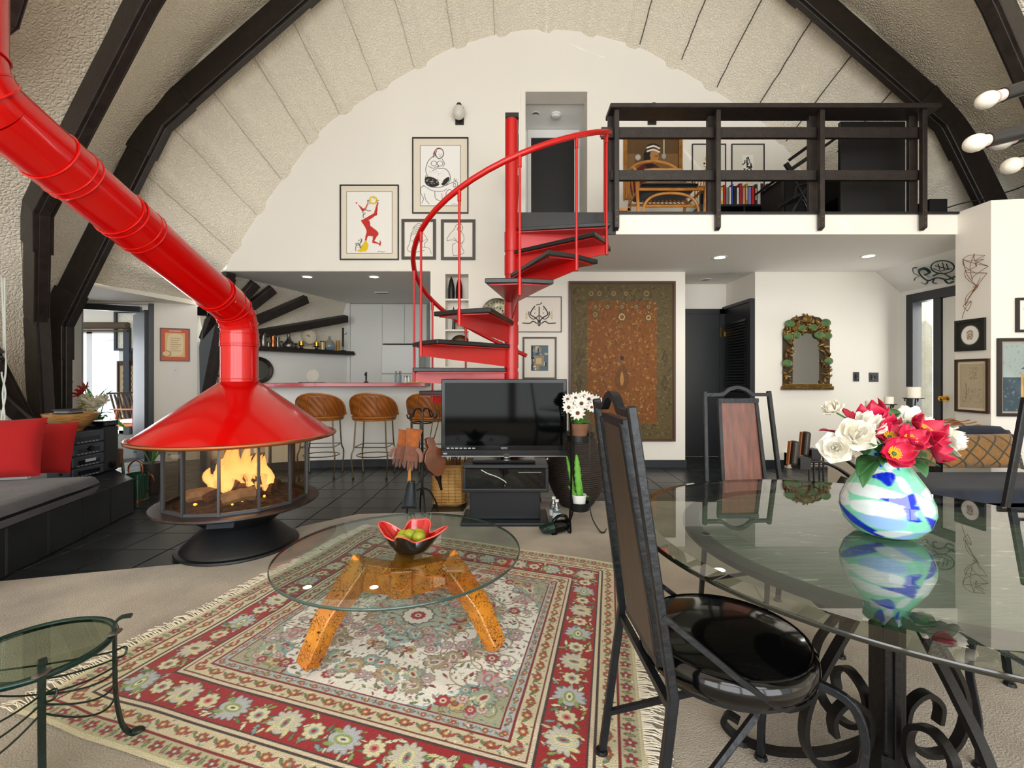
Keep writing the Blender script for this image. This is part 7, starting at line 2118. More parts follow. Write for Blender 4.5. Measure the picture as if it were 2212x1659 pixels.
pil = pillow('batik_pillow', 'tan batik pillow with dark strokes leaning in the rattan chair', LR(.02, -.06, .585), .42, .24, .10, mat('batik_tan', '#C99A5C', .9, col2='#4A3420', nscale=9, nlo=.58, nhi=.62), 0, -.3)
# gold framed painting
c = CV(100, 110, '#6A4A28')
c.rect(0, 0, 1, 1, '#7A5A34'); c.rect(.0, .72, 1, 1, '#5E4426'); c.rect(.16, .55, .36, .9, '#5A4020'); c.ell((.22, .66), .06, .06, '#B9B2A4'); c.ell((.22, .66), .06, .06, '#6A5A48', ring=2)
c.poly([(.12, .0), (.10, .35), (.25, .50), (.42, .58), (.62, .50), (.72, .30), (.75, .0)], '#5E1210', 2); c.poly([(.36, .78), (.34, .55), (.44, .48), (.58, .55), (.62, .76)], '#1A1210', 3); c.poly([(.46, .74), (.47, .60), (.55, .54), (.61, .62), (.62, .74), (.55, .79)], '#B07A44', 3)
for k in range(4): c.line([(.40, .76 + .03 * k), (.52, .79 + .03 * k), (.63, .75 + .03 * k)], 3, ['#E8E0D0', '#1A1210'][k % 2], 3)
c.line([(.55, .68), (.60, .68)], 1.4, '#1A1210'); c.line([(.72, .98), (.72, .72)], 2, '#C9C4B8'); c.ell((.72, .68), .04, .05, '#9FA4A4')
framed('framed_painting', 'gold framed painting of a woman in a striped headscarf behind the rattan chair', *fwall(1346, 290, 1472, 432), .045, mat('gilded_wood', '#8A5A1E', .35, metal=.3, col2='#A8742E', nscale=12), .0, None, c, .04)
for x0, x1, lab, cs in ((1494, 1567, 'thin black framed print of arches on the loft wall', 0), (1579, 1650, 'thin black framed black and white figure print on the loft wall', 1)):
    c = CV(50, 50, '#E3D9C4' if cs == 0 else '#F0EDE6')
    for k in range(40): c.rect(*(lambda a, b: (a, b, a + rnd.uniform(.04, .16), b + rnd.uniform(.04, .22)))(rnd.uniform(.02, .8), rnd.uniform(.02, .75)), rnd.choice(['#2A2622', '#B9A882', '#4A4438', '#D8CCA8'] if cs == 0 else ['#141212', '#F0EDE6', '#55504A']))
    framed('framed_print', lab, *fwall(x0, 312, x1, 405), .010, FRB, .13, mat('pale_mount', '#E2DDD0', .8), c)
# bookcase and books
bcx0, bcx1, by_ = PX(1508, 5.5), PX(1690, 5.5), 5.42
bs = thing('low_bookcase', 'low black bookcase full of books on the loft', 'bookcase', ((bcx0 + bcx1) / 2, 5.6, LZ))
zt = PZ(441, by_)
MB().bx(bcx0, bcx1, by_, 5.82, zt - .025, zt).build('top', BLACK, bs); MB().bx(bcx0, bcx1, by_, 5.82, LZ, LZ + .05).build('plinth', BLACK, bs); MB().bx(bcx0, bcx1, 5.80, 5.82, LZ + .05, zt - .025).build('back', BLACK, bs)
for x in (bcx0, (bcx0 + bcx1) / 2, bcx1 - .02): MB().bx(x, x + .02, by_, 5.80, LZ + .05, zt - .025).build('upright', BLACK, bs)
BKC = [('navy', '#1C2A4A'), ('cream', '#D9CFB4'), ('pale blue', '#8FA8C4'), ('tan', '#B08A54'), ('orange', '#C8702A'), ('dark brown', '#3A2418'), ('yellow', '#D8B23A'), ('scarlet', '#B81A1A'), ('grey', '#7A7A76'), ('ivory', '#E6E0D0'), ('cobalt', '#2340A0'), ('black', '#151515'), ('off white', '#EDEBE4'), ('crimson', '#A01428'), ('salmon', '#D08A70'), ('mustard', '#B8902A'), ('lilac', '#8A86C0'), ('bright red', '#D02020'), ('dark green', '#1E3A2A'), ('white', '#F0F0EC'), ('maroon', '#5A1620'), ('slate', '#445058'), ('charcoal', '#2A2A2E'), ('beige', '#CDBB98')]
x = PX(1520, 5.5)
for k, (nm, cl) in enumerate(BKC):
    wd = rnd.uniform(.022, .042); h = rnd.uniform(.20, .27)
    t = thing('book', '%s spined book standing on the loft bookcase' % nm, 'book', (x + wd / 2, 5.5, zt), 0, 'books on the loft bookcase')
    mb = mat('book_' + nm.replace(' ', '_'), cl, .6)
    MB().bx(x, x + wd, by_ + .03, by_ + .035, zt, zt + h).build('spine', mb, t); MB().bx(x, x + .003, by_ + .03, by_ + .18, zt, zt + h).build('cover', mb, t); MB().bx(x + wd - .003, x + wd, by_ + .03, by_ + .18, zt, zt + h).build('cover', mb, t)
    MB().bx(x + .003, x + wd - .003, by_ + .035, by_ + .175, zt + .004, zt + h - .004).build('pages', mat('paper', '#E3DCC8', .9), t)
    if k % 3 == 0: MB().bx(x + wd * .25, x + wd * .75, by_ + .0285, by_ + .03, zt + h * .25, zt + h * .8).build('title_band', mat('title_band', '#E6E0CC', .7), t)
    x += wd + .002
ph = thing('cordless_phone', 'black cordless phone standing in its cradle on the bookcase end', 'phone', (PX(1517, 5.5), 5.5, zt))
MB().bx(PX(1511, 5.5), PX(1517, 5.5), 5.47, 5.51, zt + .0, zt + .15).build('handset', GLB, ph, bevel=.008); MB().bx(PX(1509, 5.5), PX(1518.5, 5.5), 5.45, 5.54, zt, zt + .03).build('cradle', GLB, ph, bevel=.005)
# drafting desk and black panel
BK2 = mat('flat_black_board', '#100D0C', .6)
dk = thing('drawing_desk', 'black drawing desk with tilted top and broad panel end on the loft', 'desk', (3.5, 4.75, LZ))
MB().bx(PX(1816, 4.62), PX(1956, 4.62), 4.62, 4.66, LZ, PZ(262, 4.62)).build('end_panel', BK2, dk, bevel=.003)
MB().bx(PX(1820, 4.62), PX(1956, 4.62), 4.66, 5.3, LZ + .3, LZ + .33).build('shelf', BK2, dk)
a_, b_ = P(1697, 372, 4.75), P(1825, 285, 4.75)
MB().bar([a_ + V(0, .3, 0), b_ + V(0, .3, 0)], .62, .022, (0, 1, 0)).build('tilted_top', BK2, dk)
MB().bar([P(1706, 345, 4.62), P(1752, 312, 4.62)], .04, .03, (0, 1, 0)).build('ledge', BLACK, dk); MB().bar([P(1697, 353, 4.62), P(1706, 366, 4.62)], .03, .04, (0, 1, 0)).build('ledge_end', BLACK, dk); MB().bar([P(1748, 308, 4.62), P(1758, 325, 4.62)], .03, .04, (0, 1, 0)).build('ledge_end', BLACK, dk)
MB().bx(PX(1688, 4.9), PX(1694, 4.9), 4.9, 5.3, LZ, PZ(385, 4.9)).build('leg_panel', BK2, dk)
MB().bx(PX(1694, 5.3), PX(1816, 5.3), 5.28, 5.31, LZ, LZ + .75).build('back_panel', BK2, dk)
fc = thing('folding_chair', 'black folding chair with cloth seat in front of the drawing desk', 'chair', (PX(1740, 4.6), 4.6, LZ))
q = lambda px, py, dd=4.6: P(px, py, dd)
for dd in (4.55, 4.85):
    MB().tube([q(1715, 385, dd), V(PX(1765, dd), dd, LZ)], .012, 8).build('leg', BLACK, fc); MB().tube([q(1760, 375, dd), V(PX(1700, dd), dd, LZ)], .012, 8).build('leg', BLACK, fc)
    MB().tube([q(1716, 430, dd), q(1722, 400, dd), q(1760, 395, dd)], .010, 6).build('seat_rail', BLACK, fc)
MB().prism([q(1716, 428, 4.55), q(1765, 410, 4.55), q(1765, 403, 4.55), q(1718, 420, 4.55)], (0, .3, 0)).build('cloth_seat', mat('black_cloth', '#141210', .9), fc)
bc2 = thing('picture_frame', 'small empty wooden frame leaning by the loft edge', 'frame', P(1337, 450, 4.6) - V(0, 0, .2))
x0, x1, z1 = PX(1316, 4.6), PX(1361, 4.6), PZ(450, 4.6)
for a, b, c_, d_ in ((x0, x0 + .025, LZ, z1), (x1 - .025, x1, LZ, z1), (x0, x1, z1 - .025, z1), (x0, x1, LZ, LZ + .025)): MB().bx(a, b, 4.6, 4.62, c_, d_).build('frame_bar', RAT, bc2)
pb = thing('power_box', 'small black box with trailing cables on the loft corner', 'box', P(2012, 452, 4.5) - V(0, 0, .15))
MB().bx(PX(1998, 4.5), PX(2036, 4.5), 4.45, 4.6, LZ, PZ(434, 4.5)).build('case', BLACK, pb)
MB().tube(smoothpath([P(2036, 452, 4.5), P(2075, 440, 4.4), P(2130, 428, 4.25), P(2190, 410, 4.05), P(2215, 400, 3.95)], 5), .006, 6).build('cable', BLACK, pb, smooth=True)

# =================================================================== KITCHEN
kx = lambda px: PX(px, 8.45)
kz = lambda py: PZ(py, 8.45)
CAB = mat('white_cabinet', '#DEDED9', .4)
for i, (a, b, t_, bt_, lab) in enumerate(((756, 826, 655, None, 'tall white pantry cabinet with flat door'), (826, 874, 655, 742, 'white upper cabinet over the fridge beside the pantry'), (874, 922, 655, 742, 'white upper cabinet over the fridge next to the column'))):
    z0 = kz(bt_) if bt_ else .02
    t = thing('kitchen_cabinet', lab, 'cabinet', (kx((a + b) / 2), 8.6, z0), 0, 'flat white kitchen cabinets')
    MB().bx(kx(a), kx(b), 8.47, 8.94, z0, 2.52).build('carcass', CAB, t); MB().bx(kx(a) + .006, kx(b) - .006, 8.45, 8.468, z0 + .006, 2.50).build('door', CAB, t, bevel=.003, seg=1)
struct(MB().bx(-3.30, kx(756), 8.45, 8.52, 0, 2.53).build('trim_5', CAB), 'white filler strip beside the pantry')
frg = thing('refrigerator', 'white refrigerator with vertical handles under the upper cabinets', 'refrigerator', (kx(869), 8.5, .02))
fz = kz(746)
MB().bx(kx(829), kx(909), 8.36, 8.9, .02, fz).build('body', mat('fridge_white', '#E4E4E0', .3), frg, bevel=.01)
MB().bx(kx(829), kx(909), 8.30, 8.355, kz(808) + .01, fz).build('freezer_door', mat('fridge_white'), frg, bevel=.012); MB().bx(kx(829), kx(909), 8.30, 8.355, .06, kz(808) - .005).build('main_door', mat('fridge_white'), frg, bevel=.012)
MB().tube([(kx(900), 8.27, kz(800)), (kx(900), 8.27, kz(752))], .012, 8).build('handle', mat('white_plastic'), frg, smooth=True); MB().tube([(kx(900), 8.27, kz(815)), (kx(900), 8.27, .9)], .012, 8).build('handle', mat('white_plastic'), frg, smooth=True)
# radial ribs in the kitchen
hub2 = P(440, 742, 6.25)
kr = [(P(497, 588, 5.93), 'steepest dark kitchen rib next to the bar opening'), (P(552, 612, 6.33), 'second steepest dark kitchen rib fanning to the ceiling'), (P(590, 624, 6.62), 'middle dark kitchen rib fanning to the ceiling'), (P(662, 646, 7.28), 'long dark kitchen rib below the ceiling lamp'), (P(748, 688, 8.2), 'flattest dark kitchen rib above the clock')]
for e_, lab in kr:
    t = struct(thing('kitchen_rib', lab, None, hub2))
    sd = (e_ - hub2).cross(V(.8, -.5, -.3)).normalized()
    st_ = hub2 + (e_ - hub2) * .05
    MB().bar([st_, e_], .11, .12, (e_ - hub2).normalized().cross(sd)).build('rib_segment', BLACKW, t, bevel=.004, seg=1)
t = struct(thing('corner_rib', 'grey black flared rib post beside the certificate wall', None, V(-4.4, 6.3, 0)))
MB().prism([P(432, 880, 6.15), P(452, 880, 6.15), P(478, 690, 6.15), P(470, 668, 6.15), P(441, 690, 6.15), P(430, 750, 6.15)], (0, .05, 0)).build('face_board', mat('dusty_grey_board', '#5A5E62', .5), t)
MB().bar([V(-4.1, 6.10, 0.0), P(445, 870, 6.1), P(483, 680, 6.1), P(497, 600, 6.0)], .10, .10, (0, 1, 0)).build('rib_segment', BLACKW, t)
spk = thing('wall_speaker', 'small black wall speaker above the grey rib post', 'speaker', P(440, 674, 6.1))
MB().box(P(441, 673, 6.08), (.13, .1, .12), .2).build('case', GLB, spk, bevel=.01); MB().bx(P(441, 673, 6.08).x - .02, P(441, 673, 6.08).x + .02, 6.1, 6.3, P(441, 673, 6.08).z - .02, P(441, 673, 6.08).z + .02).build('bracket', BLACK, spk)
# shelf
kd = V(-3.04 + 4.26, 8.50 - 6.35, 0); kl = kd.length; kd.normalize(); kn = V(kd.y, -kd.x, 0)
SHZ = 1.63
shf = thing('display_shelf', 'long black wall shelf in the kitchen holding metal vessels', 'shelf', V(-3.65, 7.43, 1.55))
kA = V(-4.22, 6.42, 0)
MB().prism([kA + V(0, 0, 1.56), kA + kd * 2.36 + V(0, 0, 1.56), kA + kd * 2.36 + kn * .17 + V(0, 0, 1.56), kA + kn * .17 + V(0, 0, 1.56)], (0, 0, .07)).build('board', BLACKW, shf, bevel=.004)
MB().prism([kA + kn * .17 + V(0, 0, 1.565), kA + kd * 2.36 + kn * .17 + V(0, 0, 1.565), kA + kd * 2.36 + kn * .185 + V(0, 0, 1.565), kA + kn * .185 + V(0, 0, 1.565)], (0, 0, .035)).build('edge_trim', BLACKW, shf)
def onshelf(px):
    r = Vector(((px - HX) / F, 1.0)); # intersect vertical ray plane with shelf centre line
    A2 = kA + kn * .125
    # A2 + s*kd ; x/y = r
    s = (r.x * A2.y - A2.x) / (kd.x - r.x * kd.y)
    p = A2 + kd * s
    return V(p.x, p.y, SHZ)
PEW = mat('pewter', '#77756E', .3, metal=.9, bump=(30, .2)); COPV = mat('copper_vessel', '#A0623A', .25, metal=.9); GOLDV = mat('gold_cup', '#C08A2E', .25, metal=.9)
def vessel(px, prof, m_, name, lab, cat, extra=None):
    p = onshelf(px); t = thing(name, lab, cat, p)
    MB().lathe(prof, 24, p).build('body', m_, t, smooth=True, ang=60)
    if extra: extra(t, p)
    return t
def hdl(t, p): MB().tube(smoothpath([p + V(.05, 0, .06), p + V(.10, 0, .09), p + V(.09, 0, .16), p + V(.03, 0, .17)], 4), .007, 6).build('handle', PEW, t, smooth=True); MB().ball(p + V(0, 0, .22), .018, nu=8, nv=6).build('lid_knob', PEW, t)
vessel(569, [(0, 0), (.042, 0), (.052, .06), (.045, .11), (.04, .14), (.05, .20), (0, .205)], PEW, 'pewter_pitcher', 'lidded pewter pitcher at the rib end of the kitchen shelf', 'pitcher', hdl)
vessel(580, [(0, 0), (.028, 0), (.03, .06), (0, .06)], PEW, 'pewter_cup', 'low pewter cup beside the lidded pitcher', 'cup')
vessel(590, [(0, 0), (.036, 0), (.042, .05), (.03, .09), (.04, .15), (.04, .185), (0, .19)], COPV, 'copper_kettle', 'round copper topped kettle on the kitchen shelf', 'kettle')
vessel(600, [(0, 0), (.03, 0), (.036, .05), (.025, .10), (.03, .16), (0, .16)], PEW, 'pewter_jug', 'narrow pewter jug beside the copper kettle', 'jug')
vessel(608.5, [(0, 0), (.025, 0), (.015, .02), (.012, .07), (.026, .10), (0, .10)], PEW, 'pewter_goblet', 'small pewter goblet left of the tall flask', 'goblet')
vessel(624, [(0, 0), (.085, 0), (.10, .03), (.085, .07), (.04, .12), (.022, .17), (.02, .25), (.032, .26), (.03, .285), (.015, .30), (0, .3)], PEW, 'pewter_flask', 'tall long necked pewter flask on the kitchen shelf', 'flask')
vessel(640, [(0, 0), (.035, 0), (.015, .02), (.012, .05), (.03, .08), (0, .08)], PEW, 'pewter_goblet', 'small pewter goblet right of the tall flask', 'goblet')
def tl(px, lab):
    p = onshelf(px); t = thing('tea_light_stand', lab, 'candle holder', p)
    MB().lathe([(0, 0), (.045, 0), (.02, .015), (.02, .04), (.07, .05), (0, .055)], 20, p).build('base', BLACK, t, smooth=True); MB().lathe([(0, .055), (.04, .055), (.042, .12), (.038, .12), (0, .07)], 20, p).build('gold_cup', GOLDV, t, smooth=True)
tl(651, 'black stand with gold tea light cup left of the clock'); tl(684, 'black stand with gold tea light cup right of the clock')
def jar_lid(t, p): MB().lathe([(0, .13), (.04, .13), (.045, .15), (0, .155)], 16, p).build('lid', PEW, t)
vessel(697, [(0, 0), (.036, 0), (.04, .1), (.04, .13), (0, .13)], mat('clear_jar', '#B9A46A', .15, spec=.6), 'glass_jar', 'small glass jar of yellow contents on the shelf', 'jar', jar_lid)
vessel(712, [(0, 0), (.06, 0), (.095, .05), (.09, .11), (.05, .16), (.02, .19), (.022, .245), (0, .245)], mat('painted_glass', '#A8906A', .15, col2='#5E86A0', nscale=9, spec=.6), 'painted_bottle', 'round bellied painted glass bottle on the shelf', 'bottle')
vessel(730, [(0, 0), (.03, 0), (.03, .18), (0, .18)], mat('amber_box', '#A87A1E', .3), 'amber_tin', 'slim amber tin beside the painted bottle', 'tin')
p = onshelf(741); t = thing('tube_barometer', 'slim dark tube instrument on a wire stand at the shelf end', 'barometer', p)
MB().tube([p + V(0, 0, .08), p + V(0, 0, .42)], .018, 10).build('tube', mat('dark_tube', '#2B1E16', .3), t); MB().tube([p, p + V(0, 0, .08)], .006, 6).build('stem', IRON, t); MB().lathe([(0, 0), (.06, 0), (.05, .012), (0, .014)], 18, p).build('base', IRON, t); MB().tube([p + V(.02, 0, .3), p + V(.06, 0, .31), p + V(.06, 0, .33)], .006, 6).build('ring_arm', IRON, t)
p = onshelf(667); t = thing('strip_of_tiles', 'narrow row of small white dominoes lying on the shelf', 'dominoes', p)
for k in range(5):
    q_ = p + kd * (-.10 + .045 * k); MB().box(q_ + V(0, 0, .012), (.035, .03, .022), math.atan2(kd.y, kd.x)).build('domino', mat('ivory_plastic'), t)
# clock on wall
kp = V(-4.26, 6.35, 0)
pc = RP(668, 727, kp + kn * .10, kn)
ck = thing('wall_clock', 'round cream wall clock with dark hands above the kitchen shelf', 'clock', pc)
Mc = Matrix.Translation(pc) @ Matrix(((kd.x, 0, kn.x, 0), (kd.y, 0, kn.y, 0), (0, 1, 0, 0), (0, 0, 0, 1)))
MB().lathe([(0, -.02), (.125, -.02), (.135, 0), (.13, .02), (.115, .024), (.112, .012)], 40, caps=False).xf(Mc).build('case', mat('cream_case', '#B9AE98', .4), ck, smooth=True)
MB().lathe([(0, .012), (.113, .012)], 40, caps=False).xf(Mc).build('dial', mat('cream_dial', '#D8CEB8', .6), ck)
for k in range(12):
    a = PI / 6 * k; MB().box((.092 * math.sin(a), .092 * math.cos(a), .0135), (.010, .010, .002)).xf(Mc).build('hour_mark', mat('cap_grey'), ck)
for a, l, w_ in ((-1.05, .06, .007), (-1.45, .085, .005)):
    MB().box((0, l / 2, .016), (w_, l, .002)).xf(Mc @ Matrix.Rotation(-a, 4, 'Z')).build('hand', BLACK, ck)
# wicker fan chair back and oval mirror behind hood
wf = thing('wicker_fan_chair', 'tall wicker fan backed chair behind the fireplace hood', 'chair', V(PX(468, 6.55), 6.55, 0))
WKB = mat('brown_wicker', '#6E4A22', .6, col2='#8A6232', nscale=20, stretch=(30, 30, 2), bump=(60, .4))
MB().prism([P(447, 905, 6.5), P(490, 905, 6.5), P(489, 790, 6.5), P(484, 774, 6.5), P(474, 766, 6.5), P(463, 767, 6.5), P(456, 778, 6.5), P(451, 810, 6.5)], (0, .03, 0)).build('fan_back', WKB, wf, bevel=.008)
for k in range(7): MB().tube([P(450 + 6.2 * k, 880, 6.48), P(459 + 4.3 * k, 775 + 3 * abs(k - 3), 6.48)], .007, 5).build('fan_rib', RAT, wf)
for y_ in (815, 830, 845): MB().tube(smoothpath([P(450, y_ + 4, 6.475), P(468, y_ - 4, 6.475), P(488, y_ + 4, 6.475)], 4), .007, 5).build('woven_band', mat('dark_fringe'), wf)
for x_ in (447, 487): MB().tube([P(x_, 900, 6.5), V(PX(x_, 6.5), 6.5, 0)], .018, 6).build('leg', RAT, wf)
pc = RP(553, 800, kp + kn * .03, kn)
om = thing('oval_mirror', 'dark carved oval mirror on the kitchen wall behind the flue', 'mirror', pc)
Mo = Matrix.Translation(pc) @ Matrix(((kd.x, 0, kn.x, 0), (kd.y, 0, kn.y, 0), (0, 1, 0, 0), (0, 0, 0, 1)))
MB().lathe([(.20, 0), (.26, 0), (.27, .02), (.24, .035), (.20, .015)], 48, sx=1.0, sy=.78, caps=False).xf(Mo).build('frame', mat('dark_carved_wood', '#2A1A10', .4, bump=(30, .6)), om, smooth=True); MB().lathe([(0, .012), (.205, .012)], 48, sx=1, sy=.78, caps=False).xf(Mo).build('glass', mat('aged_mirror', '#8A8F8C', .05, metal=1.0), om)
# things on the bar
def onbar(px, y): return V(PX(px, y), y, 1.092)
p = onbar(860, 5.75); t = thing('glass_tumbler_group', 'glass mug holding cutlery on the bar', 'mug', p)
MB().lathe([(0, 0), (.04, 0), (.045, .10), (.042, .10), (0, .02)], 20, p).build('mug', mat('grey_glass', '#7E8E94', .1, spec=.7), t, smooth=True)
for k in range(6): MB().tube([p + V(rnd.uniform(-.02, .02), rnd.uniform(-.02, .02), .02), p + V(rnd.uniform(-.04, .04), rnd.uniform(-.03, .03), .15)], .004, 5).build('cutlery', mat('silver_trim'), t)
for k, (px, lab) in enumerate(((876, 'clear salt shaker with metal top on the bar'), (883, 'clear pepper shaker with metal top next to the salt'))):
    p = onbar(px, 5.72); t = thing('shaker', lab, 'shaker', p)
    MB().lathe([(0, 0), (.022, 0), (.02, .07), (0, .07)], 14, p).build('body', mat('clear_jar2', '#B9BDBA', .1, spec=.7), t, smooth=True); MB().lathe([(0, .07), (.021, .07), (.018, .09), (0, .092)], 14, p).build('top', mat('silver_trim'), t, smooth=True)
for k, (px, lab, cl) in enumerate(((905, 'flat tan book lying at the bottom of the bar stack', '#B98A54'), (912, 'flat white magazine lying on the tan book', '#E6E2D8'))):
    p = onbar(px, 5.68) + V(0, 0, .012 * k)
    o = MB().box(p + V(0, 0, .006), (.26 - .05 * k, .18, .010), .1 * k).build('book', mat('flat_book_%d' % k, cl, .6)); tag(o, lab, 'book')
p = onbar(791, 5.95); t = thing('kitchen_tap', 'dark pull down tap rising behind the bar', 'tap', p)
MB().tube(smoothpath([p, p + V(0, 0, .10), p + V(.01, -.03, .13), p + V(.01, -.07, .10)], 4), .012, 8).build('spout', BLACK, t, smooth=True); MB().lathe([(0, 0), (.03, 0), (.025, .015), (0, .016)], 14, p).build('base', BLACK, t)
p = onbar(672, 5.85); t = thing('serving_dish', 'round dish standing upright at the back of the bar', 'dish', p)
MB().lathe([(0, 0), (.075, 0), (.08, .008), (0, .01)], 32).xf(Matrix.Translation(p + V(0, .05, .088)) @ Matrix.Rotation(1.35, 4, 'X')).build('dish', mat('dish_grey', '#B9B4AA', .4), t); MB().bx(p.x - .16, p.x + .14, p.y - .02, p.y + .1, p.z, p.z + .006).build('tray', BLACK, t)
# niche shelves and contents
for z in (PZ(646, YB + .03), PZ(712, YB + .03)):
    struct(MB().bx(NX0, NX1, YB + .005, YB + .21, z - .022, z).build('trim_6', WHITE), 'white shelf board in the wall niche')
MB_d = mat('dark_bullet_metal', '#2E2C2B', .3, metal=.6)
for px, lab in ((975, 'tall dark pointed shell casing nearer the column edge in the niche'), (992, 'tall dark pointed shell casing beside its twin in the niche')):
    p = V(PX(px, 5.95), 5.95, PZ(646, YB + .03)); 
    o = MB().lathe([(0, 0), (.042, 0), (.044, .10), (.04, .18), (.025, .25), (.006, .30), (0, .305)], 24, p).build('shell_casing', MB_d, smooth=True); tag(o, lab, 'shell casing', 'shell casings in the niche')
p = V(PX(980, 5.90), 5.90, PZ(712, YB + .03)); o = MB().lathe([(0, 0), (.02, 0), (.016, .12), (.022, .17), (.014, .24), (.003, .30), (0, .3)], 16, p).build('statuette', MB_d, smooth=True); tag(o, 'slim dark pointed statuette on the lower niche shelf', 'statuette')
p = V(PX(992, 6.0), 6.0, PZ(712, YB + .03)); t = thing('glass_canister', 'stacked clear glass canister behind the statuette', 'canister', p)
MB().lathe([(0, 0), (.07, 0), (.08, .06), (.06, .09), (.085, .10), (.085, .17), (0, .18)], 20, p).build('body', mat('grey_cloudy_glass', '#A8A698', .2), t, smooth=True); MB().lathe([(0, .10), (.09, .10), (.09, .108), (0, .108)], 20, p).build('rim', MB_d, t)
p = V(PX(1011, 6.0), 6.0, PZ(712, YB + .03)); o = MB().box(p + V(0, 0, .09), (.02, .12, .17), Matrix.Rotation(.12, 3, 'Y')).build('book', mat('green_book', '#6E7A3A', .6)); tag(o, 'thin green book leaning in the niche', 'book')
p = V(PX(1005, 5.93), 5.93, PZ(646, YB + .03)); o = MB().bx(p.x - .03, p.x + .03, p.y, p.y + .03, p.z, p.z + .015).build('clay_beads', mat('orange_clay', '#B05A38', .7)); tag(o, 'short row of orange clay beads beside the shells', 'beads')
def plate_disc(name, lab, px, py, r_, m_, d_=5.83, rings=()):
    pc = P(px, py, d_); t = thing(name, lab, 'plate', pc)
    M = Matrix.Translation(pc) @ Matrix.Rotation(PI / 2, 4, 'X')
    MB().lathe([(0, .0), (r_ * .6, .004), (r_ * .97, .014), (r_, .018), (r_, .010), (0, -.006)], 40).xf(M).build('plate', m_, t, smooth=True)
    for rr_, n_ in rings:
        for k in range(n_):
            a = 2 * PI * k / n_; MB().ball(M @ V(rr_ * math.cos(a), rr_ * math.sin(a), .012), r_ * .06, (1, .5, 1), 7, 5).build('boss', m_, t)
    return t
plate_disc('brass_plate', 'embossed pewter plate on the wall behind the stair pole', 1074, 678, .20, mat('tarnished_brass', '#8A846E', .35, metal=.8, col2='#4E4A3C', nscale=14), 5.83, ((.15, 24), (.08, 12)))
plate_disc('bronze_plate', 'engraved bronze plate standing at the bottom of the wall niche', 994, 745, .13, mat('bronze_dark', '#6A4A2A', .4, metal=.6, col2='#2E2218', nscale=12), 6.0, ((.09, 14),))
pc = P(1078, 738, 5.84); t = thing('wire_ornament', 'little bent wire figure on the wall beside the stair pole', 'ornament', pc)
MB().tube([P(1066, 745, 5.84), P(1078, 732, 5.84), P(1090, 744, 5.84), P(1072, 748, 5.84), P(1084, 738, 5.84)], .003, 5).build('wire', CW, t)

# =================================================================== LEFT CORNER
zs = .296
st2 = thing('mini_stereo', 'grey black mini stereo system with stacked decks on the tiled bench', 'stereo', (-3.8, 4.0, zs))
STB = mat('dark_stereo_plastic', '#1A1D22', .35); STF = mat('grey_stereo_face', '#3E4650', .35, metal=.3)
sx0_, sx1_, sy0_, sy1_ = -3.93, -3.72, 3.84, 4.14
h_ = .405
MB().bx(sx0_, sx1_, sy0_, sy1_, zs, zs + h_).build('cabinet', STB, st2, bevel=.008)
for z0, z1 in ((.30, .40), (.20, .29), (.10, .19), (.01, .09)):
    f_ = MB().bx(sx1_ - .004, sx1_ + .014, sy0_ + .004, sy1_ - .004, zs + z0, zs + z1).build('deck_face', STF, st2, bevel=.005, seg=1)
    MB().bx(sx1_ + .014, sx1_ + .017, sy0_ + .05, sy1_ - .05, zs + z0 + .02, zs + z0 + .055).build('display_window', mat('dark_display', '#0E1416', .1), f_)
    for k in range(6): MB().bx(sx1_ + .014, sx1_ + .018, sy0_ + .04 + k * .035, sy0_ + .058 + k * .035, zs + z0 + .006, zs + z0 + .014).build('button', mat('button_grey', '#8A929A', .4), f_)
MB().tube([(sx1_ + .01, 4.0, zs + .25), (sx1_ + .032, 4.0, zs + .25)], .022, 16).build('volume_knob', GLB, st2, smooth=True)
MB().bx(sx1_ + .016, sx1_ + .018, 3.95, 4.05, zs + .135, zs + .16).build('cassette_window', mat('pale_window', '#AEB6BC', .2), st2)
for yy, zz in ((3.90, .05), (3.90, .36)): MB().tube([(sx0_ + .12, sy0_ + .002, zs + zz), (sx0_ + .12, sy0_ - .006, zs + zz)], .012, 12).build('foot_socket', GLB, st2)
spk2 = thing('stereo_speaker', 'black stereo speaker standing behind the mini stereo', 'speaker', (-3.82, 4.23, zs))
MB().bx(-3.93, -3.72, 4.15, 4.31, zs, zs + .42).build('case', STB, spk2, bevel=.02); MB().tube([(-3.72, 4.23, zs + .06), (-3.708, 4.23, zs + .06)], .03, 16).build('port', GLB, spk2, smooth=True)
zb = zs + h_
bw = thing('wooden_bowl', 'striped bamboo bowl full of disc cases on top of the stereo', 'bowl', (-3.845, 3.97, zb))
STRP = mat('striped_bamboo', '#8A5A2A', .3, col2='#C49A5C', nscale=4, stretch=(3, 3, 60), coat=.3)
MB().lathe([(0, 0), (.075, 0), (.075, .014), (.11, .035), (.165, .10), (.19, .155), (.183, .155), (.155, .10), (.1, .045), (0, .03)], 48, (-3.845, 3.97, zb)).build('shell', STRP, bw, smooth=True, ang=60)
for k in range(7):
    o = MB().box((-3.84 + .01 * (k % 3), 3.95 - .004 * k, zb + .125 + .011 * k), (.142, .125, .009), Matrix.Rotation(.12 * (k % 4) - .15, 3, 'Z'))
    o = o.build('disc_case', mat('grey_disc_case_%d' % (k % 3), ['#2B2D30', '#8A8C8E', '#55585C'][k % 3], .25)); tag(o, ['plastic disc case at the bottom of the pile in the wooden bowl', 'grey disc case second up in the wooden bowl', 'mid grey disc case third up in the wooden bowl', 'dark disc case in the middle of the pile', 'pale disc case above the middle of the pile', 'mid grey disc case second from the top of the pile', 'dark disc case on top of the pile'][k], 'disc case', 'disc cases in the bowl')
rt = thing('black_router', 'small black receiver box with front buttons behind the wooden bowl', 'receiver', (-3.78, 4.22, zs + .42))
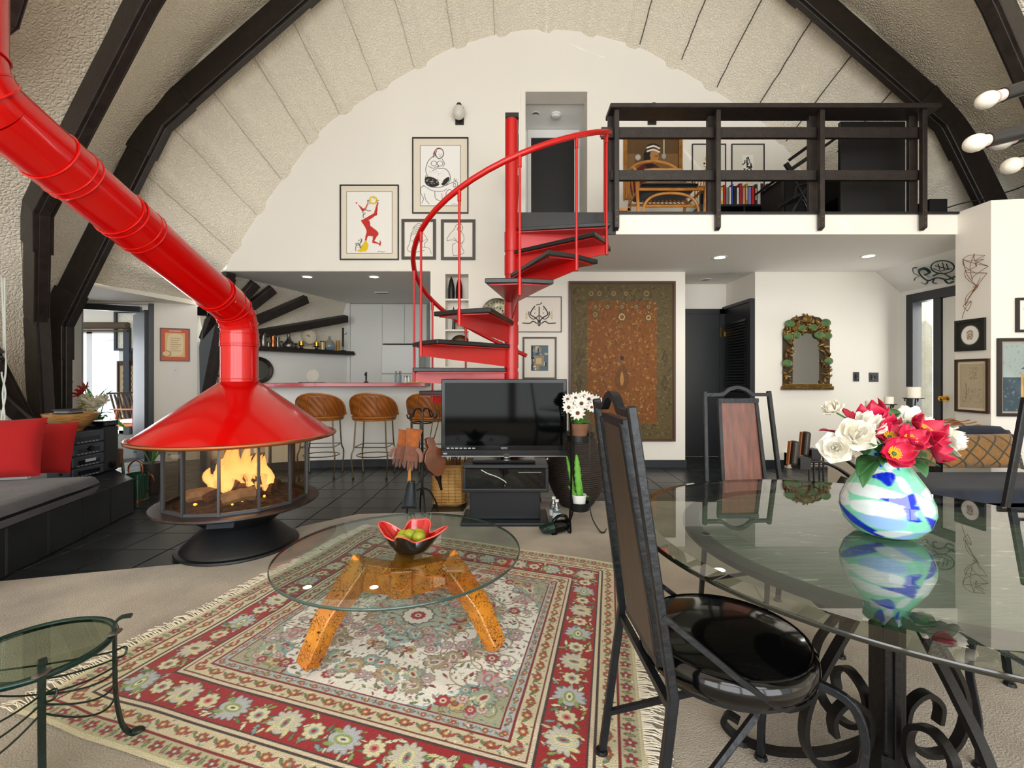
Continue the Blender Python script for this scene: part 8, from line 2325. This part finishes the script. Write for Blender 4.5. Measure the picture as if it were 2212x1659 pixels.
MB().bx(-3.92, -3.72, 4.14, 4.30, zs + .421, zs + .47).build('case', GLB, rt, bevel=.005)
for k in range(5): MB().bx(-3.722, -3.716, 4.16 + k * .025, 4.175 + k * .025, zs + .435, zs + .455).build('button', STF, rt)
sc2 = thing('leather_suitcase', 'small worn brown leather case on the bench end', 'suitcase', (-3.78, 4.40, zs))
MB().box((-3.84, 4.40, zs + .09), (.12, .10, .18), -.6).build('case', mat('worn_leather', '#4A2E1E', .6, col2='#6A4630', nscale=10), sc2, bevel=.008); MB().box((-3.84, 4.40, zs + .145), (.123, .103, .006), -.6).build('seam', LEO, sc2)
jp = thing('jade_plant', 'jade plant in a dark pot behind the watering can', 'potted plant', (-3.66, 4.62, 0))
MB().lathe([(0, .002), (.07, .002), (.09, .30), (.08, .30), (0, .28)], 20, (-3.66, 4.62, 0)).build('pot', mat('dark_pot', '#2A2320', .5), jp, smooth=True)
for k in range(7):
    a = rnd.uniform(0, 6.3); tip = V(-3.66 + .11 * math.cos(a), 4.62 + .1 * math.sin(a), rnd.uniform(.40, .56))
    MB().tube(smoothpath([(-3.66, 4.62, .27), (-3.66 + .04 * math.cos(a), 4.62 + .04 * math.sin(a), .36), tip], 3), .007, 6).build('branch', GST, jp)
    for j in range(7): MB().ball(tip + V(rnd.uniform(-.05, .05), rnd.uniform(-.05, .05), rnd.uniform(-.09, .03)), .018, (1, .8, .5), 7, 5).build('leaf', mat('jade_green', '#3E7038', .4), jp, smooth=True)
wcx, wcy = -3.565, 4.33
wc = thing('watering_can', 'dark green watering can with copper handles on the tile floor', 'watering can', (wcx, wcy, .002))
GRC = mat('racing_green_enamel', '#0E3A28', .25, coat=.4)
MB().lathe([(0, .002), (.085, .002), (.085, .25), (.08, .252), (.08, .02), (0, .02)], 36, (wcx, wcy, 0)).build('body', GRC, wc, smooth=True, ang=40)
for z in (.008, .21, .25): MB().tube([(wcx + .086 * math.cos(2 * PI * k / 32), wcy + .086 * math.sin(2 * PI * k / 32), z) for k in range(32)], .005, 6, closed=True).build('hoop', COPPER if z < .1 else GRC, wc, smooth=True)
MB().tube(smoothpath([(wcx + .085, wcy, .23), (wcx + .14, wcy - .01, .24), (wcx + .165, wcy - .01, .18), (wcx + .13, wcy - .01, .11), (wcx + .085, wcy, .08)], 5), .007, 8).build('side_handle', COPPER, wc, smooth=True)
MB().tube(smoothpath([(wcx - .08, wcy, .25), (wcx - .08, wcy, .32), (wcx - .02, wcy, .375), (wcx + .04, wcy, .34), (wcx + .05, wcy, .25)], 5), .007, 8).build('top_handle', COPPER, wc, smooth=True)
MB().tube(smoothpath([(wcx - .08, wcy + .01, .10), (wcx - .15, wcy + .03, .2), (wcx - .19, wcy + .06, .34)], 4), .012, 8).build('spout', GRC, wc, smooth=True)
REDC = mat('red_cotton', '#9A0306', .9, sheen=.05, bump=(6, .25))
pillow('red_pillow', 'large red cotton pillow at the front of the bench', P(-10, 970, 3.22), .50, .44, .17, REDC, .55, -.35)
pillow('red_pillow', 'red cotton pillow leaning against the stereo', P(100, 968, 3.66), .36, .42, .14, REDC, .35, -.30)
cb = thing('white_cables', 'white speaker cables hanging down the dark rib by the bench', 'cable', P(10, 900, 3.6))
for o_ in (0, 6): MB().tube(smoothpath([P(4 + o_, 600, 3.75), P(8 + o_ * .5, 740, 3.72), P(3 + o_ * 1.6, 800, 3.7), P(12 - o_, 850, 3.68), P(4 + o_, 900, 3.66), P(8, 940, 3.66)], 5), .006, 6).build('cable', mat('white_cable', '#C8CFC8', .5), cb, smooth=True)

# =================================================================== SUNROOM
pp = V(PX(200, 5.35), 5.35, 0)
sp_ = thing('flower_arrangement', 'tall arrangement of white blooms red lilies and broad leaves in the left doorway', 'flowers', pp)
MB().lathe([(0, .002), (.10, .002), (.13, .20), (.11, .42), (.12, .46), (.11, .46), (0, .40)], 28, pp).build('pot', mat('grey_ceramic', '#6A6E70', .4), sp_, smooth=True)
CRW = mat('cream_bloom', '#FBF4DC', .7)
for px, py, r in ((190, 866, .10), (210, 874, .11), (226, 866, .09), (200, 884, .09)):
    c0 = P(px, py, 5.3)
    fm_ = MB()
    for lay in range(3):
        for k in range(12): petal(fm_, c0, (rnd.uniform(-.2, .2), -1, .4), r * (1 - .22 * lay), 2 * PI * k / 12 + lay * .3, .2, .3 + .4 * lay, .05, .08, k, .1 + .2 * lay, 3, 4)
    fm_.build('bloom', CRW, sp_, smooth=True, ang=180); MB().tube([pp + V(0, 0, .42), c0], .005, 5).build('stem', GST, sp_)
for px, py in ((178, 846), (184, 838), (172, 852)):
    c0 = P(px, py, 5.3); fm_ = MB()
    for k in range(6): petal(fm_, c0, (0, -.8, .5), .075, 2 * PI * k / 6, .18, .2, .05, .05, k, .3, 3, 4)
    fm_.build('red_bloom', mat('red_lily', '#B0161C', .5), sp_, smooth=True, ang=180); MB().tube([pp + V(0, 0, .42), c0], .005, 5).build('stem', GST, sp_)
for px, py in ((188, 888), (180, 882)):
    c0 = P(px, py, 5.25); fm_ = MB()
    for k in range(10): petal(fm_, c0, (0, -.8, .5), .06, 2 * PI * k / 10, .15, .3, .05, .05, k, .3, 3, 4)
    fm_.build('olive_bloom', mat('olive_bloom', '#A89A2A', .6), sp_, smooth=True, ang=180)
BGL = mat('broad_leaf_green', '#3E8A26', .4, col2='#58A83A', nscale=9)
for a, b, d1, w_ in (((205, 920), (218, 895), 5.2, .07), ((215, 920), (240, 905), 5.1, .05), ((215, 918), (275, 915), 5.1, .035), ((205, 915), (258, 925), 5.0, .03), ((205, 905), (238, 835), 5.3, .025), ((205, 900), (228, 828), 5.35, .022), ((205, 900), (218, 842), 5.3, .02), ((200, 900), (188, 825), 5.3, .025), ((205, 900), (225, 858), 5.3, .02), ((205, 915), (200, 930), 5.1, .05), ((205, 905), (245, 885), 5.2, .02), ((210, 905), (232, 895), 5.2, .03)):
    leafm(sp_, P(*a, 5.3), P(*b, d1), w_, BGL)
ac = thing('wooden_armchair', 'slatted teak armchair with folded throw in the sunroom', 'chair', V(PX(272, 8.3), 8.3, 0))
TEK = mat('teak_wood', '#8A4A22', .4, col2='#A05E30', nscale=8)
c0 = V(PX(277, 8.3), 8.3, 0)
for s_ in (0, .5):
    MB().tube([c0 + V(-.28, s_, .0), c0 + V(-.2, s_, .56)], .02, 6).build('leg', TEK, ac); MB().tube([c0 + V(.3, s_, 0), c0 + V(.22, s_, .56)], .02, 6).build('leg', TEK, ac)
    MB().bar([c0 + V(-.32, s_, .57), c0 + V(.32, s_, .57)], .06, .025, (0, 1, 0)).build('arm', TEK, ac); MB().bar([c0 + V(-.24, s_, .27), c0 + V(.26, s_, .30)], .03, .05, (0, 1, 0)).build('seat_rail', TEK, ac)
for k in range(6): MB().bar([c0 + V(-.22, .04 + .085 * k, .34), c0 + V(-.36, .04 + .085 * k, .84)], .035, .015, (0, 1, 0)).build('back_slat', FRW2, ac)
MB().bar([c0 + V(-.36, -.02, .86), c0 + V(-.36, .52, .86)], .05, .03, (1, 0, 0)).build('top_rail', FRW2, ac)
MB().bx(c0.x - .22, c0.x + .24, c0.y + .03, c0.y + .47, .31, .38).build('seat_pad', mat('cream_laminate'), ac, bevel=.02)
MB().bx(c0.x + .08, c0.x + .34, c0.y - .03, c0.y + .2, .20, .60).build('throw', mat('striped_throw', '#7A2A34', .9, col2='#2A3A44', nscale=6, stretch=(1, 1, 8)), ac, bevel=.03)
c = CV(46, 80, '#B9A07A')
for i in range(8):
    for j in range(16): c.ell((.18 + .09 * i, .08 + .052 * j), .03, .03, '#E0D0AC' if (i + j) % 2 else '#6A4A30')
c.rect(0, 0, .06, 1, '#5A3A24'); c.rect(.94, 0, 1, 1, '#5A3A24'); c.rect(0, .94, 1, 1, '#5A3A24')
framed('framed_textile', 'brown framed patterned textile on the sunroom wall', P(254, 905, 9.28), V(.62, 0, 0), V(0, 0, 1.18), V(0, -1, 0), .03, FRW2, .0, None, c)
c = CV(30, 50, '#E9E6DA'); c.a *= (.85 + .3 * np.random.RandomState(2).rand(50, 30, 1))
fw = framed('wall_opening', 'dark framed foam niche high on the sunroom wall', P(250, 758, 9.29), V(.62, 0, 0), V(0, 0, .82), V(0, -1, 0), .05, DARKF, .0, None, c, .05, 'frame')
bl_ = thing('roller_blind', 'rolled brown blind above the sliding glass door', 'blind', V(-8.6, 9.25, 2.2))
MB().tube([(-9.6, 9.22, 2.20), (-7.78, 9.22, 2.20)], .07, 14).build('roll', mat('brown_blind', '#5A4A3A', .8), bl_, smooth=True); MB().tube([(-9.6, 9.20, 2.09), (-7.78, 9.20, 2.09)], .02, 8).build('bottom_bar', mat('brown_blind'), bl_)
tr = thing('outdoor_palm', 'thin leafed palm outside the sliding door', 'plant', V(-9.2, 11.0, -.05))
MB().tube([V(-9.2, 11, -.05), V(-9.15, 11, 2.2)], .03, 8).build('trunk', KIN, tr)
for k in range(14):
    a = rnd.uniform(0, 6.3); leafm(tr, V(-9.15, 11, 2.1 - rnd.random() * .9), V(-9.15 + .7 * math.cos(a), 11 + .4 * math.sin(a), 2.4 - rnd.random() * 1.0), .03, mat('grey_green_leaf', '#7A8A70', .7))
